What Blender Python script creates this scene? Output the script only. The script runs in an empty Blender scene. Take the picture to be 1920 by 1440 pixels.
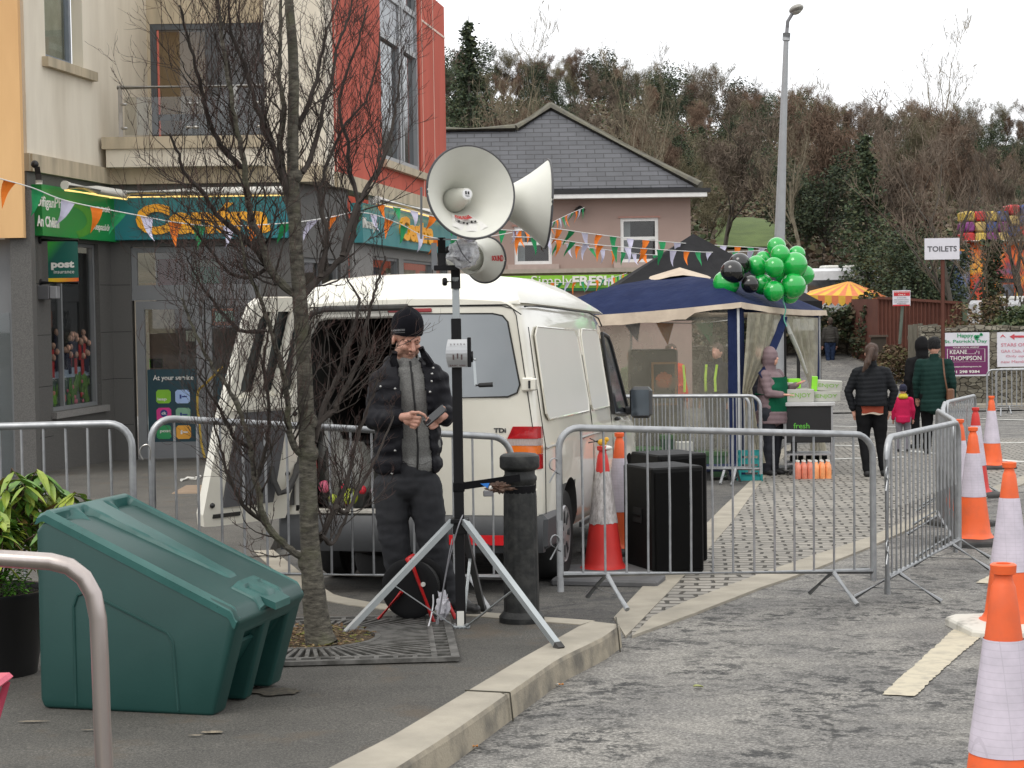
import bpy,bmesh,math,random
import numpy as np
from mathutils import Vector,Matrix,noise,Euler
R=math.radians
# ------------------------------------------------------------------ camera, world, sun, exposure
FPX=3400.0
HCAM=1.605
KS=0.0262
PITCH=math.atan(148/FPX)
ROLL=0.0148
scene=bpy.context.scene
COL=scene.collection
F_=Vector((0,math.cos(PITCH),-math.sin(PITCH)))
R0=Vector((1,0,0)); U0=Vector((0,math.sin(PITCH),math.cos(PITCH)))
R_=R0*math.cos(ROLL)-U0*math.sin(ROLL)
U_=U0*math.cos(ROLL)+R0*math.sin(ROLL)
CAM=Vector((0,0,HCAM))
cd=bpy.data.cameras.new("camera"); cam=bpy.data.objects.new("camera",cd); COL.objects.link(cam)
cd.sensor_width=36.0; cd.lens=36.0*FPX/1920.0; cd.clip_start=0.1; cd.clip_end=3000
cam.matrix_world=Matrix(((R_.x,U_.x,-F_.x,0),(R_.y,U_.y,-F_.y,0),(R_.z,U_.z,-F_.z,HCAM),(0,0,0,1)))
scene.camera=cam
cd.dof.use_dof=False
SUN_EL,SUN_AZ=52.0,215.0
w=bpy.data.worlds.new("World"); scene.world=w; w.use_nodes=True
nt=w.node_tree; nt.nodes.clear()
out=nt.nodes.new('ShaderNodeOutputWorld'); bg=nt.nodes.new('ShaderNodeBackground')
sky=nt.nodes.new('ShaderNodeTexSky'); sky.sky_type='NISHITA'; sky.sun_disc=False
sky.sun_elevation=R(SUN_EL); sky.sun_rotation=R(SUN_AZ); sky.dust_density=4; sky.air_density=1.0
# closed cloud layer: mostly even white cloud, slightly brighter overhead, a little of the sky behind it
tc=nt.nodes.new('ShaderNodeTexCoord'); sx=nt.nodes.new('ShaderNodeSeparateXYZ')
nt.links.new(tc.outputs['Generated'],sx.inputs[0])
rmp=nt.nodes.new('ShaderNodeValToRGB'); rmp.color_ramp.elements[0].position=0.0
rmp.color_ramp.elements[0].color=(0.81,0.82,0.84,1); rmp.color_ramp.elements[1].position=0.9
rmp.color_ramp.elements[1].color=(1,0.995,0.98,1)
nt.links.new(sx.outputs['Z'],rmp.inputs[0])
sc_=nt.nodes.new('ShaderNodeVectorMath'); sc_.operation='SCALE'; sc_.inputs['Scale'].default_value=13.5
nt.links.new(rmp.outputs[0],sc_.inputs[0])
mx=nt.nodes.new('ShaderNodeMix'); mx.data_type='RGBA'; mx.inputs[0].default_value=0.90
nt.links.new(sky.outputs[0],mx.inputs[6]); nt.links.new(sc_.outputs[0],mx.inputs[7])
nt.links.new(mx.outputs[2],bg.inputs[0]); bg.inputs[1].default_value=0.12
nt.links.new(bg.outputs[0],out.inputs[0])
sl=bpy.data.lights.new("sun",'SUN'); sl.energy=0.9; sl.angle=R(25); sl.color=(1,0.96,0.9)
so=bpy.data.objects.new("sun",sl); COL.objects.link(so)
az=R(SUN_AZ); el=R(SUN_EL)
sd=Vector((math.sin(az)*math.cos(el),math.cos(az)*math.cos(el),math.sin(el)))
so.rotation_euler=sd.to_track_quat('Z','Y').to_euler(); so.location=sd*50
scene.view_settings.view_transform='Standard'; scene.view_settings.look='None'
scene.view_settings.exposure=0.12; scene.view_settings.gamma=1.0
scene.view_settings.use_curve_mapping=False
scene.cycles.use_denoising=True
scene.cycles.max_bounces=6; scene.cycles.transparent_max_bounces=16
scene.cycles.caustics_reflective=False; scene.cycles.caustics_refractive=False
# ------------------------------------------------------------------ where things are: rays through the photograph onto real planes
def ray(px,py):
 return F_+R_*((px-960)/FPX)+U_*((720-py)/FPX)
def at(px,py,Y):
 d=ray(px,py); return CAM+d*(Y/d.y)
def g(px,py,dz=0.0):
 d=ray(px,py); t=(dz-HCAM)/(d.z+KS*d.y); return CAM+d*t
def gz(y,dz=0.0):return-KS*y+dz
def onpl(px,py,p0,n):
 d=ray(px,py); t=(Vector(p0)-CAM).dot(n)/d.dot(n); return CAM+d*t
def gp(px,Y,dz=0.0):
 p=at(px,720,Y); return Vector((p.x,Y,gz(Y,dz)))
rnd=random.Random(7)
# ------------------------------------------------------------------ materials
MATS={}
def nodes_of(name):
 m=bpy.data.materials.new(name); m.use_nodes=True
 nt=m.node_tree; b=nt.nodes['Principled BSDF']; return m,nt,b
def c4(c):return(c[0],c[1],c[2],1)
def coords(nt,swz=None,scale=1.0,kind='Object'):
 t=nt.nodes.new('ShaderNodeTexCoord'); src=t.outputs[kind]
 if swz:
  s=nt.nodes.new('ShaderNodeSeparateXYZ'); nt.links.new(src,s.inputs[0])
  c=nt.nodes.new('ShaderNodeCombineXYZ')
  for i,ch in enumerate(swz):
   if ch in 'xyz':nt.links.new(s.outputs['xyz'.index(ch)],c.inputs[i])
  src=c.outputs[0]
 if scale!=1.0:
  v=nt.nodes.new('ShaderNodeVectorMath'); v.operation='MULTIPLY'
  v.inputs[1].default_value=scale if isinstance(scale,tuple)else(scale,)*3
  nt.links.new(src,v.inputs[0]); src=v.outputs[0]
 return src
def noise_n(nt,src,scale,detail=4,rough=0.55,dist=0.0):
 n=nt.nodes.new('ShaderNodeTexNoise'); n.inputs['Scale'].default_value=scale
 n.inputs['Detail'].default_value=detail; n.inputs['Roughness'].default_value=rough
 n.inputs['Distortion'].default_value=dist
 nt.links.new(src,n.inputs['Vector']); return n.outputs['Fac']
def ramp(nt,fac,stops):
 r=nt.nodes.new('ShaderNodeValToRGB'); cr=r.color_ramp
 while len(cr.elements)<len(stops):cr.elements.new(0.5)
 for e,(p,c)in zip(cr.elements,stops):
  e.position=p; e.color=c4(c)if not isinstance(c,(int,float))else(c,c,c,1)
 nt.links.new(fac,r.inputs[0]); return r.outputs[0]
def mix(nt,fac,a,b,mode='MIX'):
 m=nt.nodes.new('ShaderNodeMix'); m.data_type='RGBA'; m.blend_type=mode
 for i,v in((0,fac),(6,a),(7,b)):
  if isinstance(v,(int,float)):m.inputs[i].default_value=v if i==0 else(v,v,v,1)
  elif isinstance(v,tuple):m.inputs[i].default_value=c4(v)
  else:nt.links.new(v,m.inputs[i])
 return m.outputs[2]
def bump(nt,b,h,strength=0.3,dist=0.01):
 n=nt.nodes.new('ShaderNodeBump'); n.inputs['Strength'].default_value=strength
 n.inputs['Distance'].default_value=dist; nt.links.new(h,n.inputs['Height'])
 nt.links.new(n.outputs[0],b.inputs['Normal'])
def M(name,c,rough=0.6,metal=0.0,c2=None,scale=6.0,bs=0.0,bscale=60.0,bd=0.004,lo=0.35,hi=0.7,spec=0.5,emit=0,coat=0,detail=5,alpha=1,trans=0,swz=None,stretch=None,rnd_v=0.0):
 if name in MATS:return MATS[name]
 m,nt,b=nodes_of(name)
 b.inputs['Roughness'].default_value=rough; b.inputs['Metallic'].default_value=metal
 b.inputs['Specular IOR Level'].default_value=spec
 if coat:b.inputs['Coat Weight'].default_value=coat
 src=coords(nt,swz,stretch if stretch else 1.0)
 if c2 is None:c2=tuple(x*0.86 for x in c)
 f=noise_n(nt,src,scale,detail)
 col=ramp(nt,f,[(lo,c),(hi,c2)])
 if rnd_v:
  oi=nt.nodes.new('ShaderNodeObjectInfo'); hs=nt.nodes.new('ShaderNodeHueSaturation')
  mr=nt.nodes.new('ShaderNodeMapRange'); mr.inputs[3].default_value=1-rnd_v; mr.inputs[4].default_value=1+rnd_v
  nt.links.new(oi.outputs['Random'],mr.inputs[0]); nt.links.new(mr.outputs[0],hs.inputs['Value'])
  nt.links.new(col,hs.inputs['Color']); col=hs.outputs[0]
 nt.links.new(col,b.inputs['Base Color'])
 rr=nt.nodes.new('ShaderNodeMapRange'); rr.inputs[3].default_value=max(0.02,rough-0.07); rr.inputs[4].default_value=min(1,rough+0.1)
 nt.links.new(f,rr.inputs[0]); nt.links.new(rr.outputs[0],b.inputs['Roughness'])
 if bs:bump(nt,b,noise_n(nt,src,bscale,4),bs,bd)
 if emit:b.inputs['Emission Color'].default_value=c4(c); b.inputs['Emission Strength'].default_value=emit
 if alpha<1:b.inputs['Alpha'].default_value=alpha
 if trans:b.inputs['Transmission Weight'].default_value=trans
 MATS[name]=m; return m
# ------------------------------------------------------------------ mesh building
def frame(d):
 d=Vector(d).normalized(); a=Vector((0,0,1))if abs(d.z)<0.95 else Vector((0,1,0))
 x=d.cross(a).normalized(); return x,x.cross(d).normalized()
def wmat(o):
 m=o.matrix_basis.copy()
 return wmat(o.parent)@o.matrix_parent_inverse@m if o.parent else m
class MB:
 def __init__(s):s.v=[]; s.f=[]; s.mi=[]; s.cur=0; s.T=None
 def add(s,vs,fs):
  o=len(s.v); T=s.T
  s.v.extend([tuple(T@Vector(p))for p in vs]if T else[tuple(p)for p in vs])
  s.f.extend([tuple(i+o for i in f)for f in fs]); s.mi.extend([s.cur]*len(fs)); return s
 def box(s,lo,hi,bev=0.0,rz=0.0,c=None):
  x0,y0,z0=lo; x1,y1,z1=hi
  if bev<=0:
   vs=[(x,y,z)for z in(z0,z1)for(x,y)in((x0,y0),(x1,y0),(x1,y1),(x0,y1))]
   fs=[(3,2,1,0),(4,5,6,7),(0,1,5,4),(1,2,6,5),(2,3,7,6),(3,0,4,7)]
  else:
   b=min(bev,abs(x1-x0)/2.01,abs(y1-y0)/2.01,abs(z1-z0)/2.01); vs=[]; fs=[]
   X=(x0,x0+b,x1-b,x1); Yv=(y0,y0+b,y1-b,y1)
   def ring(z,i):
    return[(X[1],Yv[0+i],z),(X[2],Yv[0+i],z),(X[3-i],Yv[1],z),(X[3-i],Yv[2],z),(X[2],Yv[3-i],z),(X[1],Yv[3-i],z),(X[0+i],Yv[2],z),(X[0+i],Yv[1],z)]
   for z,i in((z0,1),(z0+b,0),(z1-b,0),(z1,1)):vs+=ring(z,i)
   for k in range(3):
    for j in range(8):fs.append((k*8+j,k*8+(j+1)%8,k*8+8+(j+1)%8,k*8+8+j))
   fs.append(tuple(range(7,-1,-1))); fs.append(tuple(range(24,32)))
  if rz:
   if c is None:c=((x0+x1)/2,(y0+y1)/2)
   cr,sr=math.cos(rz),math.sin(rz)
   vs=[(c[0]+(x-c[0])*cr-(y-c[1])*sr,c[1]+(x-c[0])*sr+(y-c[1])*cr,z)for x,y,z in vs]
  return s.add(vs,fs)
 def obox(s,o,ax,ay,az):
  o=Vector(o); ax=Vector(ax); ay=Vector(ay); az=Vector(az)
  if ax.cross(ay).dot(az)<0:ax,ay=ay,ax
  vs=[o,o+ax,o+ax+ay,o+ay]; vs=vs+[v+az for v in vs]
  return s.add(vs,[(3,2,1,0),(4,5,6,7),(0,1,5,4),(1,2,6,5),(2,3,7,6),(3,0,4,7)])
 def bar(s,p,q,w,h=None,up=None):
  p=Vector(p); q=Vector(q); d=q-p; h=h or w
  if up is None:x,y=frame(d)
  else:
   x=d.cross(Vector(up)).normalized(); y=x.cross(d).normalized()
  return s.obox(p-x*w/2-y*h/2,x*w,y*h,d)
 def tube(s,pts,r,n=8,closed=False,caps=True):
  pts=[Vector(p)for p in pts]; N=len(pts)
  rs=r if isinstance(r,(list,tuple))else[r]*N
  vs=[]; fs=[]; px=None
  for i,p in enumerate(pts):
   if closed:d=(pts[(i+1)%N]-pts[i-1])
   else:d=pts[min(i+1,N-1)]-pts[max(i-1,0)]
   if d.length<1e-9:d=Vector((0,0,1))
   d.normalize()
   if px is None:x,y=frame(d)
   else:
    x=px-d*px.dot(d)
    if x.length<1e-6:x,y=frame(d)
    x.normalize(); y=d.cross(x)
   px=x
   for k in range(n):
    a=2*math.pi*k/n; vs.append(p+(x*math.cos(a)+y*math.sin(a))*rs[i])
  m=N if closed else N-1
  for i in range(m):
   for k in range(n):
    a=i*n+k; b_=i*n+(k+1)%n; c=((i+1)%N)*n+(k+1)%n; d=((i+1)%N)*n+k
    fs.append((a,b_,c,d))
  if caps and not closed and n>2:
   fs.append(tuple(range(n-1,-1,-1))); fs.append(tuple(range((N-1)*n,N*n)))
  return s.add(vs,fs)
 def lathe(s,prof,n=24,o=(0,0,0),axis=(0,0,1),fn=None,capb=True,capt=True):
  o=Vector(o); az=Vector(axis).normalized()
  if abs(az.z)>0.999:ax,ay=Vector((1,0,0)),Vector((0,1,0))*(1 if az.z>0 else-1)
  else:ax,ay=frame(az); ay=az.cross(ax)
  vs=[]; fs=[]
  for r,z in prof:
   for k in range(n):
    a=2*math.pi*k/n; rr=r*(fn(a,z)if fn else 1)
    vs.append(o+(ax*math.cos(a)+ay*math.sin(a))*rr+az*z)
  for i in range(len(prof)-1):
   for k in range(n):fs.append((i*n+k,i*n+(k+1)%n,(i+1)*n+(k+1)%n,(i+1)*n+k))
  if capb:fs.append(tuple(range(n-1,-1,-1)))
  if capt:fs.append(tuple(range((len(prof)-1)*n,len(prof)*n)))
  return s.add(vs,fs)
 def prism(s,poly,d):
  poly=[Vector(p)for p in poly]; d=Vector(d); n=len(poly)
  nn=Vector((0,0,0))
  for i in range(n):nn+=poly[i].cross(poly[(i+1)%n])
  if nn.dot(d)<0:poly=poly[::-1]
  vs=poly+[p+d for p in poly]
  fs=[tuple(range(n-1,-1,-1)),tuple(range(n,2*n))]+[(i,(i+1)%n,n+(i+1)%n,n+i)for i in range(n)]
  return s.add(vs,fs)
 def quad(s,*p):return s.add(p,[tuple(range(len(p)))])
 def loft(s,rings,closed=True,caps=True):
  n=len(rings[0]); vs=[p for r in rings for p in r]; fs=[]
  for i in range(len(rings)-1):
   for k in range(n if closed else n-1):
    fs.append((i*n+k,i*n+(k+1)%n,(i+1)*n+(k+1)%n,(i+1)*n+k))
  if caps and closed:fs.append(tuple(range(n-1,-1,-1))); fs.append(tuple(range((len(rings)-1)*n,len(rings)*n)))
  return s.add(vs,fs)
 def ell(s,c,r,n=14,m=9,rot=None):
  c=Vector(c); r=(r,r,r)if isinstance(r,(int,float))else r; vs=[(0,0,-1)]; fs=[]
  for i in range(1,m):
   t=-math.pi/2+math.pi*i/m
   for k in range(n):a=2*math.pi*k/n; vs.append((math.cos(t)*math.cos(a),math.cos(t)*math.sin(a),math.sin(t)))
  vs.append((0,0,1)); top=len(vs)-1
  for k in range(n):fs.append((0,1+(k+1)%n,1+k)); fs.append((top,top-n+k,top-n+(k+1)%n))
  for i in range(m-2):
   for k in range(n):a=1+i*n; fs.append((a+k,a+(k+1)%n,a+n+(k+1)%n,a+n+k))
  vs2=[]
  for v in vs:
   p=Vector((v[0]*r[0],v[1]*r[1],v[2]*r[2]))
   if rot:p=rot@p
   vs2.append(c+p)
  return s.add(vs2,fs)
 def mesh(s,name,inv=None,smooth=False):
  me=bpy.data.meshes.new(name)
  vs=[tuple(inv@Vector(p))for p in s.v]if inv else s.v
  me.from_pydata(vs,[],s.f)
  if any(s.mi):me.polygons.foreach_set('material_index',s.mi)
  if smooth:me.polygons.foreach_set('use_smooth',[True]*len(me.polygons))
  me.update(); return me
 def build(s,name,mat,parent=None,smooth=False,world=False,**tags):
  inv=wmat(parent).inverted()if(parent is not None and world)else None
  me=s.mesh(name,inv,smooth)
  for m_ in(mat if isinstance(mat,(list,tuple))else[mat]):me.materials.append(m_)
  if smooth=='auto' or smooth is True:
   me.set_sharp_from_angle(angle=R(38))
  o=bpy.data.objects.new(name,me); COL.objects.link(o)
  if parent is not None:o.parent=parent
  for k,v in tags.items():o[k]=v
  return o
def empty(name,label,cat,loc=(0,0,0),rz=0.0,group=None,rot=None,kind=None):
 o=bpy.data.objects.new(name,None); COL.objects.link(o); o.empty_display_size=0.1
 if rot is not None:M4=rot.to_4x4()if not isinstance(rot,Euler)else rot.to_matrix().to_4x4()
 else:M4=Matrix.Rotation(rz,4,'Z')
 M4=Matrix.Translation(Vector(loc))@M4
 o.matrix_world=M4; o.location=Vector(loc); o.rotation_euler=M4.to_euler()
 o['label']=label; o['category']=cat
 if group:o['group']=group
 if kind:o['kind']=kind
 return o
def struct(name,mb,mat,smooth=False,label=None,cat=None,kind='structure'):
 o=mb.build(name,mat,None,smooth); o['kind']=kind
 if label:o['label']=label
 if cat:o['category']=cat
 return o
def copy_tree(root,loc=None,rz=None,label=None,group=None,scale=None):
 r=root.copy(); COL.objects.link(r)
 def rec(a,b):
  for ch in a.children:
   c=ch.copy(); COL.objects.link(c); c.parent=b; c.matrix_parent_inverse=ch.matrix_parent_inverse.copy(); rec(ch,c)
 rec(root,r)
 if loc is not None:r.location=loc
 if rz is not None:r.rotation_euler=(0,0,rz)
 if label:r['label']=label
 if group:r['group']=group
 if scale:r.scale=(scale,)*3 if isinstance(scale,(int,float))else scale
 return r
def upd():bpy.context.view_layer.update()
def T3(o,x,y,z=None):
 x=Vector(x).normalized(); y=Vector(y); y=(y-x*y.dot(x)).normalized(); z=x.cross(y)
 return Matrix(((x.x,y.x,z.x,o[0]),(x.y,y.y,z.y,o[1]),(x.z,y.z,z.z,o[2]),(0,0,0,1)))
_tc={}
def text_verts(txt,offset=0.0,space=1.0,shear=0.0,depth=0.02):
 k=(txt,offset,space,shear,depth)
 if k in _tc:return _tc[k]
 cu=bpy.data.curves.new('t','FONT'); cu.body=txt; cu.size=1; cu.offset=offset; cu.space_character=space
 cu.shear=shear; cu.extrude=depth/2; cu.resolution_u=3
 ob=bpy.data.objects.new('t',cu); COL.objects.link(ob); upd()
 me=bpy.data.meshes.new_from_object(ob.evaluated_get(bpy.context.evaluated_depsgraph_get()))
 vs=[tuple(v.co)for v in me.vertices]; fs=[tuple(p.vertices)for p in me.polygons]
 bpy.data.objects.remove(ob); bpy.data.meshes.remove(me); bpy.data.curves.remove(cu)
 _tc[k]=(vs,fs); return _tc[k]
def text(mb,txt,T,x0,x1,y0,y1,offset=0.0,shear=0.0,depth=0.002,space=1.0):
 vs,fs=text_verts(txt,offset,space,shear,0.02)
 xs=[v[0]for v in vs]; ys=[v[1]for v in vs]; a,b=min(xs),max(xs); c,d=min(ys),max(ys)
 sxx=(x1-x0)/(b-a); syy=(y1-y0)/(d-c); szz=depth/0.02
 mb.add([T@Vector((x0+(v[0]-a)*sxx,y0+(v[1]-c)*syy,(v[2]+0.01)*szz))for v in vs],fs); return mb
def arc(c,r,a0,a1,n,ax=(1,0,0),ay=(0,0,1)):
 c=Vector(c); ax=Vector(ax); ay=Vector(ay)
 return[c+ax*r*math.cos(R(a0+(a1-a0)*i/n))+ay*r*math.sin(R(a0+(a1-a0)*i/n))for i in range(n+1)]
def remesh(pieces,voxel,smooth=4,fn=None,inv=None,sm=0.5):
 me=pieces.mesh('r',inv); ob=bpy.data.objects.new('r',me); COL.objects.link(ob)
 m=ob.modifiers.new('r','REMESH'); m.mode='VOXEL'; m.voxel_size=voxel; m.use_smooth_shade=True
 if smooth:k=ob.modifiers.new('s','SMOOTH'); k.iterations=smooth; k.factor=sm
 upd(); me2=bpy.data.meshes.new_from_object(ob.evaluated_get(bpy.context.evaluated_depsgraph_get()))
 bpy.data.objects.remove(ob); bpy.data.meshes.remove(me)
 if fn:
  N=len(me2.vertices); co=np.empty(N*3); me2.vertices.foreach_get('co',co); co=co.reshape(-1,3)
  nn=np.empty(N*3); me2.vertices.foreach_get('normal',nn)if hasattr(me2.vertices[0],'normal')else None
  nn=nn.reshape(-1,3); co=fn(co,nn); me2.vertices.foreach_set('co',co.ravel()); me2.update()
 me2.polygons.foreach_set('use_smooth',[True]*len(me2.polygons))
 return me2
def meobj(name,me,mats,parent=None,**tags):
 me.name=name; me.materials.clear()
 for m_ in(mats if isinstance(mats,(list,tuple))else[mats]):me.materials.append(m_)
 o=bpy.data.objects.new(name,me); COL.objects.link(o)
 if parent is not None:o.parent=parent
 for k,v in tags.items():o[k]=v
 return o
def cap(mb,p,r0,q,r1,n=12,sq=None):
 p=Vector(p); q=Vector(q); d=q-p; L=d.length
 if L<1e-6:return mb.ell(p,r0)
 x,y=frame(d); d.normalize(); y=d.cross(x)
 prof=[]
 for i in range(5):a=-math.pi/2+math.pi/2*i/4; prof.append((r0*math.cos(a)+1e-4,r0*math.sin(a)))
 for i in range(5):a=math.pi/2*i/4; prof.append((r1*math.cos(a)+1e-4,L+r1*math.sin(a)))
 sx_,sy_=sq or(1,1)
 vs=[]; fs=[]
 for r,z in prof:
  for k in range(n):a=2*math.pi*k/n; vs.append(p+x*math.cos(a)*r*sx_+y*math.sin(a)*r*sy_+d*z)
 for i in range(len(prof)-1):
  for k in range(n):fs.append((i*n+k,i*n+(k+1)%n,(i+1)*n+(k+1)%n,(i+1)*n+k))
 fs.append(tuple(range(n-1,-1,-1))); fs.append(tuple(range((len(prof)-1)*n,len(prof)*n)))
 mb.add(vs,fs)
# ------------------------------------------------------------------ ground, road, pavement
def sstep(a,b,x):
 t=min(1,max(0,(x-a)/(b-a))); return t*t*(3-2*t)
def TH(x,y):
 z=-KS*min(y,52)-0.02
 if y>44:z+=1.0*sstep(46,60,y)*sstep(7.0,8.5,x)*(1-sstep(13,15,x))
 if y>52:
  z+=6.2*sstep(56,100,y)
  z+=(21.5-7.5*sstep(-8,45,x))*sstep(95,235,y)+5*sstep(235,420,y)*0.6
  z+=(noise.noise(Vector((x*0.03,y*0.03,0)))*2.0)*sstep(70,120,y)
 return z
def road_mat(name,base,light,dark,scale,fine=220,patch=(0.42,0.62)):
 m,nt,b=nodes_of(name); s=coords(nt)
 big=noise_n(nt,s,scale,6,0.62,0.4); sp=noise_n(nt,s,fine,3,0.8)
 st=noise_n(nt,s,scale*9,8,0.78,.3); pt=noise_n(nt,s,scale*1.7,3,.5)
 col=ramp(nt,big,[(patch[0],base),(patch[1],light)])
 bl=mix(nt,1.0,ramp(nt,st,[(0.49,0.0),(0.56,1.0)]),ramp(nt,pt,[(.36,.15),(.6,1.0)]),'MULTIPLY')
 col=mix(nt,bl,col,dark)
 spr=ramp(nt,sp,[(0.33,0.40),(0.5,0.95),(0.64,1.75)])
 col=mix(nt,0.9,col,spr,'MULTIPLY')
 vv=nt.nodes.new('ShaderNodeTexVoronoi'); vv.feature='DISTANCE_TO_EDGE'; vv.inputs['Scale'].default_value=.55; wv_=nt.nodes.new('ShaderNodeTexNoise'); wv_.inputs['Scale'].default_value=2.5; wv_.inputs['Detail'].default_value=6; nt.links.new(s,wv_.inputs['Vector']); ad_=nt.nodes.new('ShaderNodeVectorMath'); ad_.operation='MULTIPLY_ADD'; ad_.inputs[1].default_value=(.5,.5,0); nt.links.new(wv_.outputs['Color'],ad_.inputs[0]); nt.links.new(s,ad_.inputs[2]); nt.links.new(ad_.outputs[0],vv.inputs['Vector'])
 ck=mix(nt,1.0,ramp(nt,vv.outputs['Distance'],[(.0,.45),(.005,.45),(.010,0.0)]),ramp(nt,noise_n(nt,s,.7,2),[(.5,0.0),(.58,1.0)]),'MULTIPLY'); col=mix(nt,ck,col,(.03,.03,.028))
 nt.links.new(col,b.inputs['Base Color']); b.inputs['Roughness'].default_value=0.85
 b.inputs['Specular IOR Level'].default_value=0.3
 bump(nt,b,sp,0.6,0.006); return m
road_m=road_mat('worn_road_asphalt',(0.155,0.150,0.142),(0.235,0.225,0.205),(0.045,0.045,0.044),1.1,70)
m,nt,b=nodes_of('dark_pavement_asphalt'); s=coords(nt)
f1=noise_n(nt,s,1.3,8,0.7); sp=noise_n(nt,s,105,4,0.85); v=nt.nodes.new('ShaderNodeTexVoronoi'); v.inputs['Scale'].default_value=16
nt.links.new(s,v.inputs['Vector'])
col=ramp(nt,f1,[(0.35,(0.060,0.057,0.050)),(0.65,(0.098,0.092,0.080))])
col=mix(nt,0.95,col,ramp(nt,sp,[(0.34,0.35),(0.5,0.9),(0.62,1.9)]),'MULTIPLY')
spots=ramp(nt,v.outputs['Distance'],[(0.0,1.0),(0.055,1.0),(0.075,0.0)])
gate=ramp(nt,noise_n(nt,s,5,2),[(0.55,0.0),(0.6,1.0)])
sm=mix(nt,1.0,spots,gate,'MULTIPLY'); col=mix(nt,sm,col,(0.22,0.21,0.18))
st_=noise_n(nt,s,2.2,4,.6); col=mix(nt,ramp(nt,st_,[(.56,0.0),(.66,.55)]),col,(.10,.075,.05)); nt.links.new(col,b.inputs['Base Color']); b.inputs['Roughness'].default_value=0.75; bump(nt,b,sp,0.8,0.008); pave_m=m
bay_m=road_mat('bay_asphalt',(0.09,0.086,0.08),(0.12,0.115,0.105),(0.06,0.06,0.06),0.8,110)
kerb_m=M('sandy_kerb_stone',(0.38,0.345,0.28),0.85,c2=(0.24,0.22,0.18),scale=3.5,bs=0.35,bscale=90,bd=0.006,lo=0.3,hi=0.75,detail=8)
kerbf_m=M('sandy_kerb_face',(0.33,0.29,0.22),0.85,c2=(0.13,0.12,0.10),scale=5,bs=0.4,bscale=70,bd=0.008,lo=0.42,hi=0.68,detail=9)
# cobbles
m,nt,b=nodes_of('cobbled_paving'); s=coords(nt)
mp=nt.nodes.new('ShaderNodeMapping'); mp.inputs['Rotation'].default_value=(0,0,R(6)); nt.links.new(s,mp.inputs[0])
wob=nt.nodes.new('ShaderNodeTexNoise'); wob.inputs['Scale'].default_value=3; nt.links.new(s,wob.inputs['Vector'])
wv=nt.nodes.new('ShaderNodeVectorMath'); wv.operation='MULTIPLY_ADD'; wv.inputs[1].default_value=(0.10,0.10,0); nt.links.new(wob.outputs['Color'],wv.inputs[0]); nt.links.new(mp.outputs[0],wv.inputs[2])
br=nt.nodes.new('ShaderNodeTexBrick'); nt.links.new(wv.outputs[0],br.inputs['Vector'])
br.inputs['Scale'].default_value=1; br.inputs['Brick Width'].default_value=0.20; br.inputs['Row Height'].default_value=0.145
br.inputs['Mortar Size'].default_value=0.016; br.inputs['Mortar Smooth'].default_value=0.5; br.inputs['Bias'].default_value=-0.2
br.inputs['Color1'].default_value=(0.30,0.28,0.245,1); br.inputs['Color2'].default_value=(0.20,0.19,0.17,1); br.inputs['Mortar'].default_value=(0.05,0.045,0.035,1)
f=noise_n(nt,s,30,5,0.7); col=mix(nt,0.5,br.outputs['Color'],ramp(nt,f,[(0.3,0.6),(0.7,1.35)]),'MULTIPLY')
f=noise_n(nt,s,1.4,5,0.7); col=mix(nt,0.55,col,ramp(nt,f,[(0.3,0.62),(0.7,1.3)]),'MULTIPLY')
nt.links.new(col,b.inputs['Base Color']); b.inputs['Roughness'].default_value=0.8
inv=nt.nodes.new('ShaderNodeMath'); inv.operation='SUBTRACT'; inv.inputs[0].default_value=1; nt.links.new(br.outputs['Fac'],inv.inputs[1]); bump(nt,b,inv.outputs[0],0.9,0.02); cob_m=m
hill_m=M('winter_grass_and_litter',(0.055,0.045,0.025),0.95,c2=(0.085,0.065,0.04),scale=0.15,bs=0.6,bscale=3,bd=0.3,lo=0.4,hi=0.6,detail=8)
mb=MB(); xs=[-260+8*i for i in range(13)]+[-160+4*i for i in range(30)]+[-40+1.5*i for i in range(60)]+[50+6*i for i in range(40)]
ys=[-30,-10,0,20,40]+[44+1.5*i for i in range(40)]+[105+6*i for i in range(40)]+[345+25*i for i in range(12)]
for y in ys:
 for x in xs:mb.v.append((x,y,TH(x,y)))
nx=len(xs)
for j in range(len(ys)-1):
 for i in range(nx-1):a=j*nx+i; mb.f.append((a,a+1,a+nx+1,a+nx)); mb.mi.append(0)
struct('ground',mb,hill_m,smooth=True)
def sheet(pts,dz):
 mb=MB(); mb.add([(p[0],p[1],gz(p[1],dz))for p in pts],[tuple(range(len(pts)))])
 return mb
def fixup(mb):
 out=[]
 for f in mb.f:
  a,b_,c=(Vector(mb.v[i])for i in f[:3])
  nn=Vector((0,0,0)); L=len(f)
  for i in range(L):nn+=Vector(mb.v[f[i]]).cross(Vector(mb.v[f[(i+1)%L]]))
  out.append(f if nn.z>0 else f[::-1])
 mb.f=out; return mb
struct('road',fixup(sheet([(-14,-6),(40,-6),(40,50),(-14,50)],0.0)),road_m)
G=lambda px,py,dz=0:g(px,py,dz)
bandL=[G(1151,1161),G(1228,1078),G(1305,1003),G(1356,952),G(1395,915)]
bandR=[G(1173,1197),G(1267,1099),G(1318,1044),G(1373,980),G(1425,907)]
dv=(bandL[-1]-bandL[0]).normalized()
bandL.append(bandL[-1]+dv*9); bandR.append(bandR[-1]+dv*9)
kin=[(620,1440),(733,1383),(877,1297),(983,1233),(1090,1173),(1110,1166)]
kout=[(743,1440),(850,1372),(950,1302),(1050,1233),(1130,1195),(1163,1172)]
D=0.12
kinw=[G(x,y,D)for x,y in kin]; koutw=[G(x,y,D)for x,y in kout]
d0=(kinw[0]-kinw[1]).normalized()
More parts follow.
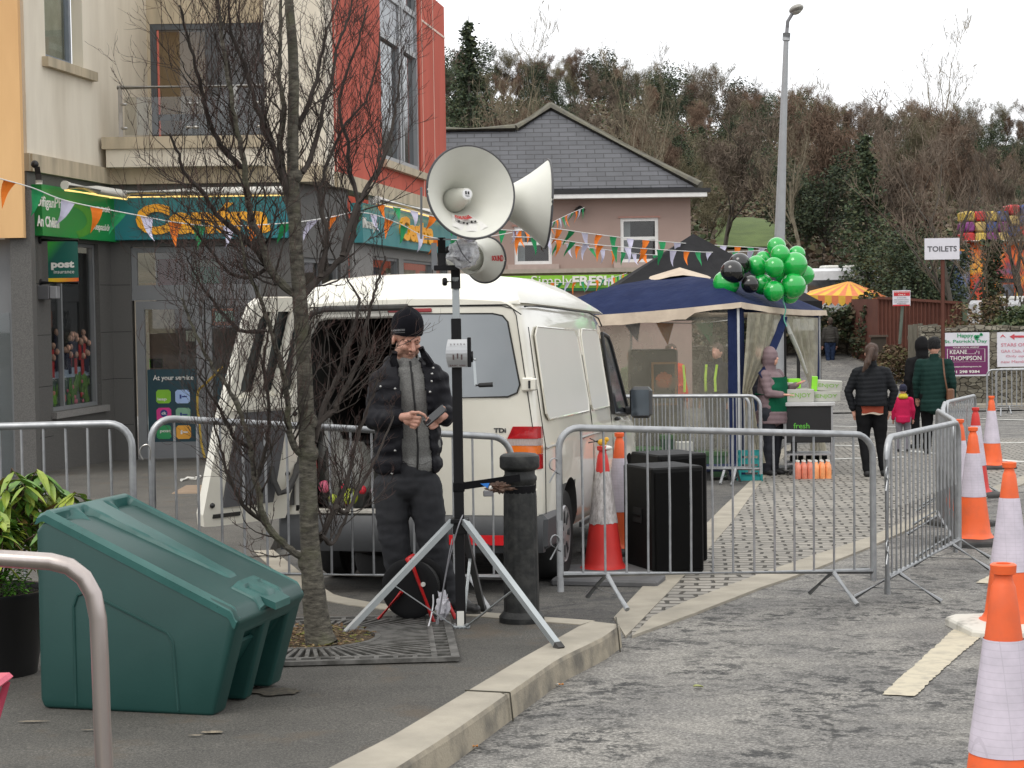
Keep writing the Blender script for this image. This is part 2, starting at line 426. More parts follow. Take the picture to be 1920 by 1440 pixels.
kinw=[kinw[0]+d0*4.5]+kinw; koutw=[koutw[0]+d0*4.5]+koutw
# back line of the pavement: flush strip towards the van's bay
back=[G(x,y,D)for x,y in[(1110,1166),(1000,1158),(900,1150),(760,1140),(680,1130),(620,1118),(560,1078),(505,1032)]]
back.append(Vector((back[-1].x-0.1,back[-1].y+1.2,0))); back.append(Vector((-0.6,20,0))); back.append(Vector((0.2,23.5,0)))
mb=MB(); pts=[Vector(p)for p in kinw[:-1]]+back+[Vector((0.2,26.2,0)),Vector((-0.4,40,0)),Vector((-14,40,0)),Vector((-14,0,0))]
mb.prism([(p[0],p[1],gz(p[1],-0.05))for p in pts],(0,0,0.168))
struct('pavement',mb,pave_m)
struct('parking_bay',fixup(sheet([back[0],*[b_ for b_ in back[1:-1]],Vector((0.2,30,0)),bandL[-1],*bandL[::-1][1:]],0.004)),bay_m)
def strip(a,b_,dz,th=0.0):
 mb=MB()
 for i in range(len(a)-1):
  q=[a[i],a[i+1],b_[i+1],b_[i]]
  mb.prism([(p[0],p[1],gz(p[1],dz-0.03))for p in q],(0,0,0.03+th))
 return mb
struct('kerb_band',strip(bandL,bandR,0.013),kerb_m)
# raised kerb stones with a rounded front edge
mb=MB(); mb2=MB()
def resamp(pl,n):
 L=[0]
 for i in range(len(pl)-1):L.append(L[-1]+(pl[i+1]-pl[i]).length)
 o=[]
 for k in range(n+1):
  t=L[-1]*k/n; i=0
  while i<len(L)-2 and L[i+1]<t:i+=1
  o.append(pl[i].lerp(pl[i+1],(t-L[i])/max(1e-6,L[i+1]-L[i])))
 return o
ki=resamp(kinw,40); ko=resamp(koutw,40)
rings=[]
for a,b_ in zip(ki,ko):
 a=Vector((a.x,a.y,0)); b2=Vector((b_.x,b_.y,0)); o=(b2-a).normalized()
 def P(p,dz):return Vector((p.x,p.y,gz(p.y,dz)))
 rings.append([P(a,0.0),P(a,D+0.004),P(b2-o*0.03,D+0.004),P(b2-o*0.008,D-0.004),P(b2,D-0.022),P(b2+o*0.012,-0.02)])
mb.loft(rings,closed=True)
for i in(19,33,7):
 pass
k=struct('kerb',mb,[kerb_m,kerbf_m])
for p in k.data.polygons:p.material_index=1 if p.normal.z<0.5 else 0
jm=M('kerb_joint',(0.06,0.055,0.04),0.95)
mb=MB()
for(x,y,x2,y2,xb,yb)in((872,1297,952,1301,955,1342),(1155,1160,1158,1180,1160,1207)):
 a=G(x,y,D); b_=G(x2,y2,D); a.z+=0.006; b_.z+=0.006; b_+=(b_-a).normalized()*0.01
 mb.bar(a,b_,0.007,0.006); mb.bar(b_,Vector((b_.x+0.012,b_.y,gz(b_.y,0.0))),0.007,0.008)
struct('kerb_joints',mb,jm)
bs_in=resamp([b_.copy()for b_ in back[:8]],30)
mb=MB(); pa=[]; pb=[]
for i,p in enumerate(bs_in):
 d=(bs_in[min(i+1,30)]-bs_in[max(i-1,0)]); nrm=Vector((-d.y,d.x,0)).normalized()
 if nrm.y>0:nrm=-nrm
 pa.append(p-nrm*0.03); pb.append(p+nrm*0.125)
struct('pavement_edging',strip(pa,pb,D+0.004),kerb_m)
# cobbles and their border band
b2L=[G(x,y)for x,y in[(1224,1159),(1290,1130),(1373,1099),(1450,1070),(1527,1044),(1630,1010),(1715,972),(1800,937),(1890,905)]]
b2R=[G(x,y)for x,y in[(1185,1197),(1300,1155),(1425,1106),(1478,1088),(1531,1069),(1630,1029),(1720,988),(1810,950),(1900,917)]]
d2=(b2L[-1]-b2L[-3]).normalized(); b2L.append(b2L[-1]+d2*6); b2R.append(b2R[-1]+d2*6)
far=[Vector((6,31,0)),Vector((16,31,0)),Vector((16,27,0))]
struct('cobbled_footpath',fixup(sheet([bandL[0]+Vector((0.1,0,0)),*bandL[1:],*far,*b2L[::-1],b2R[0]],0.008)),cob_m)
struct('stone_border',strip(b2L,b2R,0.016),kerb_m)
line_m=M('faded_road_paint',(0.50,0.45,0.34),0.8,c2=(0.34,0.31,0.25),scale=14,lo=0.45,hi=0.75,bs=0.5,bscale=140,bd=0.005,detail=9)
wl_m=M('white_road_paint',(0.62,0.62,0.58),0.8,c2=(0.35,0.35,0.33),scale=10,lo=0.45,hi=0.75)
def ragged(poly,dz,amp=0.006,step=0.03):
 o=[];
 for i in range(len(poly)):
  a=poly[i]; b_=poly[(i+1)%len(poly)]; n=max(1,int((b_-a).length/step))
  nr=Vector((-(b_-a).y,(b_-a).x,0)).normalized()
  for k in range(n):
   p=a.lerp(b_,k/n)+nr*rnd.uniform(-amp,amp); o.append((p.x,p.y))
 return fixup(sheet([(x,y)for x,y in o],dz))
struct('lane_marking',ragged([G(1654,1304),G(1715,1307),G(1775,1250),G(1850,1187),G(1788,1182)],0.006),line_m)
struct('lane_marking',ragged([G(1829,1094),G(1862,1096),G(1925,1058),G(1900,1056)],0.006),line_m)
mb=MB()
for(x0,y0,x1,y1,wd)in((1560,862,1700,858,.1),(1560,836,1640,838,.1),(1690,845,1920,868,.1),(1560,800,1700,802,.08),(1560,772,1650,768,.08),(1850,832,1960,830,.1),(1840,786,1960,790,.1),(1305,984,1325,984,.1)):
 a=G(x0,y0); b_=G(x1,y1); d=(b_-a).normalized(); nn=Vector((-d.y,d.x,0))*wd
 mb.add([(p[0],p[1],gz(p[1],0.012))for p in(a-nn,b_-nn,b_+nn,a+nn)],[(0,1,2,3)])
struct('bay_lines',fixup(mb),wl_m)
# lane going up to the left of the brown fence, and the road kerb in front of the stone wall
mb=MB()
for i in range(14):
 y0=44+i*1.6
 mb.v+=[(xx,y0,max(TH(xx+q,y0+r_)for q in(-1,0,1)for r_ in(-.8,0,.8))+.03)for xx in(6.6,8.1,9.6,11.1,12.6)]
for i in range(13):
 for k in range(4):a=5*i+k; mb.f.append((a,a+1,a+6,a+5)); mb.mi.append(0)
struct('lane',mb,road_m,smooth=True)
# sand and grit lying by the bin, rust stain
def blob(cx,cy,rx,ry,dz,mat,nm,amp=0.35,seed=0):
 c=G(cx,cy,dz); o=[]; r_=random.Random(seed)
 for k in range(26):
  a=2*math.pi*k/26; q=1+amp*noise.noise(Vector((math.cos(a)*1.7+seed,math.sin(a)*1.7,seed)))+r_.uniform(-.12,.12)
  o.append((c.x+math.cos(a)*rx*q,c.y+math.sin(a)*ry*q))
 ob=struct(nm,fixup(sheet(o,dz)),mat,kind='stuff'); return ob
salt_m=M('spilt_road_salt',(0.30,0.25,0.18),0.95,c2=(0.13,0.11,0.08),scale=60,lo=0.35,hi=0.6,detail=6)
for q in((398,1372,.045,.02,1),(60,1352,.06,.012,2),(366,1378,.03,.008,3),(165,1368,.03,.006,4)):
 blob(q[0],q[1],q[2],q[3],D+0.006,salt_m,'spilt_salt',seed=q[4])['label']='pale spilt road salt on the pavement below the green grit bin'
dirt_m=M('damp_grit',(0.10,0.085,0.06),0.95,c2=(0.05,0.045,0.035),scale=40,lo=0.35,hi=0.6)
blob(520,1296,.11,.09,D+0.0055,dirt_m,'spilt_grit',seed=9)['label']='damp brown grit spilt below the mouth of the green bin'
# ------------------------------------------------------------------ shop building
cream=M('cream_render',(0.74,0.68,0.57),0.9,c2=(0.60,0.54,0.44),scale=1.0,bs=0.35,bscale=160,bd=0.004,lo=0.38,hi=0.72,detail=9,stretch=(2.2,2.2,.5))
stone_m=M('buff_cast_stone',(0.50,0.42,0.30),0.85,c2=(0.30,0.26,0.19),scale=1.6,stretch=(3,3,.7),bs=0.2,bscale=60,lo=0.4,hi=0.75,detail=8)
red_m=M('brick_red_render',(0.50,0.095,0.058),0.85,c2=(0.41,0.075,0.046),scale=1.0,stretch=(2,2,.4),bs=0.3,bscale=150,bd=0.003,detail=7)
granite=M('grey_granite',(0.125,0.12,0.112),0.6,c2=(0.06,0.058,0.055),scale=120,lo=0.35,hi=0.65,bs=0.1,bscale=200,bd=0.002,detail=6)
granl=M('pale_granite',(0.27,0.26,0.245),0.6,c2=(0.13,0.125,0.12),scale=110,lo=0.35,hi=0.65,detail=6)
alu=M('grey_window_metal',(0.19,0.195,0.20),0.45,c2=(0.165,0.17,0.175),scale=2)
alul=M('light_window_metal',(0.33,0.34,0.35),0.4,c2=(0.29,0.30,0.31),scale=2)
ofr=M('dark_window_metal',(0.07,0.078,0.085),0.45)
orange_m=M('orange_render',(0.72,0.45,0.21),0.9,c2=(0.62,0.37,0.17),scale=1.0,stretch=(2,2,.4),bs=0.3,bscale=150,bd=0.003)
white_pl=M('white_plastic',(0.74,0.73,0.68),0.4,c2=(0.66,0.65,0.6),scale=3)
blackm=M('black_metal',(0.014,0.014,0.015),0.45,bs=0.1,bscale=80)
dark_in=M('dark_interior',(0.10,0.095,0.09),0.9,c2=(0.03,0.03,0.03),scale=1)
m,nt,b=nodes_of('window_glass'); nt.nodes.remove(b)
o_=[n for n in nt.nodes if n.type=='OUTPUT_MATERIAL'][0]
tr=nt.nodes.new('ShaderNodeBsdfTransparent'); tr.inputs[0].default_value=(0.86,0.88,0.88,1)
gl=nt.nodes.new('ShaderNodeBsdfGlossy'); gl.inputs['Roughness'].default_value=0.02
fr=nt.nodes.new('ShaderNodeFresnel'); fr.inputs[0].default_value=1.55
mr=nt.nodes.new('ShaderNodeMapRange'); mr.inputs[3].default_value=0.03; mr.inputs[4].default_value=1.0; nt.links.new(fr.outputs[0],mr.inputs[0])
gg=nt.nodes.new('ShaderNodeNewGeometry'); ia=nt.nodes.new('ShaderNodeMath'); ia.operation='SUBTRACT'; ia.inputs[0].default_value=1; nt.links.new(gg.outputs['Backfacing'],ia.inputs[1]); im=nt.nodes.new('ShaderNodeMath'); im.operation='MULTIPLY'; nt.links.new(ia.outputs[0],im.inputs[0]); nt.links.new(mr.outputs[0],im.inputs[1])
ms=nt.nodes.new('ShaderNodeMixShader'); nt.links.new(im.outputs[0],ms.inputs[0]); nt.links.new(tr.outputs[0],ms.inputs[1]); nt.links.new(gl.outputs[0],ms.inputs[2]); nt.links.new(ms.outputs[0],o_.inputs[0])
glass_m=m
mirror_glass=M('reflective_glass',(0.16,0.18,0.19),0.05,spec=1.0,metal=0.75,c2=(0.13,0.15,0.16),scale=0.6)
dW=Vector((0.153,1,0)).normalized()
TA=T3((0,26.4,0),(1,0,0),(0,0,1))
TW=T3((-5.8,26.4,0),dW,(0,0,1))
TB=T3((-2.525,28.4,0),dW,(0,0,1))
TR=T3((0,28.1,0),(1,0,0),(0,0,1))
def L(T,px,py):
 p=T.inverted()@onpl(px,py,T.to_translation(),T.to_3x3()@Vector((0,0,1))); return p.x,p.y
def LU(T,px,py=400):return L(T,px,py)[0]
def holes(mb,T,u0,u1,v0,v1,hs,depth=0.15,th=0.0):
 us=sorted({u0,u1,*[h[0]for h in hs],*[h[1]for h in hs]}); vs=sorted({v0,v1,*[h[2]for h in hs],*[h[3]for h in hs]})
 us=[u for u in us if u0<=u<=u1]; vs=[v for v in vs if v0<=v<=v1]
 P=lambda u,v,w=0:T@Vector((u,v,w))
 for i in range(len(us)-1):
  for j in range(len(vs)-1):
   uc=(us[i]+us[i+1])/2; vc=(vs[j]+vs[j+1])/2
   if any(h[0]<uc<h[1]and h[2]<vc<h[3]for h in hs):continue
   mb.quad(P(us[i],vs[j]),P(us[i+1],vs[j]),P(us[i+1],vs[j+1]),P(us[i],vs[j+1]))
 for a,b_,c,d in hs:
  a=max(a,u0); b_=min(b_,u1); c=max(c,v0); d=min(d,v1)
  for(p,q)in(((a,c),(b_,c)),((b_,c),(b_,d)),((b_,d),(a,d)),((a,d),(a,c))):
   mb.quad(P(*p),P(*q),P(*q,-depth),P(*p,-depth))
 return mb
def tbox(mb,T,u0,u1,v0,v1,w0,w1):
 o=T@Vector((u0,v0,w0)); e=T.to_3x3()
 return mb.obox(o,e@Vector((u1-u0,0,0)),e@Vector((0,v1-v0,0)),e@Vector((0,0,w1-w0)))
def window(parent,T,u0,u1,v0,v1,w,fr,gm,bars_u=(),bars_v=(),fw=0.06,fd=0.07,name='window'):
 mb=MB()
 tbox(mb,T,u0,u0+fw,v0,v1,-w,-w+fd); tbox(mb,T,u1-fw,u1,v0,v1,-w,-w+fd)
 tbox(mb,T,u0+fw,u1-fw,v0,v0+fw,-w,-w+fd-.003); tbox(mb,T,u0+fw,u1-fw,v1-fw,v1,-w,-w+fd-.003)
 for b_ in bars_u:tbox(mb,T,b_-fw/2,b_+fw/2,v0+fw,v1-fw,-w,-w+fd-.006)
 for b_ in bars_v:tbox(mb,T,u0+fw,u1-fw,b_-fw/2,b_+fw/2,-w,-w+fd-.009)
 f=mb.build(name,fr,parent)
 mb=MB(); tbox(mb,T,u0+fw*.5,u1-fw*.5,v0+fw*.5,v1-fw*.5,-w+0.012,-w+0.02); mb.build('pane',gm,f); return f
Z0,Z1,ZT=3.43,3.66,7.6
shop=empty('shop_building','cream rendered shop with a grey granite ground floor, balcony and brick red corner','building')
# cream upper wall (angled), pier, recess
uL=LU(TW,50,250); mb=MB()
wh=(LU(TW,93),LU(TW,163),L(TW,148,128)[1],6.9)
holes(mb,TW,uL,1.75,Z1,ZT,[wh],0.16)
e=TW@Vector((uL,0,0)); mb.quad((e.x-.28,e.y,Z1),(e.x,e.y,Z1),(e.x,e.y,ZT),(e.x-.28,e.y,ZT))
x497=LU(TA,497,200); x610=LU(TA,610,200)
mb.obox((x497,26.4,Z0),(x610-x497,0,0),(0,1.7,0),(0,0,ZT-Z0))
mb.build('upper_wall',cream,shop)
mb=MB(); rw=(LU(TR,284,200),LU(TR,497,200),3.7,L(TR,285,45)[1])
holes(mb,TR,LU(TR,255,200),x497+.1,Z0,ZT,[rw],0.1); mb.build('recess_wall',stone_m,shop)
window(shop,TR,rw[0],rw[1],rw[2],rw[3],0.08,ofr,glass_m,bars_u=(LU(TR,392,200),LU(TR,405,200)),bars_v=(L(TR,300,220)[1],),fw=0.09,name='balcony_door')
mb=MB(); tbox(mb,TR,rw[0]+.1,LU(TR,385,200),L(TR,300,216)[1],rw[3]-.1,-.22,-.2); mb.build('blind',M('tan_blind',(0.34,0.23,0.13),0.9,c2=(.28,.19,.11),scale=1),shop)
mb=MB(); tbox(mb,TR,rw[0]-.1,rw[1]+.1,rw[2]-.1,rw[3]+.1,-1.3,-1.25); mb.build('inner_wall',dark_in,shop)
window(shop,TW,wh[0],LU(TW,150),wh[2],wh[3],0.14,M('blue_grey_frame',(0.22,0.25,0.29),0.45),glass_m,fw=0.07)
mb=MB(); tbox(mb,TW,wh[0],wh[1],wh[2],wh[3],-.19,-.17); mb.build('window_blind',M('greenish_curtain',(0.55,0.54,0.42),0.9,c2=(.36,.35,.25),scale=2.4),shop)
mb=MB(); a=LU(TW,86); b_=LU(TW,179); tbox(mb,TW,a,b_,wh[2]-.13,wh[2]-0.003,-.1,0.09); mb.build('window_sill',stone_m,shop)
# string course round the corner and balcony parapet
mb=MB(); uB1=8.4
tbox(mb,TW,uL,0.0,Z0,Z1-.002,-.2,0.07); x0=LU(TA,203,300)
mb.obox((e.x-.31,e.y-.05,Z0),(.35,0,0),(0,.3,0),(0,0,Z1-Z0))
mb.obox((x0,26.3,Z0+.001),(x610-x0+.02,0,0),(0,.4,0),(0,0,Z1-Z0))
tbox(mb,TB,-0.85,uB1+.02,Z0,Z1-.001,-.3,0.07)
mb.build('string_course',stone_m,shop)
xa=LU(TA,202,280); xb=LU(TA,498,280)
mb=MB(); mb.obox((xa+.05,26.05,Z1-.001),(xb-xa-.06,0,0),(0,.3,0),(0,0,3.915-Z1)); mb.build('balcony_parapet',cream,shop)
mb=MB(); mb.obox((xa,26.0,3.915),(xb-xa,0,0),(0,.36,0),(0,0,.17)); mb.build('balcony_coping',stone_m,shop)
steel=M('satin_steel',(0.42,0.41,0.39),0.32,metal=0.9,c2=(0.36,0.35,0.33),scale=5)
bal=MB(); xp=LU(TA,233,220); zr=4.80
bal.tube([(xp,26.15,4.085),(xp,26.15,zr)],.03,8); bal.tube([(xp-.04,26.15,zr),(xb,26.15,zr)],.03,8)
xm=LU(TA,447,220); bal.tube([(xm,26.15,4.085),(xm,26.15,zr)],.03,8)
bal.build('balcony_rail',steel,shop,True)
mb=MB(); mb.box((xp+.06,26.14,4.12),(LU(TA,366,220),26.152,4.66)); mb.box((LU(TA,370,220),26.14,4.12),(xb-.02,26.152,4.66)); mb.build('balcony_glass',glass_m,shop)
for px in(240,360,373,492):
 for z in(4.22,4.56):mb=MB(); mb.ell((LU(TA,px,220),26.13,z),(.05,.02,.022)); mb.build('glass_clamp',steel,shop,True)
# red corner
mb=MB(); pc=Vector((x610,26.5,0)); q=TB@Vector((-0.8,0,0))
mb.quad((pc.x,pc.y,Z1),(q.x,q.y,Z1),(q.x,q.y,ZT),(pc.x,pc.y,ZT))
uw=(LU(TB,715,200),LU(TB,788,200)); vb=L(TB,723,301)[1]
holes(mb,TB,-0.8,uB1,Z1,ZT,[(uw[0],uw[1],vb,7.5)],0.22)
q2=TB@Vector((uB1,0,0)); mb.quad((q2.x,q2.y,-1.2),(q2.x-6,q2.y+1,-1.2),(q2.x-6,q2.y+1,ZT),(q2.x,q2.y,ZT))
mb.build('red_wall',red_m,shop)
tr_=L(TB,740,75)[1]; mid=(uw[0]+uw[1])/2+.25
f=window(shop,TB,uw[0],uw[1],vb,7.5,0.14,alul,mirror_glass,bars_u=(mid-.12,mid+.12),bars_v=(tr_,tr_+.75),fw=0.11,fd=.1,name='tall_window')
mb=MB(); tbox(mb,TB,uw[0]+.1,uw[1]-.1,tr_+.05,tr_+.7,-.12,-.09); mb.build('spandrel_panel',M('pale_grey_panel',(0.45,0.47,0.50),0.5),f)
mb=MB(); tbox(mb,TB,uw[0]-.1,uw[1]+.25,vb-.13,vb-.003,-.1,0.10); mb.build('window_sill',stone_m,shop)
mb=MB(); jl=M('pale_joint_bead',(0.75,0.55,0.45),0.6)
for px in(792,813):
 u=LU(TB,px,150); mb=MB(); tbox(mb,TB,u-.012,u+.012,Z1+.01,ZT,0.0,0.006); mb.build('render_joint',jl,shop)
mb=MB()
zl=L(TB,815,57)[1]; tbox(mb,TB,LU(TB,790,60),uB1,zl-.02,zl+.02,0.0,0.009)
mb.build('render_joint',jl,shop); mb=MB(); u=-0.62; tbox(mb,TB,u-.01,u+.01,Z1+.01,ZT,0.0,0.006)
mb.build('render_joint',jl,shop)
# ground floor: granite piers, window, door
gA=gz(26.4,D); gl_=lambda y:gz(y,D)
mb=MB(); w0,w1=LU(TW,97,650),LU(TW,189,650); wt=L(TW,180,458)[1]; wbv=L(TW,145,766)[1]
holes(mb,TW,LU(TW,57,600),0.0,gl_(24)-.2,Z0,[(w0,w1,wbv,wt)],0.18)
ex=TW@Vector((LU(TW,57,600),0,0)); mb.quad((ex.x-.30,ex.y,-1),(ex.x,ex.y,-1),(ex.x,ex.y,Z0),(ex.x-.30,ex.y,Z0))
d0_,d1_=LU(TA,250,700),LU(TA,492,700)
holes(mb,TA,-5.8,LU(TA,560,600),gA-.15,Z0,[(d0_,d1_,gA-.14,L(TA,300,462)[1])],0.2)
pa_=TA@Vector((LU(TA,560,600),0,0)); pb_=TB@Vector((0,0,0)); Tch=T3(pa_,pb_-pa_,(0,0,1)); lch=(pb_-pa_).length
holes(mb,Tch,0,lch,gA-.2,Z0,[(.25,lch-.35,gA-.1,2.35)],0.15)
mb.build('granite_wall',granite,shop)
mb=MB()
for v_ in(-.05,.62,1.30,1.98):tbox(mb,TW,LU(TW,58,600),w0-.02,v_-.004,v_+.004,0,.002); tbox(mb,TW,w1+.02,0,v_-.004,v_+.004,0,.002); tbox(mb,TA,-5.8,d0_-.01,v_-.004,v_+.004,0,.002); tbox(mb,TA,d1_+.01,LU(TA,560,600),v_-.004,v_+.004,0,.002)
mb.build('granite_joints',M('dark_joint',(.02,.02,.02),.9),shop,kind='stuff')
mb=MB(); tbox(mb,TW,w0-.05,w1+.12,wbv-.09,wbv-.005,-.1,.07); mb.build('stone_sill',granl,shop)
window(shop,Tch,.25,lch-.35,gA-.1,2.35,.12,alu,glass_m,bars_u=(lch*.5,),bars_v=(1.55,),fw=.07,name='entrance_glazing')
mb=MB()
for px0,px1 in((655,693),):tbox(mb,TB,LU(TB,px0,500),LU(TB,px1,500),-1.2,2.7,0,.05)
for px0,px1 in((697,716),(784,800)):pass
wB=[(LU(TB,700,500),LU(TB,748,500)),(LU(TB,757,500),LU(TB,812,500)),(LU(TB,818,500),LU(TB,838,500))]
holes(mb,TB,LU(TB,693,500),uB1,-1.2,Z0,[(a,b_,-.3,2.45)for a,b_ in wB],.15)
mb.build('side_wall',granl,shop)
for a,b_ in wB:window(shop,TB,a,b_,-.3,2.45,.1,alu,glass_m,fw=.05)
mb=MB()
for i,(a,b_)in enumerate(wB):
 mb.cur=i%3; tbox(mb,TB,a+.08,b_-.08,.4,2.3,-.35,-.33)
mb.build('window_poster',[M('blue_poster',(.03,.04,.12),.5,c2=(.15,.08,.12),scale=9),M('green_poster',(.10,.14,.05),.5,c2=(.3,.3,.2),scale=7),M('grey_poster',(.2,.2,.2),.5)],shop)
window(shop,TW,w0,w1,wbv,wt,.14,alu,glass_m,bars_u=(LU(TW,128,650),),fw=.05)
# street poster behind the left window (crowd of players over flower beds)
pT=TW.copy(); mbp=MB(); pz=-.185
def pv(py,px=145):return L(TW,px,py)[1]
tbox(mbp,TW,w0-.1,w1+.1,wbv-.1,pv(472),pz-.05,pz); mbp.cur=1
tbox(mbp,TW,w0,w1,wbv,pv(700),pz,pz+.004)
mbp.cur=2; tbox(mbp,TW,w0,w1,pv(708),pv(690),pz+.004,pz+.008)
rp=random.Random(3)
for i in range(34):
 u=rp.uniform(w0+.05,w1-.05); v=pv(rp.uniform(640,690)); hh=.22
 mbp.cur=3 if rp.random()<.55 and v<pv(655)else 4
 tbox(mbp,TW,u-.05,u+.05,v-.12,v+.10,pz+.01+i*.0006,pz+.0105+i*.0006)
 mbp.cur=5; mbp.ell(TW@Vector((u,v+.15,pz+.02+i*.0006)),(.035,.035,.045),8,6)
for i in range(60):
 u=rp.uniform(w0,w1); v=pv(rp.uniform(715,758)); mbp.cur=rp.choice((6,6,6,3,7)); s_=rp.uniform(.03,.07)
 mbp.ell(TW@Vector((u,v,pz+.012)),(s_*.4,s_,s_*(2.0 if mbp.cur==6 else .7)),7,5)
mbp.build('window_poster',[M('poster_black',(.012,.012,.013),.35),M('poster_grey',(.12,.14,.12),.5),M('poster_white',(.45,.5,.6),.5),M('poster_red',(.5,.03,.03),.5),M('poster_navy',(.02,.02,.05),.5),M('poster_skin',(.5,.28,.2),.6),M('poster_leaf',(.06,.16,.02),.6,c2=(.15,.25,.05),scale=30),M('poster_pink',(.6,.15,.2),.6)],shop)
mb=MB()
for tx,y0,y1 in(('VE',572,560),('ERY',606,580),('AY',642,618)):
 text(mb,tx,TW@Matrix.Translation((0,0,pz+.012)),w0-.02,LU(TW,110,600),pv(y0,105),pv(y1,105),.02,depth=.004)
mb.cur=1
for y0 in(580,613,646):tbox(mb,TW,w0,LU(TW,110,600),pv(y0-3,105),pv(y0-6,105),pz+.005,pz+.012)
mb.build('poster_lettering',[white_pl,M('poster_yellow',(.75,.5,.02),.5)],shop)
# doors and glazing of the front
tb=L(TA,300,545)[1]; tb2=L(TA,300,563)[1]; top=L(TA,300,463)[1]
window(shop,TA,d0_,d1_,tb,top,.12,alu,glass_m,bars_u=(LU(TA,352,500),),fw=.08,name='fanlight')
mb=MB(); tbox(mb,TA,d0_,d1_,tb2,tb-.002,-.14,-.04); mb.build('transom',alu,shop)
dl=window(shop,TA,d0_+.05,LU(TA,384,700),gA+.02,tb2-.01,.12,alu,glass_m,fw=.12,fd=.09,name='door')
mb=MB(); tbox(mb,TA,d0_+.16,LU(TA,372,700),gA+.13,gA+.25,-.1,-.05); mb.build('kick_plate',alu,dl)
d2x0=LU(TA,387,700)
window(shop,TA,d2x0,d1_,gA+.02,tb2-.01,.12,alu,glass_m,fw=.08,fd=.09,name='side_light')
def prect(mb,T,x0,y0,x1,y1,w,th=.004):a=L(T,x0,y1); c=L(T,x1,y0); return tbox(mb,T,a[0],c[0],a[1],c[1],w,w+th)
mb=MB(); prect(mb,TA,277,692,367,832,-.09); pst=mb.build('service_poster',M('deep_teal_vinyl',(.008,.045,.06),.4),shop)
mb=MB(); PW=TA@Matrix.Translation((0,0,-.082)); a=L(TA,285,714); c=L(TA,361,703)
text(mb,'At your service',PW,a[0],c[0],a[1]-.02,c[1],.012,depth=.004); mb.build('lettering',white_pl,pst)
tiles=((291,731,(.22,.5,.03)),(327,731,(.38,.52,.8)),(292,765,(.7,.04,.25)),(328,765,(.22,.42,.28)),(292,798,(.03,.3,.1)),(329,798,(.8,.38,.05)))
for i,(x,y,cc)in enumerate(tiles):
 mb=MB(); a=L(TA,x,y+26); c=L(TA,x+27,y); e_=.03
 P8=[(a[0]+e_,a[1]),(c[0]-e_,a[1]),(c[0],a[1]+e_),(c[0],c[1]-e_),(c[0]-e_,c[1]),(a[0]+e_,c[1]),(a[0],c[1]-e_),(a[0],a[1]+e_)]
 mb.prism([TA@Vector((u,v,-.084))for u,v in P8],(0,-.004,0)); o=mb.build('service_tile',M('tile_%d'%i,cc,.5),pst)
 wd=c[0]-a[0]; h=c[1]-a[1]; mb=MB()
 P2=TA@Matrix.Translation((0,0,-.079))
 if i in(0,4):text(mb,'leap' if i==0 else 'post',P2,a[0]+.02 if i==0 else a[0]+.05,c[0]-.06 if i==0 else c[0]-.01,a[1]+h*.15 if i==0 else a[1]+h*.42,a[1]+h*.42 if i==0 else a[1]+h*.68,.02)
 elif i==2:
  mb.cur=1; mb.prism([TA@Vector((a[0]+wd*.5+math.cos(t)*wd*.25,a[1]+h*.6+math.sin(t)*wd*.25,-.08))for t in[k*.4 for k in range(16)]],(0,-.002,0)); mb.cur=0
  text(mb,'ck',P2,a[0]+wd*.34,a[0]+wd*.68,a[1]+h*.5,a[1]+h*.72,.03)
 else:
  mb.cur=1 if i!=5 else 0; tbox(mb,TA,a[0]+wd*.3,a[0]+wd*.42,a[1]+h*.35,a[1]+h*.65,-.08,-.077); tbox(mb,TA,a[0]+wd*.45,a[0]+wd*.8,a[1]+h*.45,a[1]+h*.55,-.08,-.077)
 mb.build('tile_mark',[white_pl,M('navy_ink',(.02,.04,.2),.5)],o)
mb=MB(); prect(mb,TA,405,700,480,838,-.09); mb.build('service_poster',MATS['deep_teal_vinyl'],shop)
# things seen inside through the glass
mb=MB(); mb.obox((-5.7,29.2,gA-.1),(2.9,0,0),(0,.05,0),(0,0,3.4)); mb.obox((-5.7,26.7,gA-.05),(2.4,0,0),(0,2.5,0),(0,0,.03)); mb.obox((-5.7,26.7,2.9),(2.2,0,0),(0,2.5,0),(0,0,.05))
mb.build('shop_interior',dark_in,shop)
rp=random.Random(11)
TI=T3((0,27.3,0),(1,0,0),(0,0,1))
for(x0,y0,x1,y1,cc,nm)in((298,485,346,540,(.12,.012,.014),'red_display'),(361,500,412,532,(.01,.16,.07),'green_notice'),(361,486,412,500,(.3,.38,.25),'pale_notice'),(280,580,328,625,(.4,.34,.24),'menu_board'),(283,625,335,700,(.09,.05,.03),'wooden_shelf'),(282,672,306,690,(.25,.8,.03),'lime_box'),(350,620,365,640,(.6,.62,.5),'door_notice'),(396,578,440,610,(.85,.2,.04),'orange_screen'),(406,583,440,603,(.4,.7,.5),'mint_screen')):
 mb=MB(); prect(mb,TI,x0,y0,x1,y1,0 if nm!='mint_screen' else .05,.05); mb.build(nm,M(nm,cc,.5,c2=tuple(q*.6 for q in cc),scale=12),shop)
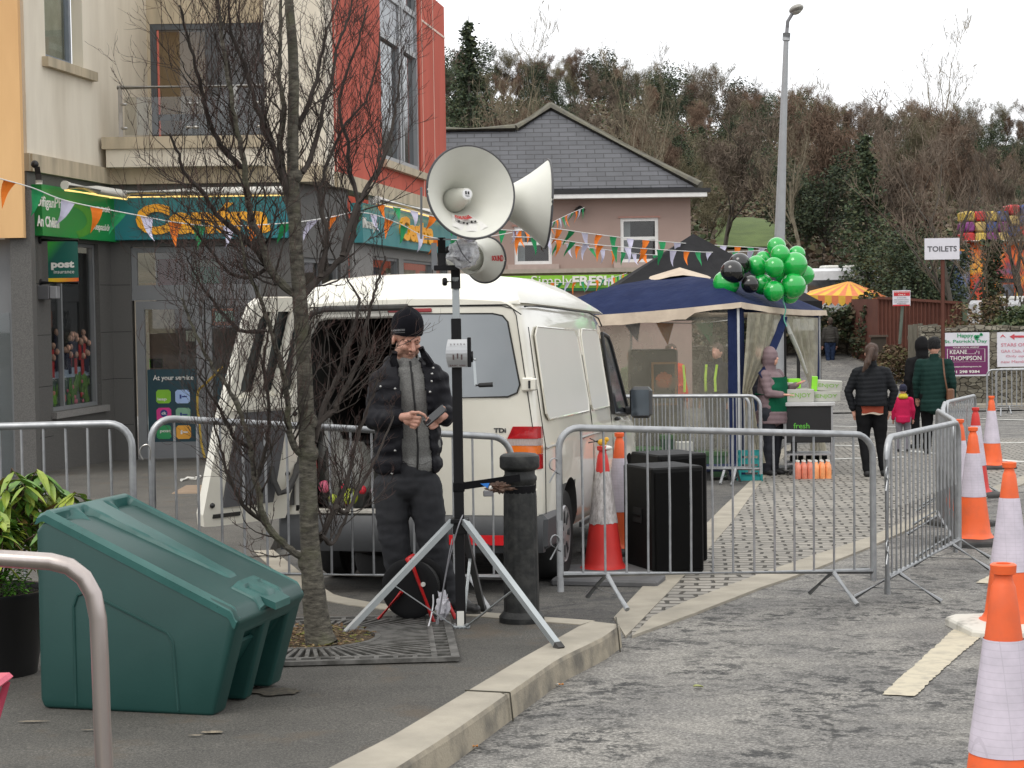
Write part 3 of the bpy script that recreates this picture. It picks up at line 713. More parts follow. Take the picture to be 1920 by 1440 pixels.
# ---- signs on the shop
green_m=M('post_green',(.006,.21,.055),.35,c2=(.01,.26,.05),scale=1.0); teal_m=M('fascia_teal',(.006,.18,.215),.3,c2=(.008,.20,.235),scale=.8)
letter_o=M('amber_letters',(1.0,.46,.01),.35,c2=(.97,.42,.01))
zs0,zs1=2.62,3.245
fa=empty('shop_sign','teal fascia sign with big amber Centra letters over the shop front','sign',group='shop fascia signs')
mb=MB(); xs0=LU(TA,211,400); xs1=LU(TA,541,400); mb.box((xs0,26.2,zs0),(xs1,26.395,zs1),.008); mb.build('fascia_panel',teal_m,fa)
mb=MB(); P=T3((0,26.2,0),(1,0,0),(0,0,1)); c0=LU(TA,261,400); c1=LU(TA,510,400)
text(mb,'Centra',P,c0,c1,L(TA,300,441)[1],L(TA,300,384)[1],.058,depth=.06);
t0=L(P,410,398); mb.prism([P@Vector((t0[0],t0[1],0)),P@Vector((t0[0]+.09,t0[1]+.02,0)),P@Vector((t0[0]+.22,t0[1]+.13,0)),P@Vector((t0[0]+.12,t0[1]+.14,0))],(0,-.06,0))
mb.build('lettering',letter_o,fa)
fb=empty('shop_sign','teal fascia sign on the side of the shop, small amber Centra letters','sign',group='shop fascia signs')
mb=MB(); tbox(mb,TB,LU(TB,657,420),LU(TB,838,420),zs0,zs1,.0,.2); mb.build('fascia_panel',M('pale_teal_vinyl',(.05,.27,.30),.22,c2=(.08,.33,.34),scale=1.5),fb)
mb=MB(); PB=TB@Matrix.Translation((0,0,.2)); text(mb,'Centra',PB,LU(PB,748,420),LU(PB,808,420),zs0+.13,zs1-.08,.045,depth=.05); mb.build('lettering',letter_o,fb)
mb=MB(); text(mb,'Mooney\'s',PB,LU(PB,680,420),LU(PB,706,420),zs0+.18,zs1-.22,.01,depth=.02); mb.build('name_lettering',white_pl,fb)
fp=empty('shop_sign','bright green post office fascia sign with white lettering, left of the big amber letters','sign',group='shop fascia signs')
mb=MB(); pu0,pu1=LU(TW,60,400),LU(TW,213,400); tbox(mb,TW,pu0,pu1,zs0-.02,zs1+.02,.0,.14); mb.build('fascia_panel',green_m,fp)
PWg=TW@Matrix.Translation((0,0,.14)); mb=MB()
def ft(t,x0,y0,x1,y1,off=.015):
 text(mb,t,PWg,LU(PWg,x0),LU(PWg,x1),L(PWg,x0,y0)[1],L(PWg,x0,y1)[1],off,depth=.004)
ft('Oifigan',68,392,102,366); ft('Ph',103,389,116,371,0); ft('An Chéim',69,424,110,403,.03)
ft('post',181,400,206,384,.04); ft('Stepaside',172,434,207,417,.02); mb.build('lettering',white_pl,fp)
mb=MB(); cx,cy=L(PWg,130,410)
rr=[]
for k in range(20):a=R(-70+9.5*k); rr.append((a,))
for k in range(19):
 a0,a1=rr[k][0],rr[k+1][0]; q=[(.28,a0),(.42,a0),(.42,a1),(.28,a1)]
 mb.quad(*[PWg@Vector((cx+r_*2.2*math.cos(t),cy+r_*.62*math.sin(t),.002))for r_,t in q])
mb.build('swirl',M('leaf_green_print',(.06,.30,.03),.4),fp)
# white tube lights over the signs
def tube_light(name,pts,label):
 t=empty(name,label,'light',group='white tube lights above the shop signs')
 mb=MB(); mb.tube(pts,.062,10); mb.build('housing',white_pl,t,True)
 mb=MB(); n_=Vector((0,.03,-.062)); mb.tube([Vector(p)+n_ for p in pts],.016,6); mb.build('lamp_strip',M('warm_lamp_strip',(1,.72,.25),.5,emit=1.1),t,True)
yl=26.0; za=L(T3((0,yl,0),(1,0,0),(0,0,1)),400,359)[1]
tube_light('tube_light',[(xs0-.1,yl,za),((xs0+xs1)/2,yl,za),(xs1,yl,za)],'white tube light running above the big amber letters')
q0=TW@Vector((LU(TW,78,350),za-.02,.32)); q1=TW@Vector((-.25,za-.02,.35))
tube_light('tube_light',[q0,q0.lerp(q1,.5),q1],'white tube light above the green post office sign')
q0=TB@Vector((.2,za,.42)); q1=TB@Vector((LU(TB,835,420),za,.42)); tube_light('tube_light',[q0,q0.lerp(q1,.5),q1],'white tube light above the side sign of the shop')
# projecting sign
ps=empty('projecting_sign','green post insurance sign hanging between two black arms on the granite pier','sign')
Yp=23.9; TP=T3((0,Yp,0),(1,0,0),(0,0,1))
m,nt,b=nodes_of('post_sign_print'); s=coords(nt,'xz');
gx=nt.nodes.new('ShaderNodeTexCoord'); sp_=nt.nodes.new('ShaderNodeSeparateXYZ'); nt.links.new(gx.outputs['Generated'],sp_.inputs[0])
ad=nt.nodes.new('ShaderNodeMath'); ad.operation='SUBTRACT'; nt.links.new(sp_.outputs['Z'],ad.inputs[0]); nt.links.new(sp_.outputs['X'],ad.inputs[1])
col=ramp(nt,ad.outputs[0],[(0.0,(.003,.10,.075)),(.35,(.005,.09,.07)),(1.0,(.05,.42,.04))]); nt.links.new(col,b.inputs['Base Color']); b.inputs['Roughness'].default_value=.3
mb=MB(); a=L(TP,91,530); c=L(TP,145,452); mb.box((a[0],Yp,a[1]+.06),(c[0],Yp+.02,c[1])); mb.build('panel',m,ps)
m,nt,b=nodes_of('post_sign_stripe'); gx=nt.nodes.new('ShaderNodeTexCoord'); sp_=nt.nodes.new('ShaderNodeSeparateXYZ'); nt.links.new(gx.outputs['Generated'],sp_.inputs[0])
col=ramp(nt,sp_.outputs['X'],[(0,(.8,.6,.02)),(1,(.8,.12,.02))]); nt.links.new(col,b.inputs['Base Color'])
mb=MB(); mb.box((a[0],Yp,a[1]),(c[0],Yp+.02,a[1]+.058)); mb.build('stripe',m,ps)
mb=MB(); P=TP@Matrix.Translation((0,0,.001)); l0=L(TP,96,505); l1=L(TP,139,489); text(mb,'post',P,l0[0],l1[0],l0[1]-.01,l1[1],.05)
l0=L(TP,101,513); l1=L(TP,139,506); text(mb,'insurance',P,l0[0],l1[0],l0[1],l1[1],.0); mb.build('lettering',white_pl,ps)
for yy in(450,530):
 mb=MB(); p0=L(TP,72,yy); p1=L(TP,147,yy); mb.tube([(p0[0],Yp+.01,p0[1]),(p1[0],Yp+.01,p1[1])],.025,8); mb.lathe([(.05,0),(.05,.04)],10,(p0[0],Yp,p0[1]),(1,0,0)); mb.build('arm',blackm,ps,True)
wl=empty('wall_light','grey box wall light below the hanging green sign','light')
mb=MB(); a=L(TP,74,562); c=L(TP,109,535); mb.box((a[0],Yp-.1,a[1]),(c[0]-.1,Yp+.12,c[1]),.01); mb.build('lamp_box',M('grey_lamp_metal',(.12,.12,.125),.4),wl)
mb=MB(); mb.box((c[0]-.097,Yp-.09,a[1]+.01),(c[0],Yp+.1,c[1]-.01),.01); mb.build('lamp_side',M('grey_lamp_side',(.28,.28,.29),.4),wl)
cc=empty('security_camera','black and white security camera on the corner above the green sign','camera')
TC=T3((0,23.1,0),(1,0,0),(0,0,1)); mb=MB(); a=L(TC,70,338); c=L(TC,75,316); mb.tube([(a[0]+.02,23.1,a[1]),(a[0],23.1,c[1]+.02)],.036,10); mb.ell((a[0]-.04,23.15,c[1]+.06),.05); mb.build('camera_body',blackm,cc,True)
mb=MB(); mb.tube([(a[0]+.02,23.1,a[1]-.05),(a[0]+.02,23.1,a[1])],.045,10); mb.build('bracket',white_pl,cc,True)
# granite base and orange building
ob=empty('orange_building','orange rendered building cut by the left edge of the photo','building')
TO=T3((0,22.6,0),(1,0,0),(0,0,1)); xo=LU(TO,43,400); zo=L(TO,20,446)[1]
mb=MB(); mb.obox((-12,22.6,zo),(xo+12,0,0),(0,.12,0),(0,0,8-zo)); mb.build('wall',orange_m,ob)
mb=MB(); mb.obox((LU(TO,17,600),22.72,-1),(LU(TO,57,600)-LU(TO,17,600),0,0),(0,.2,0),(0,0,zo+1.6)); mb.build('granite_pier',granite,ob)
mb=MB(); mb.obox((-12,23.0,-1),(LU(TO,14,600)+12,0,0),(0,.06,0),(0,0,zo+1)); mb.build('shop_front',alu,ob)
mb=MB(); mb.obox((-12,22.98,-.6),(LU(TO,2,600)+12,0,0),(0,.01,0),(0,0,2.2)); mb.build('pane',glass_m,ob)
# ------------------------------------------------------------------ pink house
ph=empty('pink_house','pinkish brown rendered house with a grey slate roof behind the stalls','building')
pink=M('pinkish_render',(.34,.25,.215),.9,c2=(.29,.215,.185),scale=.5,bs=.2,bscale=60,bd=.01)
YH=51.5; TH_=T3((0,YH,0),(1,0,0),(0,0,1)); xr=LU(TH_,1295,420); xl=LU(TH_,820,420); ze=L(TH_,1200,372)[1]
m,nt,b=nodes_of('slate_roof'); s=coords(nt,'xz'); br=nt.nodes.new('ShaderNodeTexBrick'); nt.links.new(s,br.inputs['Vector'])
br.inputs['Scale'].default_value=1; br.inputs['Brick Width'].default_value=.5; br.inputs['Row Height'].default_value=.145; br.inputs['Mortar Size'].default_value=.012; br.inputs['Mortar Smooth'].default_value=.3
br.inputs['Color1'].default_value=(.082,.084,.094,1); br.inputs['Color2'].default_value=(.062,.064,.072,1); br.inputs['Mortar'].default_value=(.028,.028,.03,1)
f=noise_n(nt,s,1.3,5,.7); col=mix(nt,.6,br.outputs['Color'],ramp(nt,f,[(.3,.75),(.7,1.25)]),'MULTIPLY'); nt.links.new(col,b.inputs['Base Color']); b.inputs['Roughness'].default_value=.6
inv=nt.nodes.new('ShaderNodeMath'); inv.operation='SUBTRACT'; inv.inputs[0].default_value=1; nt.links.new(br.outputs['Fac'],inv.inputs[1]); bump(nt,b,inv.outputs[0],.8,.02); slate=m
wins=[]
for(x0,y0,x1,y1)in((1164,408,1234,492),(965,424,1034,496)):
 a=L(TH_,x0,y1); c=L(TH_,x1,y0); wins.append((a[0],c[0],a[1],c[1]))
mb=MB(); holes(mb,TH_,xl,xr,-1.6,ze,wins,.14); mb.quad((xr,YH,-1.6),(xr,YH+9,-1.6),(xr,YH+9,ze),(xr,YH,ze)); mb.build('wall',pink,ph)
wpv=M('white_upvc',(.72,.72,.70),.35)
for w_ in wins:
 f=window(ph,TH_,*w_,.1,wpv,glass_m,bars_v=((w_[2]+w_[3])/2+.05,),fw=.09)
 mb=MB(); tbox(mb,TH_,w_[0]+.05,w_[0]+.3,w_[2],w_[3],-.35,-.33); mb.build('curtain',M('grey_curtain',(.4,.42,.42),.9),f)
 mb=MB(); tbox(mb,TH_,w_[0]-.2,w_[1]+.2,w_[2]-.15,w_[2]-.003,-.05,.12); mb.build('sill',M('pink_sill',(.42,.33,.29),.8),f)
 mb=MB(); tbox(mb,TH_,w_[0]-.05,w_[1]+.05,w_[2]-.05,w_[3]+.05,-1.6,-1.5); mb.build('room',dark_in,f)
 mb=MB(); tbox(mb,TH_,w_[0]-.06,w_[1]+.06,w_[3],w_[3]+.05,0,.03); mb.build('window_head',M('rosy_trim',(.4,.22,.18),.8),f)
n_=Vector((0,-.6,.8)).normalized(); pe=Vector((0,YH-.45,ze+.12))
rp_=lambda x,y:onpl(x,y,pe,n_)
pts=[rp_(800,357),rp_(1313,350),rp_(1032,201),rp_(966,243),rp_(800,246)]
mb=MB(); mb.prism([p+n_*.0 for p in pts],-n_*.12); mb.build('roof',slate,ph)
bx=pts[1]; mb=MB(); mb.prism([pts[1],Vector((bx.x,bx.y+10,bx.z)),Vector((pts[2].x,pts[2].y+6,pts[2].z)),pts[2]],(0,0,-.12)); mb.build('hip_roof',slate,ph)
mb=MB()
for a,b_ in((pts[1],pts[2]),(pts[2],pts[3]),(pts[3],pts[4])):mb.tube([a+n_*.04,b_+n_*.04],.13,8)
mb.build('ridge_tiles',M('mossy_ridge',(.10,.095,.08),.9,c2=(.16,.15,.11),scale=4,bs=.5,bscale=20,bd=.03),ph,True)
mb=MB(); mb.obox((xl,YH-.5,ze),(xr-xl+.42,0,0),(0,.12,0),(0,0,.12)); mb.build('fascia_board',wpv,ph)
mb=MB(); mb.obox((xl,YH-.52,ze+.121),(xr-xl+.52,0,0),(0,.16,0),(0,0,.12)); mb.build('gutter',blackm,ph)
mb=MB(); mb.obox((xl,YH-.38,ze-.002),(xr-xl+.4,0,0),(0,.38,0),(0,0,.01)); mb.build('soffit',wpv,ph)
zb=L(TH_,1100,507)[1]; mb=MB(); tbox(mb,TH_,xl,xr+.1,zb-.06,zb+.06,0,.15); mb.build('ledge',M('pink_ledge',(.36,.31,.26),.8),ph)
mb=MB(); a=L(TH_,1087,395); mb.lathe([(.12,0),(.16,.08),(.02,.18)],10,(a[0],YH-.2,a[1]-.05)); mb.obox((a[0]-.05,YH-.2,a[1]),(.1,0,0),(0,.2,0),(0,0,.12)); mb.build('alarm_lamp',blackm,ph)
gs=empty('green_shop_sign','lime green fascia sign reading SimplyFRESH on the pink house','sign')
a=L(TH_,870,543); c=L(TH_,1210,514); mb=MB(); tbox(mb,TH_,a[0],c[0],a[1],c[1],.01,.2); mb.build('fascia_panel',M('lime_green_panel',(.22,.48,.03),.4,c2=(.2,.44,.03)),gs)
mb=MB(); tbox(mb,TH_,a[0],c[0],a[1]-.09,a[1]-.002,.01,.22); mb.build('lower_edge',M('dark_green_edge',(.01,.1,.03),.5),gs)
mb=MB(); PT=TH_@Matrix.Translation((0,0,.2)); a=L(TH_,996,537); c=L(TH_,1072,520); text(mb,'Simply',PT,a[0],c[0],a[1]-.06,c[1]+.05,-.002,depth=.05)
a=L(TH_,1073,536); c=L(TH_,1150,520); text(mb,'FRESH',PT,a[0],c[0],a[1],c[1]+.05,.035,depth=.05); mb.build('lettering',white_pl,gs)
# ------------------------------------------------------------------ street things: barriers, cones, bollard, bin, stand
galv=M('galvanised_steel',(.40,.41,.42),.42,metal=.75,c2=(.27,.28,.29),scale=14,bs=.12,bscale=60,bd=.003,lo=.35,hi=.75,detail=8)
def barrier(p0,p1,label,nb=15,group='steel crowd barriers',h=1.075,hooks=True,flip=1,dz=(0,0)):
 p0=Vector((p0[0],p0[1],gz(p0[1],dz[0]))); p1=Vector((p1[0],p1[1],gz(p1[1],dz[1]))); d=p1-p0; Lb=math.hypot(d.x,d.y); sl=d.z/Lb
 e=empty('crowd_barrier',label,'barrier',p0,math.atan2(d.y,d.x),group); rt=.0205; zb=.19; hr=h-rt; rc=.13
 S=lambda x,y,z:Vector((x,y,z+x*sl))
 mb=MB(); pts=[S(0,0,.09),S(0,0,hr-rc)]+[S(rc-rc*math.cos(t),0,hr-rc+rc*math.sin(t))for t in[k*math.pi/12 for k in range(1,6)]]+[S(rc,0,hr),S(Lb/2,0,hr),S(Lb-rc,0,hr)]+[S(Lb-rc+rc*math.sin(t),0,hr-rc+rc*math.cos(t))for t in[k*math.pi/12 for k in range(1,6)]]+[S(Lb,0,hr-rc),S(Lb,0,.13)]
 mb.tube(pts,rt,10); mb.build('frame',galv,e,True)
 mb=MB(); mb.tube([S(.012,0,zb),S(Lb-.012,0,zb)],rt*.93,10); mb.build('bottom_rail',galv,e,True)
 for i in range(nb):
  x=Lb*(i+1)/(nb+1); mb=MB(); q=rnd.uniform(-.004,.004); zt=hr if rc<x<Lb-rc else hr-.03
  mb.tube([S(x+q,0,zb),S(x+q+.002,0.003*rnd.uniform(-1,1),.6),S(x,0,zt)],.0078,6,caps=False); mb.build('bar',galv,e,True)
 for x in(.30,Lb-.30):
  mb=MB(); g0=-KS*math.sin(e.rotation_euler.z)*0
  for sy in(1,-1):mb.tube([S(x,0,zb),S(x,.27*sy,.02)],.016,8)
  mb.tube([S(x,.17,.085),S(x,-.17,.085)],.004,5); mb.build('foot',galv,e,True)
 if hooks:
  for z in(.33,.78):
   mb=MB(); mb.tube([S(0,-.01,z)]+[S(-.035-.03*math.cos(t),-.01,z+.055+.04*math.sin(t))for t in(math.pi*k/6 for k in range(-1,7))]+[S(-.068,-.01,z-.05)],.0045,6); mb.build('hook',galv,e,True)
 return e
def S_(px,Y):p=at(px,800,Y); return(p.x,Y)
barrier(S_(1047,10.56),S_(1636,11.4),'steel crowd barrier nearest the camera, standing across the kerb in front of the black speakers',14,dz=(.11,0))
barrier(S_(1662,11.05),S_(1797,13.2),'steel crowd barrier running away behind the nearest barrier, beside the orange cones',17,h=1.07)
barrier(S_(1790,13.25),S_(1758,15.5),'steel crowd barrier seen almost edge on just beyond the angled one',15,hooks=False)
barrier(S_(1768,15.7),S_(1772,17.6),'far steel crowd barrier seen edge on behind two others, right of the dark green coat',14,hooks=False)
barrier(S_(1774,17.7),S_(1828,20),'steel crowd barrier at the far end of the chain in front of the purple banner',15,hooks=False)
barrier(S_(-330,10.0),S_(247,9.9),'steel crowd barrier at the left edge, behind the planter and green bin',13,dz=(.12,.14),h=1.13,hooks=False)
barrier(S_(283,10.15),S_(958,11.2),'steel crowd barrier between the open van and the man with the phone',16,dz=(.21,.02),h=1.08,hooks=False)
barrier(S_(1118,21.9),S_(1426,21.3),'steel crowd barrier beside the van mirror, in front of the blue gazebo',20,hooks=True)
barrier(S_(1112,22.2),S_(1405,21.55),'second steel crowd barrier stacked just behind the one by the van mirror',19,hooks=False)
barrier(S_(1851,41),S_(2010,40.5),'distant steel crowd barrier in front of the white banner with the red arrow',16,hooks=False)
barrier(S_(1868,42.2),S_(2030,42),'second distant steel crowd barrier, leaning behind the first by the stone wall',16,hooks=False)
# ---- cones
c_or=M('orange_cone_plastic',(.80,.12,.025),.5,c2=(.50,.10,.04),scale=7,bs=.15,bscale=40,detail=9,rnd_v=.08,lo=.45,hi=.85)
c_red=M('red_cone_plastic',(.60,.025,.02),.5,c2=(.50,.03,.025),scale=8,lo=.3,hi=.8,detail=8)
m,nt,b=nodes_of('reflective_sleeve'); s=coords(nt); col=ramp(nt,noise_n(nt,s,9,6),[(.35,(.62,.56,.64)),(.7,(.48,.44,.50))])
br=nt.nodes.new('ShaderNodeTexBrick'); br.inputs['Scale'].default_value=1; br.inputs['Brick Width'].default_value=.05; br.inputs['Row Height'].default_value=.022; br.inputs['Mortar Size'].default_value=.0012; br.offset=0
s2=coords(nt,'xz'); nt.links.new(s2,br.inputs['Vector']); br.inputs['Color1'].default_value=br.inputs['Color2'].default_value=(1,1,1,1); br.inputs['Mortar'].default_value=(.84,.84,.84,1)
col=mix(nt,.8,col,br.outputs['Color'],'MULTIPLY'); nt.links.new(col,b.inputs['Base Color']); b.inputs['Roughness'].default_value=.38; bump(nt,b,noise_n(nt,s,14,4),.25,.01); slv=m
m,nt,b=nodes_of('scuffed_sleeve'); s=coords(nt,None,(1,1,.35)); col=ramp(nt,noise_n(nt,s,40,8,.75),[(.4,(.60,.57,.56)),(.62,(.30,.27,.26))]); nt.links.new(col,b.inputs['Base Color']); b.inputs['Roughness'].default_value=.5; slvd=m
basewh=M('white_painted_rubber',(.58,.56,.50),.7,c2=(.25,.24,.21),scale=9,lo=.5,hi=.75,detail=9)
basebk=M('black_rubber',(.028,.028,.028),.8,c2=(.06,.058,.055),scale=8)
def cone(px,Y,label,mat=c_or,sleeve=slv,base=basebk,H=.94,br_=.155,bs=.26,rz=.2,clean=True,dz=0.0,low=.36,high=.75,X=None):
 p=gp(px,Y,dz)if X is None else Vector((X,Y,gz(Y,dz)))
 e=empty('traffic_cone',label,'traffic cone',p,rz,'orange and white traffic cones')
 rad=lambda z:br_*.93+(.034-br_*.93)*(z-.05)/(H-.05-.05)
 mb=MB(); prof=[(br_*1.14,.045),(br_*1.15,.058),(br_*1.0,.07),(rad(.10),.10),(rad(.2),.20),(rad(low),low)]
 mb.lathe(prof,32); o=mb.build('cone_foot',mat,e,True)
 mb=MB(); mb.lathe([(rad(high),high-.002),(rad(.8),.8),(rad(H-.07),H-.07),(.032,H-.062),(.027,H-.045),(.027,H-.035),(.038,H-.03),(.040,H-.004),(.034,H),(.022,H),(.018,H-.03)],28,capb=False); mb.build('cone_tip',mat,e,True)
 mb=MB(); n=32; jag=(lambda a,t:1)
 zs=[low-.02+(high-low+.03)*k/8 for k in range(9)]; rings=[]
 for i,z in enumerate(zs):
  rg=[]
  for k in range(n):
   a=2*math.pi*k/n; zz=z
   if not clean and i in(0,8):zz+=.02*noise.noise(Vector((math.cos(a)*3,math.sin(a)*3,i*5)))
   r_=rad(zz)+.0035+.0012*noise.noise(Vector((math.cos(a)*4,math.sin(a)*4,z*9))); rg.append((math.cos(a)*r_,math.sin(a)*r_,zz))
  rings.append(rg)
 mb.loft(rings,caps=False); mb.build('sleeve',sleeve,e,True)
 mb=MB(); c_=bs*.28
 P=[(-bs+c_,-bs),(bs-c_,-bs),(bs,-bs+c_),(bs,bs-c_),(bs-c_,bs),(-bs+c_,bs),(-bs,bs-c_),(-bs,-bs+c_)]
 mb.loft([[(x*k_,y*k_,z)for x,y in P]for k_,z in((1,.0),(1.0,.035),(.97,.048),(.6,.062))]); mb.build('base',base,e)
 return e
cone(1912,5.5,'nearest orange cone, cut by the bottom right corner',rz=.5,low=.38,high=.70,X=1.49)
cone(1892,10.15,'orange cone on a white octagonal base plate',base=basewh,rz=.1,H=.95,bs=.30,low=.36,high=.74)
cone(1824,14.6,'orange cone close to the bend of the barriers, on a thin black base',H=.95,low=.41,high=.73)
cone(1799,16.2,'orange cone hidden behind the barrier post except for a sliver',H=.95)
cone(1829,19.2,'orange cone standing just behind the one at the bend of the barriers',mat=c_red,H=.95)
cone(1859,23.5,'distant orange cone standing alone right of the barriers',H=.95)
cone(1888,27.5,'most distant orange cone tip near the far barrier',H=.95,X=None)if False else None
cd1=cone(1128,12.9,'dirty red cone with a yellow toy bird tied on top, beside the van wheel',mat=c_red,sleeve=slvd,clean=False,base=M('grey_rubber_base',(.13,.13,.135),.8,c2=(.09,.09,.09)),bs=.30,rz=.25,H=.93,low=.40,high=.74)
cone(1160,14.3,'clean orange cone behind the dirty red one, beside the van',H=.96,rz=.4)
mb=MB(); a=cd1.location+Vector((0,0,.955))
bd=empty('toy_bird','small yellow and black toy bird stuck on the dirty cone','toy',a)
mb.ell((0,0,0),(.035,.025,.025)); mb.ell((.03,0,.02),.018); mb.build('body',M('toy_yellow',(.7,.38,.02),.6),bd,True)
mb=MB(); mb.tube([(-.03,0,.01),(-.10,-.01,.0)],.006,5); mb.tube([(-.03,0,.0),(-.09,.01,.03)],.005,5); mb.build('tail',blackm,bd); mb=MB(); mb.ell((0.02,0,-.04),(.05,.035,.02)); mb.build('knot',white_pl,bd,True)
mb=MB(); mb.box((-.38,-.2,0),(.36,.16,.055),.015); o=mb.build('rubber_slab',MATS['grey_rubber_base'],None); o.location=gp(1140,12.45); o.rotation_euler=(0,0,-.25); o['label']='grey rubber base slab lying under the dirty red cone'; o['category']='rubber base'
# ---- bollard
iron=M('black_cast_iron',(.014,.015,.015),.5,spec=.3,c2=(.045,.045,.042),scale=14,bs=.5,bscale=45,bd=.006,detail=8,lo=.45,hi=.75)
pb=gp(972,9.95,D); bo=empty('bollard','black fluted cast iron bollard beside the tripod','bollard',pb)
mb=MB(); fl=lambda a,z:1+.035*abs(math.cos(a*8))*1.0
mb.lathe([(.098,.05),(.095,.07),(.092,.4),(.088,.70),(.080,.76)],64,fn=fl); mb.build('shaft',iron,bo,True)
mb=MB(); mb.lathe([(.125,-.01),(.125,.03),(.112,.045),(.10,.06)],32); mb.build('foot',iron,bo,True)
mb=MB(); mb.lathe([(.075,.75),(.086,.765),(.094,.785),(.094,.80),(.084,.815),(.084,.835),(.100,.845),(.108,.852),(.110,.86),(.110,.905),(.106,.918),(.09,.928),(.04,.934),(.001,.935)],40,capt=False); mb.build('cap',iron,bo,True)
# ---- speakers
spk=M('black_textured_cabinet',(.006,.006,.006),.55,spec=.15,bs=.5,bscale=260,bd=.002,c2=(.009,.009,.009)); grl=M('black_speaker_grille',(.004,.004,.004),.8,spec=.1,bs=.8,bscale=400,bd=.002)
def speaker(p,rz,label,h=.78):
 e=empty('loudspeaker',label,'loudspeaker',p,rz,'black loudspeaker cabinets'); mb=MB(); mb.box((-.21,-.22,.015),(.21,.22,h),.012); mb.build('cabinet',spk,e)
 mb=MB(); mb.box((-.19,-.236,.04),(.19,-.2205,h-.03),.006); mb.build('grille',grl,e)
 for y in(0,):
  mb=MB(); mb.box((-.218,-.07,h*.48),(-.2105,.05,h*.62),.002); mb.build('handle_recess',M('handle_black',(.004,.004,.004),.9),e); mb=MB(); mb.box((-.224,-.06,h*.545),(-.218,.04,h*.56)); mb.build('handle',spk,e)
 for x in(-.17,.17):
  for y in(-.18,.18):mb=MB(); mb.lathe([(.02,0),(.022,.016)],8,(x,y,0)); mb.build('foot',basebk,e)
speaker(gp(1241,13.05),R(24),'black loudspeaker cabinet nearest the barrier, on the ground by the red cone')
speaker(gp(1252,13.75),R(24),'black loudspeaker cabinet standing half hidden behind the nearer one',.83)
# ---- grit bin
binm=M('green_bin_plastic',(.006,.042,.037),.42,c2=(.010,.055,.048),scale=2.5,bs=.18,bscale=55,bd=.002,lo=.3,hi=.75,detail=8,spec=.5)
m,nt,b=nodes_of('weathered_lid_plastic'); s=coords(nt); f=noise_n(nt,s,4,7,.65); col=ramp(nt,f,[(.3,(.010,.070,.062)),(.7,(.030,.115,.103))])
v=nt.nodes.new('ShaderNodeTexVoronoi'); v.inputs['Scale'].default_value=42; nt.links.new(s,v.inputs['Vector']); dp=ramp(nt,v.outputs['Distance'],[(0,1.0),(.12,1.0),(.16,0.0)])
gt=ramp(nt,noise_n(nt,s,7,3),[(.5,0.0),(.56,1.0)]); col=mix(nt,mix(nt,1,dp,gt,'MULTIPLY'),col,(.012,.06,.055)); nt.links.new(col,b.inputs['Base Color'])
b.inputs['Roughness'].default_value=.38; lidm=m
pbn=Vector((-2.03,7.66,gz(7.66,D)))
bn=empty('grit_bin','dark green plastic grit bin with a sloping ribbed lid','grit bin',pbn,math.atan2(-.22,.79))
def evalmods(ob):
 upd(); me=bpy.data.meshes.new_from_object(ob.evaluated_get(bpy.context.evaluated_depsgraph_get())); mats=[m_ for m_ in ob.data.materials]; bpy.data.objects.remove(ob); return me
prof=[(.015,0),(.80,0),(.905,.36),(.93,.40),(.90,.455),(.12,.79),(.04,.80),(.0,.76),(0,.04)]
mb=MB(); mb.prism([(x,0,z)for x,z in prof],(0,.72,0)); me=mb.mesh('b'); ob=bpy.data.objects.new('b',me); COL.objects.link(ob)
cut=MB(); cut.prism([(.70,.13,-.1),(1.1,.13,-.1),(1.1,.13,.33),(.86,.13,.33),(.64,.13,.05),(.64,.13,-.1)],(0,.19,0)); cut.prism([(.70,.40,-.1),(1.1,.40,-.1),(1.1,.40,.33),(.86,.40,.33),(.64,.40,.05),(.64,.40,-.1)],(0,.19,0))
c_o=bpy.data.objects.new('c',cut.mesh('c')); COL.objects.link(c_o)
md=ob.modifiers.new('b','BOOLEAN'); md.operation='DIFFERENCE'; md.object=c_o; md.solver='EXACT'
bv=ob.modifiers.new('v','BEVEL'); bv.width=.016; bv.segments=3; bv.limit_method='ANGLE'; bv.angle_limit=R(25)
me=evalmods(ob); bpy.data.objects.remove(c_o); me.polygons.foreach_set('use_smooth',[True]*len(me.polygons)); me.set_sharp_from_angle(angle=R(42)); meobj('body',me,binm,bn)
mb=MB()
ap=[(.17,.02),(.17,.44),(.19,.49),(.23,.505),(.27,.49),(.60,.345),(.625,.31),(.63,.28),(.645,.02)]
mb.tube([(x,-.001,z)for x,z in ap],.007,6); mb.build('side_moulding',binm,bn,True)
mb=MB(); mb.prism([(.67,.135,.03),(.84,.135,.29),(.85,.135,.28),(.68,.135,.02)],(0,.18,0)); mb.build('hatch',binm,bn)
nt=binm.node_tree; b=nt.nodes['Principled BSDF']; src=b.inputs['Base Color'].links[0].from_socket; sc1=noise_n(nt,coords(nt,None,(3,3,22)),6,8,.8); sc2=noise_n(nt,coords(nt),3.2,5,.6)
mk_=mix(nt,1.0,ramp(nt,sc1,[(.60,0.0),(.68,.5)]),ramp(nt,sc2,[(.52,0.0),(.62,1.0)]),'MULTIPLY'); nt.links.new(mix(nt,mk_,src,(.075,.13,.115)),b.inputs['Base Color'])
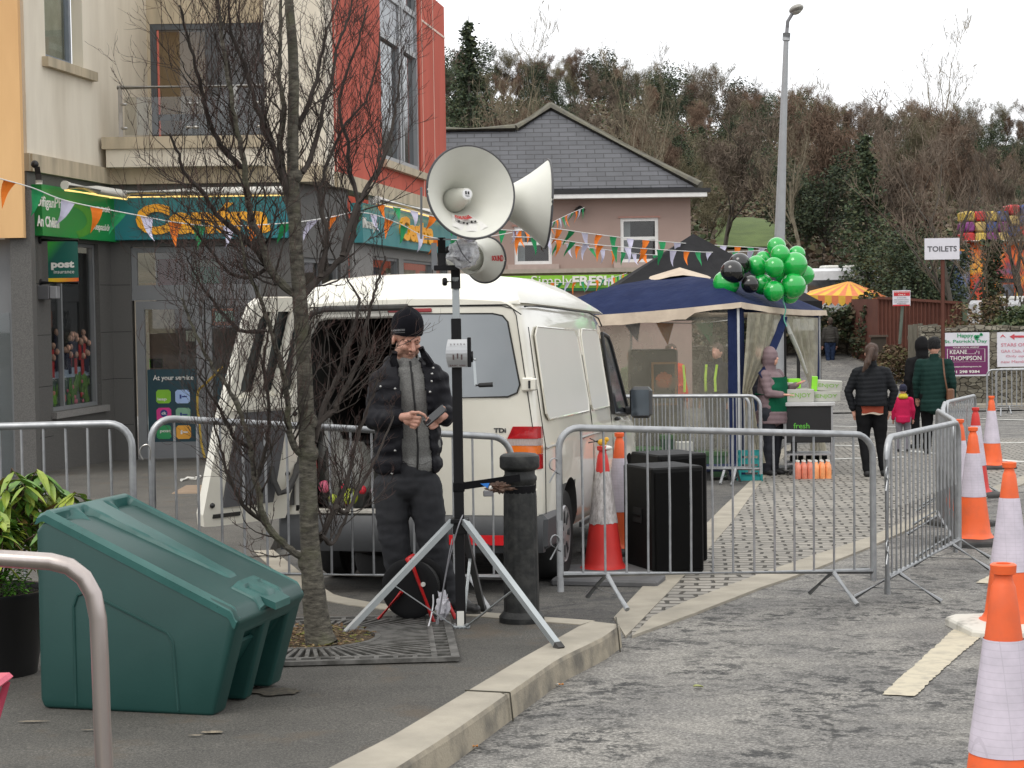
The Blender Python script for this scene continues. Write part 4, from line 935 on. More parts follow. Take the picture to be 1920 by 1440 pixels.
# lid as a moulded sheet
mb=MB(); nu,nv=90,70; o0=Vector((.0,-.004,.792)); u_=Vector((.925,0,-.375)); ul=u_.length; ud=u_.normalized(); nrm=Vector((.375,0,.90)).normalized()
def lh(u,v):
 a=v-.5; h=.0
 edge=min(v,1-v); rim=1-sstep(.035,.075,edge); rim=max(rim,1-sstep(.05,.085,u));
 spw=.05+.13*(1-u)
 sp_=1-sstep(spw*.6,spw*.6+.05,abs(a-.02)); dp=.075-.045*u; h=max(rim*dp,sp_*dp*(1-sstep(.76,.84,u)))
 fan=.066*(1-sstep(.05,.28,u+abs(abs(a)-.2)*.9)); h=max(h,fan)
 if u>.80:h=max(h,.018*sstep(.80,.83,u))
 if u>.84 and abs(a)<.20:h=max(h,.056-.02*sstep(.1,.2,abs(a)))
 if u>.88 and .05<abs(a)<.14:h-=.016*sstep(.05,.07,abs(a))*(1-sstep(.12,.14,abs(a)))
 return h-.03*sstep(.955,1.0,u)-.02*(1-sstep(.0,.03,min(v,1-v)))-.03*(1-sstep(0,.03,u))
for i in range(nu+1):
 for j in range(nv+1):
  u=i/nu; v_=j/nv; mb.v.append(tuple(o0+u_*u+Vector((0,.728*v_,0))+nrm*(lh(u,v_)-.002)))
for i in range(nu):
 for j in range(nv):a=i*(nv+1)+j; mb.f.append((a,a+nv+1,a+nv+2,a+1)); mb.mi.append(0)
k0=len(mb.v)
ring=[i*(nv+1)for i in range(nu+1)]+[nu*(nv+1)+j for j in range(1,nv+1)]+[i*(nv+1)+nv for i in range(nu-1,-1,-1)]+[j for j in range(nv-1,0,-1)]
for r_ in ring:p=Vector(mb.v[r_])-nrm*.03; mb.v.append(tuple(p))
n_r=len(ring)
for i in range(n_r):mb.f.append((ring[i],k0+i,k0+(i+1)%n_r,ring[(i+1)%n_r])); mb.mi.append(0)
mb.build('lid',lidm,bn,True)
mb=MB(); mb.prism([(.86,.26,.455),(.97,.28,.405),(.97,.44,.405),(.86,.46,.455)],(0,0,.03)); mb.build('lid_catch',lidm,bn)
mb=MB(); c_=o0+u_*.93+Vector((0,.36,0))+nrm*.04; mb.ell(c_,.008,8,6); mb.build('rivet',steel,bn)
# ---- bent steel railing, pink chair, planter
rl=empty('steel_railing','bent stainless steel tube railing in the near left corner','railing')
pts=[(-420,1040),(0,1047),(95,1053),(130,1062),(157,1083),(175,1115),(184,1160),(188,1240),(191,1340),(196,1440),(200,1560)]
P3=[at(x,y,5.0)for x,y in pts]; P3[-1].z=gz(5,D)
mb=MB(); mb.tube(P3[:3]+[P3[2].lerp(P3[3],.5)]+P3[3:],.0245,20); mb.build('tube',M('brushed_steel',(.50,.45,.42),.30,metal=.95,c2=(.42,.37,.35),scale=30,stretch=(1,1,.05)),rl,True)
pk=M('pink_painted_metal',(.62,.10,.16),.4,c2=(.5,.08,.13))
ch=empty('folding_chair','pink folding chair cut by the left edge','chair',gp(-128,5.6,D))
mb=MB(); mb.box((-.20,-.18,.45),(.175,.2,.475),.012); mb.build('seat',pk,ch)
mb=MB(); mb.tube([(-.2,.2,.40),(.02,-.2,.0)],.012,8); mb.tube([(.14,.0,.44),(.245,-.35,.0)],.012,8); mb.build('leg',pk,ch,True)
mb=MB(); mb.tube([(.15,.2,.44),(.1,-.2,.0)],.012,8); mb.build('leg',pk,ch,True)
pp=gp(-30,8.55,D); pl=empty('planter','black plastic planter pot of dark soil beside the green bin','planter',pp)
mb=MB(); mb.lathe([(.21,.0),(.27,.36),(.285,.38),(.285,.40),(.265,.40),(.262,.36)],36,capt=False); mb.build('pot',M('black_plastic',(.012,.012,.013),.35),pl,True)
mb=MB(); mb.lathe([(.001,.385),(.12,.385),(.262,.37)],36,capb=False,capt=False); mb.v=[(x,y,z+.012*noise.noise(Vector((x*30,y*30,1))))for x,y,z in mb.v]; mb.build('soil',M('dark_soil',(.02,.016,.012),.95,c2=(.045,.035,.025),scale=60,bs=1,bscale=120,bd=.02),pl)
def leaf(mb,p,d,up,Lf,w,droop=.3,mi=0):
 d=Vector(d).normalized(); sd=d.cross(Vector(up)).normalized(); nn=sd.cross(d); rows=((0,.0),(.25,.8),(.5,1.0),(.78,.62),(1.0,.0)); vs=[]
 for t,ww in rows:
  c_=Vector(p)+d*Lf*t-Vector((0,0,1))*droop*Lf*t*t
  for s_ in(-1,0,1):vs.append(c_+sd*s_*w*ww*.5+nn*(abs(s_)*w*.18))
 fs=[]
 for i in range(4):
  for j in range(2):a=i*3+j; fs.append((a,a+1,a+4,a+3))
 mb.cur=mi; mb.add(vs,fs)
lf=[M('leaf_yellow_green',(.30,.36,.05),.45,c2=(.15,.26,.03),scale=12),M('leaf_mid_green',(.12,.24,.035),.4,c2=(.07,.17,.025),scale=12),M('leaf_bronze',(.17,.07,.04),.5,c2=(.2,.16,.03),scale=12)]
sh=empty('leafy_shrub','yellow green leafy shrub growing in the black planter','shrub',pp+Vector((0.03,0,.38))); sh.scale=(1.32,1.2,1.12)
r_=random.Random(5); stems=MB(); lv=MB()
for i in range(46):
 a=r_.uniform(0,6.283); rr=r_.uniform(.05,.36); top=Vector((math.cos(a)*rr+.03,math.sin(a)*rr*.8,r_.uniform(.30,.56)-rr*.25)); midp=Vector((top.x*.35,top.y*.35,top.z*.62))
 tip=top+Vector((math.cos(a)*.10,math.sin(a)*.10,-.06-r_.uniform(0,.12))); pts=[Vector((0,0,0)),midp,top,tip]; stems.tube(pts,[.006,.005,.003,.001],4)
 for k in range(20):
  t=r_.uniform(.45,1.0); q=midp.lerp(top,(t-.3)/.45)if t<.75 else top.lerp(tip,(t-.75)*4)
  b_=r_.uniform(0,6.283); dd=Vector((math.cos(b_),math.sin(b_),r_.uniform(-.7,.35))); mi=r_.choice((0,0,0,0,1,1,1,1,1,2)); leaf(lv,q,dd,(0,0,1),r_.uniform(.055,.10),r_.uniform(.026,.045),r_.uniform(.2,.9),mi)
stems.build('stems',M('brown_stem',(.08,.05,.03),.8),sh); lv.build('foliage',lf,sh,True)
hb=empty('herb','small bright green herb at the foot of the shrub in the planter','plant',pp+Vector((.13,-.10,.385))); lv=MB()
for i in range(240):a=r_.uniform(0,6.283); rr=r_.uniform(0,.09); leaf(lv,(math.cos(a)*rr,math.sin(a)*rr,r_.uniform(0,.12)),(math.cos(a),math.sin(a),r_.uniform(-.3,.8)),(0,0,1),.028,.016,.3,0)
lv.build('foliage',[M('herb_green',(.10,.26,.03),.5)],hb,True)
# ---- tree grate
gr=empty('tree_grate','square cast iron tree grate with radial slots round the tree','grate',Vector((-1.06,9.34,gz(9.34,D))),R(4)); gr.rotation_euler=(-math.atan(KS),0,R(4)); upd()
gir=M('worn_grate_iron',(.16,.155,.145),.6,metal=.25,c2=(.07,.068,.062),scale=12,bs=.4,bscale=60,bd=.004,lo=.4,hi=.6,detail=9); H2=.72; rin=.33
mb=MB()
for sx in(-1,1):mb.box((sx*H2-.02,-H2-.02,.004),(sx*H2+.02,H2+.02,.024)); mb.box((-H2+.02,sx*H2-.02,.004),(H2-.02,sx*H2+.02,.0235))
for sx in(-1,1):mb.box((sx*(H2-.10)-.014,-H2+.02,.004),(sx*(H2-.10)+.014,H2-.02,.0225)); mb.box((-H2+.1,sx*(H2-.10)-.014,.004),(H2-.1,sx*(H2-.1)+.014,.022))
mb.build('frame',gir,gr)
mb=MB(); mb.loft([[(math.cos(a)*r_,math.sin(a)*r_,z)for a in[2*math.pi*k/64 for k in range(64)]]for r_,z in((rin,.004),(rin,.025),(rin+.03,.025),(rin+.03,.004))],caps=False); mb.build('ring',gir,gr)
mb=MB(); nb=76
for k in range(nb):
 a=2*math.pi*k/nb; c_,s_=math.cos(a),math.sin(a); tmax=min(H2-.10 if abs(c_)<1e-6 else(H2-.10)/max(abs(c_),1e-6),(H2-.10)/max(abs(s_),1e-6)); w_=.009
 mb.bar((c_*(rin+.02),s_*(rin+.02),.0135),(c_*tmax,s_*tmax,.0135),.019,.018,up=(0,0,1))
for k in range(60):
 t=-H2+.03+k*(2*H2-.06)/59
 if k%4==0:
  for q in((t,H2-.055),(t,-H2+.055)):mb.box((q[0]-.012,q[1]-.04,.004),(q[0]+.012,q[1]+.04,.021))
  for q in((H2-.055,t),(-H2+.055,t)):mb.box((q[0]-.04,q[1]-.012,.004),(q[0]+.04,q[1]+.012,.021))
mb.build('radial_bars',gir,gr,kind='stuff')
mb=MB(); mb.box((-H2,-H2,-.02),(H2,H2,.0045)); mb.build('pit',M('dark_grate_pit',(.02,.019,.016),.95,c2=(.045,.04,.03),scale=30),gr)
mb=MB(); mb.lathe([(rin+.01,.006),(rin*.8,.018),(rin*.4,.035),(.001,.045)],40,capb=False,capt=False); mb.v=[(x,y,z+.015*noise.noise(Vector((x*14,y*14,1))))for x,y,z in mb.v]
o=struct('tree_soil',mb,M('leaf_litter_soil',(.06,.04,.025),.95,c2=(.13,.095,.05),scale=26,bs=1,bscale=60,bd=.02,lo=.35,hi=.65),True,kind='stuff'); o.parent=None; o.location=gr.location; o['label']='soil and dead leaf litter round the foot of the bare tree'
mb=MB(); rr=random.Random(4); wo=gr.location
for i in range(520):
 a=rr.uniform(0,6.28); q=rin*math.sqrt(rr.random()); leaf(mb,(wo.x+math.cos(a)*q,wo.y+math.sin(a)*q,wo.z+.03+.02*(1-q/rin)),(rr.uniform(-1,1),rr.uniform(-1,1),.15),(0,0,1),rr.uniform(.02,.045),rr.uniform(.006,.02),.2,rr.choice((0,0,1,1,2)))
o=struct('leaf_litter',mb,[M('dead_leaf',(.14,.08,.04),.9),M('tan_leaf',(.25,.18,.09),.9),M('mossy_leaf',(.16,.17,.03),.9)],kind='stuff'); o['label']='dry leaves scattered on the soil round the bare tree'
# ---- cigarette ends and fallen leaves on the road
for i,(x,y,lb)in enumerate(((885,1399,'cigarette end on the road near the bottom of the kerb'),(1047,1283,'cigarette end lying farther up the road by the kerb'))):
 p=G(x,y,.012); c_=empty('cigarette_end',lb,'cigarette end',p,.1); mb=MB(); mb.tube([(-.022,0,0),(.0,0,0)],.006,8); mb.build('paper',white_pl,c_,True); mb=MB(); mb.tube([(.0,0,0),(.024,0,0)],.0062,8); mb.build('filter',M('filter_orange',(.6,.25,.06),.8),c_,True)
mb=MB(); leaf(mb,G(1300,1288,.01),(1,.2,.1),(0,0,1),.05,.04,.2); o=mb.build('fallen_leaf',M('pale_leaf',(.3,.32,.12),.8),None); o['label']='pale yellow green leaf on the road'; o['category']='leaf'
# ---- tactile plate and litter on the pavement
p=G(362,918,D+.012); mb=MB(); mb.box((-.16,-.42,-.004),(.25,.42,.004))
for k in range(14):mb.box((-.15,-.40+k*.06,.004),(.24,-.38+k*.06,.012))
o=mb.build('grating_plate',M('sandy_plate',(.34,.26,.19),.8),None); o.location=p; o['label']='sandy ribbed access plate on the pavement left of the van door'; o['category']='access plate'
mb=MB(); mb.tube([G(340,900,D+.02),G(352,896,D+.02),G(366,897,D+.02),G(375,893,D+.02)],.018,6); o=mb.build('paper_strip',white_pl,None,True); o['label']='scrap of white paper on the pavement before the shop door'; o['category']='litter'
# ------------------------------------------------------------------ speaker stand with horns, cable reel
blk=M('black_powder_coat',(.008,.008,.009),.45,spec=.2,bs=.1,bscale=120,bd=.001); zinc=M('zinc_plated',(.42,.45,.46),.38,metal=.55,c2=(.34,.37,.38),scale=5)
ps_=Vector((-.292,9.77,gz(9.77,D))); st=empty('winch_stand','tall black winch stand on a zinc tripod holding the horn loudspeakers','stand',ps_)
Zp=lambda y:at(860,y,9.77).z-ps_.z
Xp=lambda x,y=700:at(x,y,9.77).x-ps_.x
mb=MB(); mb.box((-.0305,-.0305,.02),(.0225,.03,Zp(597)),.003); mb.build('lower_mast',blk,st)
mb=MB(); mb.box((-.022,-.02,Zp(600)),(.016,.02,Zp(545)),.002); mb.tube([(-.003,0,Zp(547)),(-.003,0,Zp(520))],.019,12); mb.build('inner_mast',zinc,st)
mb=MB(); mb.tube([(-.003,0,Zp(541)),(-.003,0,Zp(497))],.025,14); mb.build('mast_sleeve',blk,st,True)
mb=MB(); mb.tube([(-.02,-.02,Zp(528)),(-.05,-.02,Zp(528))],.006,8); mb.lathe([(.016,0),(.022,.006),(.022,.02),(.014,.026)],14,(-.048,-.02,Zp(528)),(-1,0,0)); mb.build('knob',blk,st,True)
mb=MB(); mb.box((Xp(817),-.02,Zp(507)),(Xp(866),.02,Zp(497)),.003); mb.build('cross_arm',blk,st)
mb=MB(); mb.tube([(Xp(832),0,Zp(503)),(Xp(832),0,Zp(445))],.021,12); mb.build('upright',blk,st,True)
mb=MB(); mb.lathe([(.016,0),(.024,.006),(.024,.022),(.012,.03)],14,(Xp(842),-.02,Zp(470)),(.8,-.6,0)); mb.build('knob',blk,st,True)
mb=MB(); mb.bar((Xp(818),-.01,Zp(505)),(Xp(818),-.01,Zp(455)),.03,.012); mb.bar((Xp(800),-.01,Zp(447)),(Xp(850),-.01,Zp(449)),.012,.008); mb.bar((Xp(796),.0,Zp(350)),(Xp(794),0,Zp(447)),.012,.006); mb.build('bracket',M('galvanised_bracket',(.22,.23,.24),.45,metal=.6),st)
mb=MB(); zc=Zp(976); mb.box((-.05,-.05,zc-.012),(.05,.05,zc+.012),.003); mb.box((-.038,-.038,zc-.07),(.038,.038,zc-.0125),.003); mb.build('collar',blk,st)
mb=MB(); zb_=Zp(1174); mb.box((-.045,-.045,zb_-.006),(.045,.045,zb_+.008),.003)
for k in(-.033,-.011,.011,.033):mb.lathe([(.007,0),(.005,.006)],8,(k,-.046,zb_),(0,-1,0))
mb.build('foot_plate',zinc,st)
feet=[(G(645,1196,D),.05),(G(1046,1216,D),.055),(G(905,1146,D),.0)]
for i,(f_,o_)in enumerate(feet):
 f_=f_-ps_; dirv=Vector((f_.x,f_.y,0)).normalized(); top=dirv*.045+Vector((0,0,zc)); f_.z+=.015
 mt=zinc if i<2 else M('dark_zinc',(.10,.105,.11),.45,metal=.4); mb=MB(); mb.bar(top,f_,.034,.03,up=(0,0,1)); lg=mb.build('leg',mt,st)
 mb=MB(); mb.bar(f_-(f_-top).normalized()*.01,f_+(f_-top).normalized()*.03,.038,.034,up=(0,0,1)); mb.build('rubber_foot',basebk,lg)
 a=top.lerp(f_,.56 if i<2 else .4); b_=dirv*.04+Vector((0,0,zb_)); mb=MB(); mb.bar(a,b_,.016,.005,up=(0,0,1)); mb.build('brace',zinc if i!=1 else MATS.get('dark_zinc',zinc),st)
 mb=MB(); mb.ell(a,.009,8,6); mb.build('bolt',steel,lg)
mb=MB(); lg=(feet[1][0]-ps_); mb.bar(lg*.22+Vector((.02,0,zc*.78)),lg*.27+Vector((.02,0,zc*.74)),.042,.036,up=(0,0,1)); mb.build('leg_clamp',blk,st)
mb=MB(); z0,z1=Zp(688),Zp(636); rg=[]
for k in range(9):
 t=k/8; z=z0+(z1-z0)*t; rg.append([(-.048-.012*math.sin(t*3.14),-.055-.02*math.sin(t*3.14),z),(.055,-.055-.02*math.sin(t*3.14),z),(.055,-.032,z),(-.048,-.032,z)])
mb.loft(rg); wi=mb.build('winch_cover',M('winch_silver',(.45,.46,.47),.3,metal=.5),st)
mb=MB(); PT=T3((ps_.x*0-.045,-.078,z0+.006),(1,0,0),(0,0,1)); text(mb,'BASIC 1000',PT,.005,.09,.0,.009,.04,depth=.001)
for k in range(5):text(mb,'%d'%(k+2),PT,.008+k*.018,.018+k*.018,.115,.122,.02,depth=.001)
for k in range(3):mb.obox(PT@Vector((.022+k*.022,.035+.006*(k%2),0)),(.008,0,0),(0,-.001,0),(0,0,.028))
mb.build('print',M('winch_print',(.08,.05,.05),.6),wi)
mb=MB(); mb.box((.0555,-.06,z0),(.075,.0,z1+.01),.003); mb.lathe([(.03,0),(.03,.01)],16,(.075,-.03,(z0+z1)/2-.02),(1,0,0)); mb.build('winch_side',blk,wi)
mb=MB(); h0=Vector((.09,-.04,Zp(682-8))); h1=Vector((Xp(892),-.06,Zp(722))); mb.bar(h0,h1,.014,.008); mb.tube([(.07,-.035,h0.z),(.1,-.042,h0.z)],.01,8); mb.build('crank',zinc,wi)
mb=MB(); mb.tube([h1,h1+Vector((.02,0,.0)),Vector((Xp(924),-.06,Zp(721)))],[.009,.0125,.0135],10); mb.build('crank_handle',M('black_grip',(.01,.01,.01),.6),wi,True)
mb=MB(); mb.box((-.024,-.0325,Zp(1172)),(.014,-.031,Zp(1144))); mb.build('white_label',white_pl,st)
# horns
hornw=M('horn_enamel',(.68,.68,.62),.38,c2=(.60,.60,.54),scale=3,bs=.05,bscale=40,detail=6); hrim=M('grey_rubber_rim',(.07,.07,.075),.6)
def horn(c,axis,Rm,depth,label,bell=True,kind=0):
 c=Vector(c); ax=Vector(axis).normalized(); e=empty('horn_loudspeaker',label,'horn loudspeaker',c,rot=T3((0,0,0),*(lambda x,y:(x,y))(frame(ax)[0],ax.cross(frame(ax)[0]))).to_3x3(),group='horn loudspeakers on the winch stand')
 upd(); fl=[]
 for k in range(15):
  t=k/14; fl.append((.052+(Rm-.052)*(t**1.75),-depth+depth*t))
 fl[-1]=(Rm,0)
 mb=MB(); mb.lathe([(.001,-depth)]+fl+[(Rm-.004,.002)]+[(r_-.006,z+.004)for r_,z in fl[::-1]]+[(.001,-depth+.01)],56,capb=False,capt=False); mb.build('bell',hornw,e,True)
 mb=MB(); mb.tube([(math.cos(a)*Rm,math.sin(a)*Rm,.0)for a in[2*math.pi*k/64 for k in range(64)]],.0065,8,closed=True); mb.build('rim',hrim,e,True)
 mb=MB(); mb.lathe([(.085,-depth+.045),(.092,-depth+.065),(.080,-depth+.074),(.066,-depth+.08),(.062,-depth+.12),(.042,-depth*.34),(.035,-depth*.20),(.032,-depth*.165),(.001,-depth*.16)],32,capb=False,capt=False); pr_=mb.build('reflex_cone',hornw,e,True)
 mb=MB(); mb.lathe([(.027,-depth*.159),(.0265,-depth*.156),(.001,-depth*.154)],24,capb=False,capt=False); mb.build('badge',M('badge_white',(.8,.8,.8),.4),pr_,True)
 for k in range(3):a=2.2*k+.5; mb=MB(); mb.ell((math.cos(a)*.073,math.sin(a)*.073,-depth+.078),.006,8,6); mb.build('screw',M('dark_screw',(.05,.05,.05),.4),pr_)
 mb=MB(); mb.lathe([(.055,-depth-.12),(.066,-depth-.11),(.066,-depth-.02),(.05,-depth+.0)],28); mb.build('driver',hornw,e,True)
 return e
h1=horn(at(883,360,9.62),(.40,-.90,.13),.249,.33,'large round horn loudspeaker facing the camera with a paper inside')
h2=horn(at(1024,383,9.95),(.985,.12,-.055),.243,.36,'horn loudspeaker seen from the side, pointing right')
h3=horn(at(910,487,10.2),(.45,.86,-.02),.128,.22,'lower horn loudspeaker facing away behind the plastic bag')
# badge letters and paper inside the big horn
upd(); Mh=h1.matrix_world
mb=MB(); mb.cur=0; ax=(Mh.to_3x3()@Vector((0,0,1))); bc=Mh@Vector((0,0,-.33*.152)); rx=Vector((0,0,1)).cross(ax).normalized(); ry=ax.cross(rx)
PB_=T3(bc,rx,ry); mb.obox(PB_@Vector((-.012,-.003,0)),rx*.009,ry*.018,ax*.001); mb.obox(PB_@Vector((.002,-.003,0)),rx*.010,ry*.016,ax*.001); text(mb,'TOA',PB_,-.012,.012,-.015,-.008,.02,depth=.001)
mb.build('badge_print',M('badge_black',(.01,.01,.015),.5),h1.children[2],world=True)
def inhorn(a,z,lift=.0):
 t=(z+.33)/.33; r_=.052+(.249-.052)*(t**1.75)-.008-lift; return Vector((math.cos(a)*r_,math.sin(a)*r_,z))
# find angle of the lowest generator
zl_=Mh.to_3x3().inverted()@Vector((0,0,-1)); adn=math.atan2(zl_.y,zl_.x); sgn=1 if(Mh.to_3x3()@Vector((math.cos(adn+.3),math.sin(adn+.3),0))).x>0 else-1
pe_=empty('paper_notice','white paper notice with red letters lying in the mouth of the large horn','paper',Mh@inhorn(adn,-.08)); upd()
mb=MB(); rows=[]
for i in range(7):
 z=-.155+.125*i/6; rows.append([Mh@inhorn(adn+sgn*(-.55+1.05*j/12),z,.004+.004*math.sin(j*1.3+i))for j in range(13)])
for i in range(6):
 for j in range(12):mb.quad(rows[i][j],rows[i][j+1],rows[i+1][j+1],rows[i+1][j])
mb.build('sheet',M('white_paper',(.72,.71,.68),.7),pe_,True,world=True)
vs,fs=text_verts('SOUND RELEASE',.03,1,0,.02); mb=MB(); x0,x1=min(v_[0]for v_ in vs),max(v_[0]for v_ in vs); o=[]
for v_ in vs:t=(v_[0]-x0)/(x1-x0); o.append(Mh@inhorn(adn+sgn*(-.42+.80*t),-.115-.028*(v_[1]/.7),.0125+(.001 if v_[2]>0 else 0)))
mb.add(o,fs); mb.build('red_lettering',M('red_ink',(.6,.03,.03),.6),pe_,world=True)
mb=MB()
for k in range(5):mb.tube([Mh@inhorn(adn+sgn*(-.45+.8*j/10),-.098+.006*k+.006*math.sin(j*.8),.0135)for j in range(11)],.0009,4)
for j,a in enumerate((-.3,-.12,.0,.2,.33)):mb.ell(Mh@inhorn(adn+sgn*a,-.085+.004*(j%3),.014),.006,8,6)
mb.build('music_stave',M('black_ink',(.02,.02,.02),.6),pe_,world=True)
upd(); M3=h3.matrix_world; o=[]
vs,fs=text_verts('SOUND',.03,1,0,.02); x1=max(v_[0]for v_ in vs); q=M3.to_3x3().inverted()@Vector((.9,-.4,.1)); aq=math.atan2(q.y,q.x)
for v_ in vs:
 t=v_[0]/x1; z=-.085+.07*t; r_=.052+(.128-.052)*(((z+.22)/.22)**1.75)+.003+(.001 if v_[2]>0 else 0); a=aq+.20-.28*(v_[1]/.7); o.append(M3@Vector((math.cos(a)*r_,math.sin(a)*r_,z)))
mb=MB(); mb.add(o,fs); mb.build('red_lettering',M('red_ink',(.6,.03,.03),.6),h3,world=True)
# plastic bag over the driver
m,nt,b=nodes_of('clear_plastic'); nt.nodes.remove(b); o_=[n for n in nt.nodes if n.type=='OUTPUT_MATERIAL'][0]
tr=nt.nodes.new('ShaderNodeBsdfTransparent'); tr.inputs[0].default_value=(.93,.93,.95,1); gl=nt.nodes.new('ShaderNodeBsdfPrincipled'); gl.inputs['Base Color'].default_value=(.72,.73,.76,1); gl.inputs['Roughness'].default_value=.25
ms=nt.nodes.new('ShaderNodeMixShader'); fcn=ramp(nt,noise_n(nt,coords(nt),22,5,.7),[(.4,.32),(.62,.72)]); nt.links.new(fcn,ms.inputs[0]); nt.links.new(tr.outputs[0],ms.inputs[1]); nt.links.new(gl.outputs[0],ms.inputs[2]); nt.links.new(ms.outputs[0],o_.inputs[0]); plast=m
def crumple(mb,c,r,amp,seed,n=40,mm=26,f=7.0,pinch=None):
 o=MB(); o.ell((0,0,0),1,n,mm); vs=[]
 for x,y,z in o.v:
  p=Vector((x,y,z)); k=1+amp*noise.fractal(p*f*.3+Vector((seed,0,0)),.5,2,4)*1.5+amp*.5*abs(noise.noise(p*f*.8+Vector((seed*3,1,0))))
  if pinch and z<0:k*=1-pinch*(-z)**1.3*(1-.0)
  q=Vector((x*r[0],y*r[1],z*r[2]))*k
  if pinch and z<-.5:q.z-=r[2]*.35*(-z-.5)
  vs.append(Vector(c)+q)
 mb.add(vs,o.f)
bg_=empty('plastic_bag','clear plastic bag wrapped round the horn driver below the large horn','bag',at(868,478,9.72)); mb=MB(); crumple(mb,(0,0,0),(.09,.08,.085),.16,3,pinch=.4,f=6); mb.build('bag_film',plast,bg_,True)
mb=MB(); mb.ell((0,0,.01),(.05,.045,.05)); mb.build('wrapped_driver',M('grey_driver',(.12,.12,.14),.5),bg_,True)
mb=MB(); mb.tube([at(x,y,9.6)for x,y in((856,452),(860,462),(866,474),(875,486),(883,493))],.0035,6); mb.build('cable',M('dark_grey_cable',(.06,.06,.065),.5),bg_,True,world=True)
# strap and the small tool hanging from it
a0=at(850,915,9.74); a1=at(1006,892,9.90); sp=empty('black_strap','black webbing strap tying the stand to the bollard','strap',a0); mb=MB()
for yo in(-.0,):mb.bar(at(850,914,9.73),at(975,896,9.84),.003,.04,up=(0,0,1));
mb.build('webbing',M('black_webbing',(.008,.008,.009),.9,spec=.1,bs=.3,bscale=300),sp,world=True)
mb=MB(); mb.lathe([(.0885,.715),(.087,.755)],40,pb,capb=False,capt=False); mb.build('loop',MATS['black_webbing'],sp,world=True)
mb=MB(); mb.box((-.034,-.034,Zp(922)),(.027,.034,Zp(904)),.004); mb.v=[tuple(Vector(v_)+ps_)for v_ in mb.v]; mb.build('loop',MATS['black_webbing'],sp,world=True)
tl=empty('hanging_bundle','small bundle of tools and blue plastic hanging from the strap','bundle',at(925,915,9.78)); mb=MB(); crumple(mb,(.03,0,0),(.055,.02,.022),.5,5); mb.build('brown_pouch',M('brown_pouch',(.05,.028,.018),.6,c2=(.10,.05,.03),scale=30),tl,True)
mb=MB(); mb.prism([(-.07,0,.025),(-.02,0,.028),(-.03,0,.0)],(0,-.01,0)); mb.build('blue_scrap',M('blue_plastic',(.02,.18,.6),.4),tl)
mb=MB(); mb.box((-.055,-.012,-.045),(.0,.0,-.012),.004); mb.build('buckle',M('chrome_buckle',(.3,.3,.32),.25,metal=.9),tl)
mb=MB(); mb.ell((-.01,0,0),(.02,.015,.015)); mb.build('white_knot',white_pl,tl)
# cable reel
rc=gp(770,10.02,D+.19); rz_=R(-18)
rl_=empty('cable_reel','black cable reel on a red tube stand at the foot of the man','cable reel',rc,rz_); upd(); rub=M('reel_rubber',(.008,.008,.009),.6,spec=.2)
for yy in(-.075,.06):
 mb=MB(); mb.lathe([(.001,0),(.13,0),(.16,.002),(.168,.007),(.16,.015),(.001,.015)],40,(0,yy,0),(0,1,0),capb=False,capt=False); mb.build('drum_side',rub,rl_,True)
mb=MB(); mb.lathe([(.11,0),(.14,.02),(.14,.10),(.11,.12)],30,(0,-.06,0),(0,1,0)); mb.build('wound_cable',M('black_cable',(.01,.01,.01),.5,bs=.9,bscale=60,bd=.01,stretch=(1,8,1)),rl_,True)
mb=MB(); mb.lathe([(.013,0),(.013,.012)],14,(.085,-.076,.03),(0,-1,0)); mb.build('hub_cap',white_pl,rl_,True)
rdm=M('red_tube',(.55,.012,.012),.35);
for pts in(((.155,-.10,-.185),(.03,-.085,.12),(-.005,-.085,.165),(-.03,.07,.165)),((-.185,-.10,-.18),(-.04,-.09,-.015)),((.22,.06,-.18),(.1,.09,.05))):
 mb=MB(); mb.tube(pts,.012,10); mb.build('stand_tube',rdm,rl_,True)
wb=empty('carrier_bag','white plastic carrier bag hanging by the cable reel','bag',at(831,1140,9.85)); mb=MB(); crumple(mb,(0,0,0),(.035,.03,.08),.3,8,f=6,pinch=.5); mb.build('bag_film',M('white_bag_film',(.68,.67,.72),.4),wb,True)
def cablex(nm,pix,r_,mat,label,cat='cable'):
 mb=MB(); P=[at(*q)for q in pix]; Q=[]
 for i in range(len(P)-1):
  p0=P[max(i-1,0)]; p1=P[i]; p2=P[i+1]; p3=P[min(i+2,len(P)-1)]
  for k in range(6):t=k/6; Q.append(.5*((2*p1)+(p2-p0)*t+(2*p0-5*p1+4*p2-p3)*t*t+(3*p1-p0-3*p2+p3)*t**3))
 Q.append(P[-1]); mb.tube(Q,r_,6); o=mb.build(nm,mat,None,True); o['label']=label; o['category']=cat; return o
wc=M('white_cable_sheath',(.6,.6,.62),.4); grc=M('grey_cable_sheath',(.25,.25,.27),.4)
cablex('white_cable',[(812,1115,9.85),(812,1135,9.8),(806,1165,9.7),(797,1188,9.62),(780,1198,9.55),(750,1200,9.45),(722,1199,9.42),(708,1198,9.42)],.004,wc,'white cable looping from the cable reel onto the tree grate')
cablex('grey_cable',[(868,965,9.7),(860,985,9.68),(850,1020,9.7),(840,1060,9.72),(832,1100,9.75),(824,1150,9.78),(818,1190,9.72)],.0035,grc,'thin grey cable running down from the stand collar, right of its twin')
cablex('grey_cable',[(848,1010,9.7),(842,1040,9.7),(835,1080,9.72),(828,1120,9.75),(820,1160,9.75),(816,1180,9.73)],.003,grc,'thin grey cable running down from the stand collar, left of its twin')
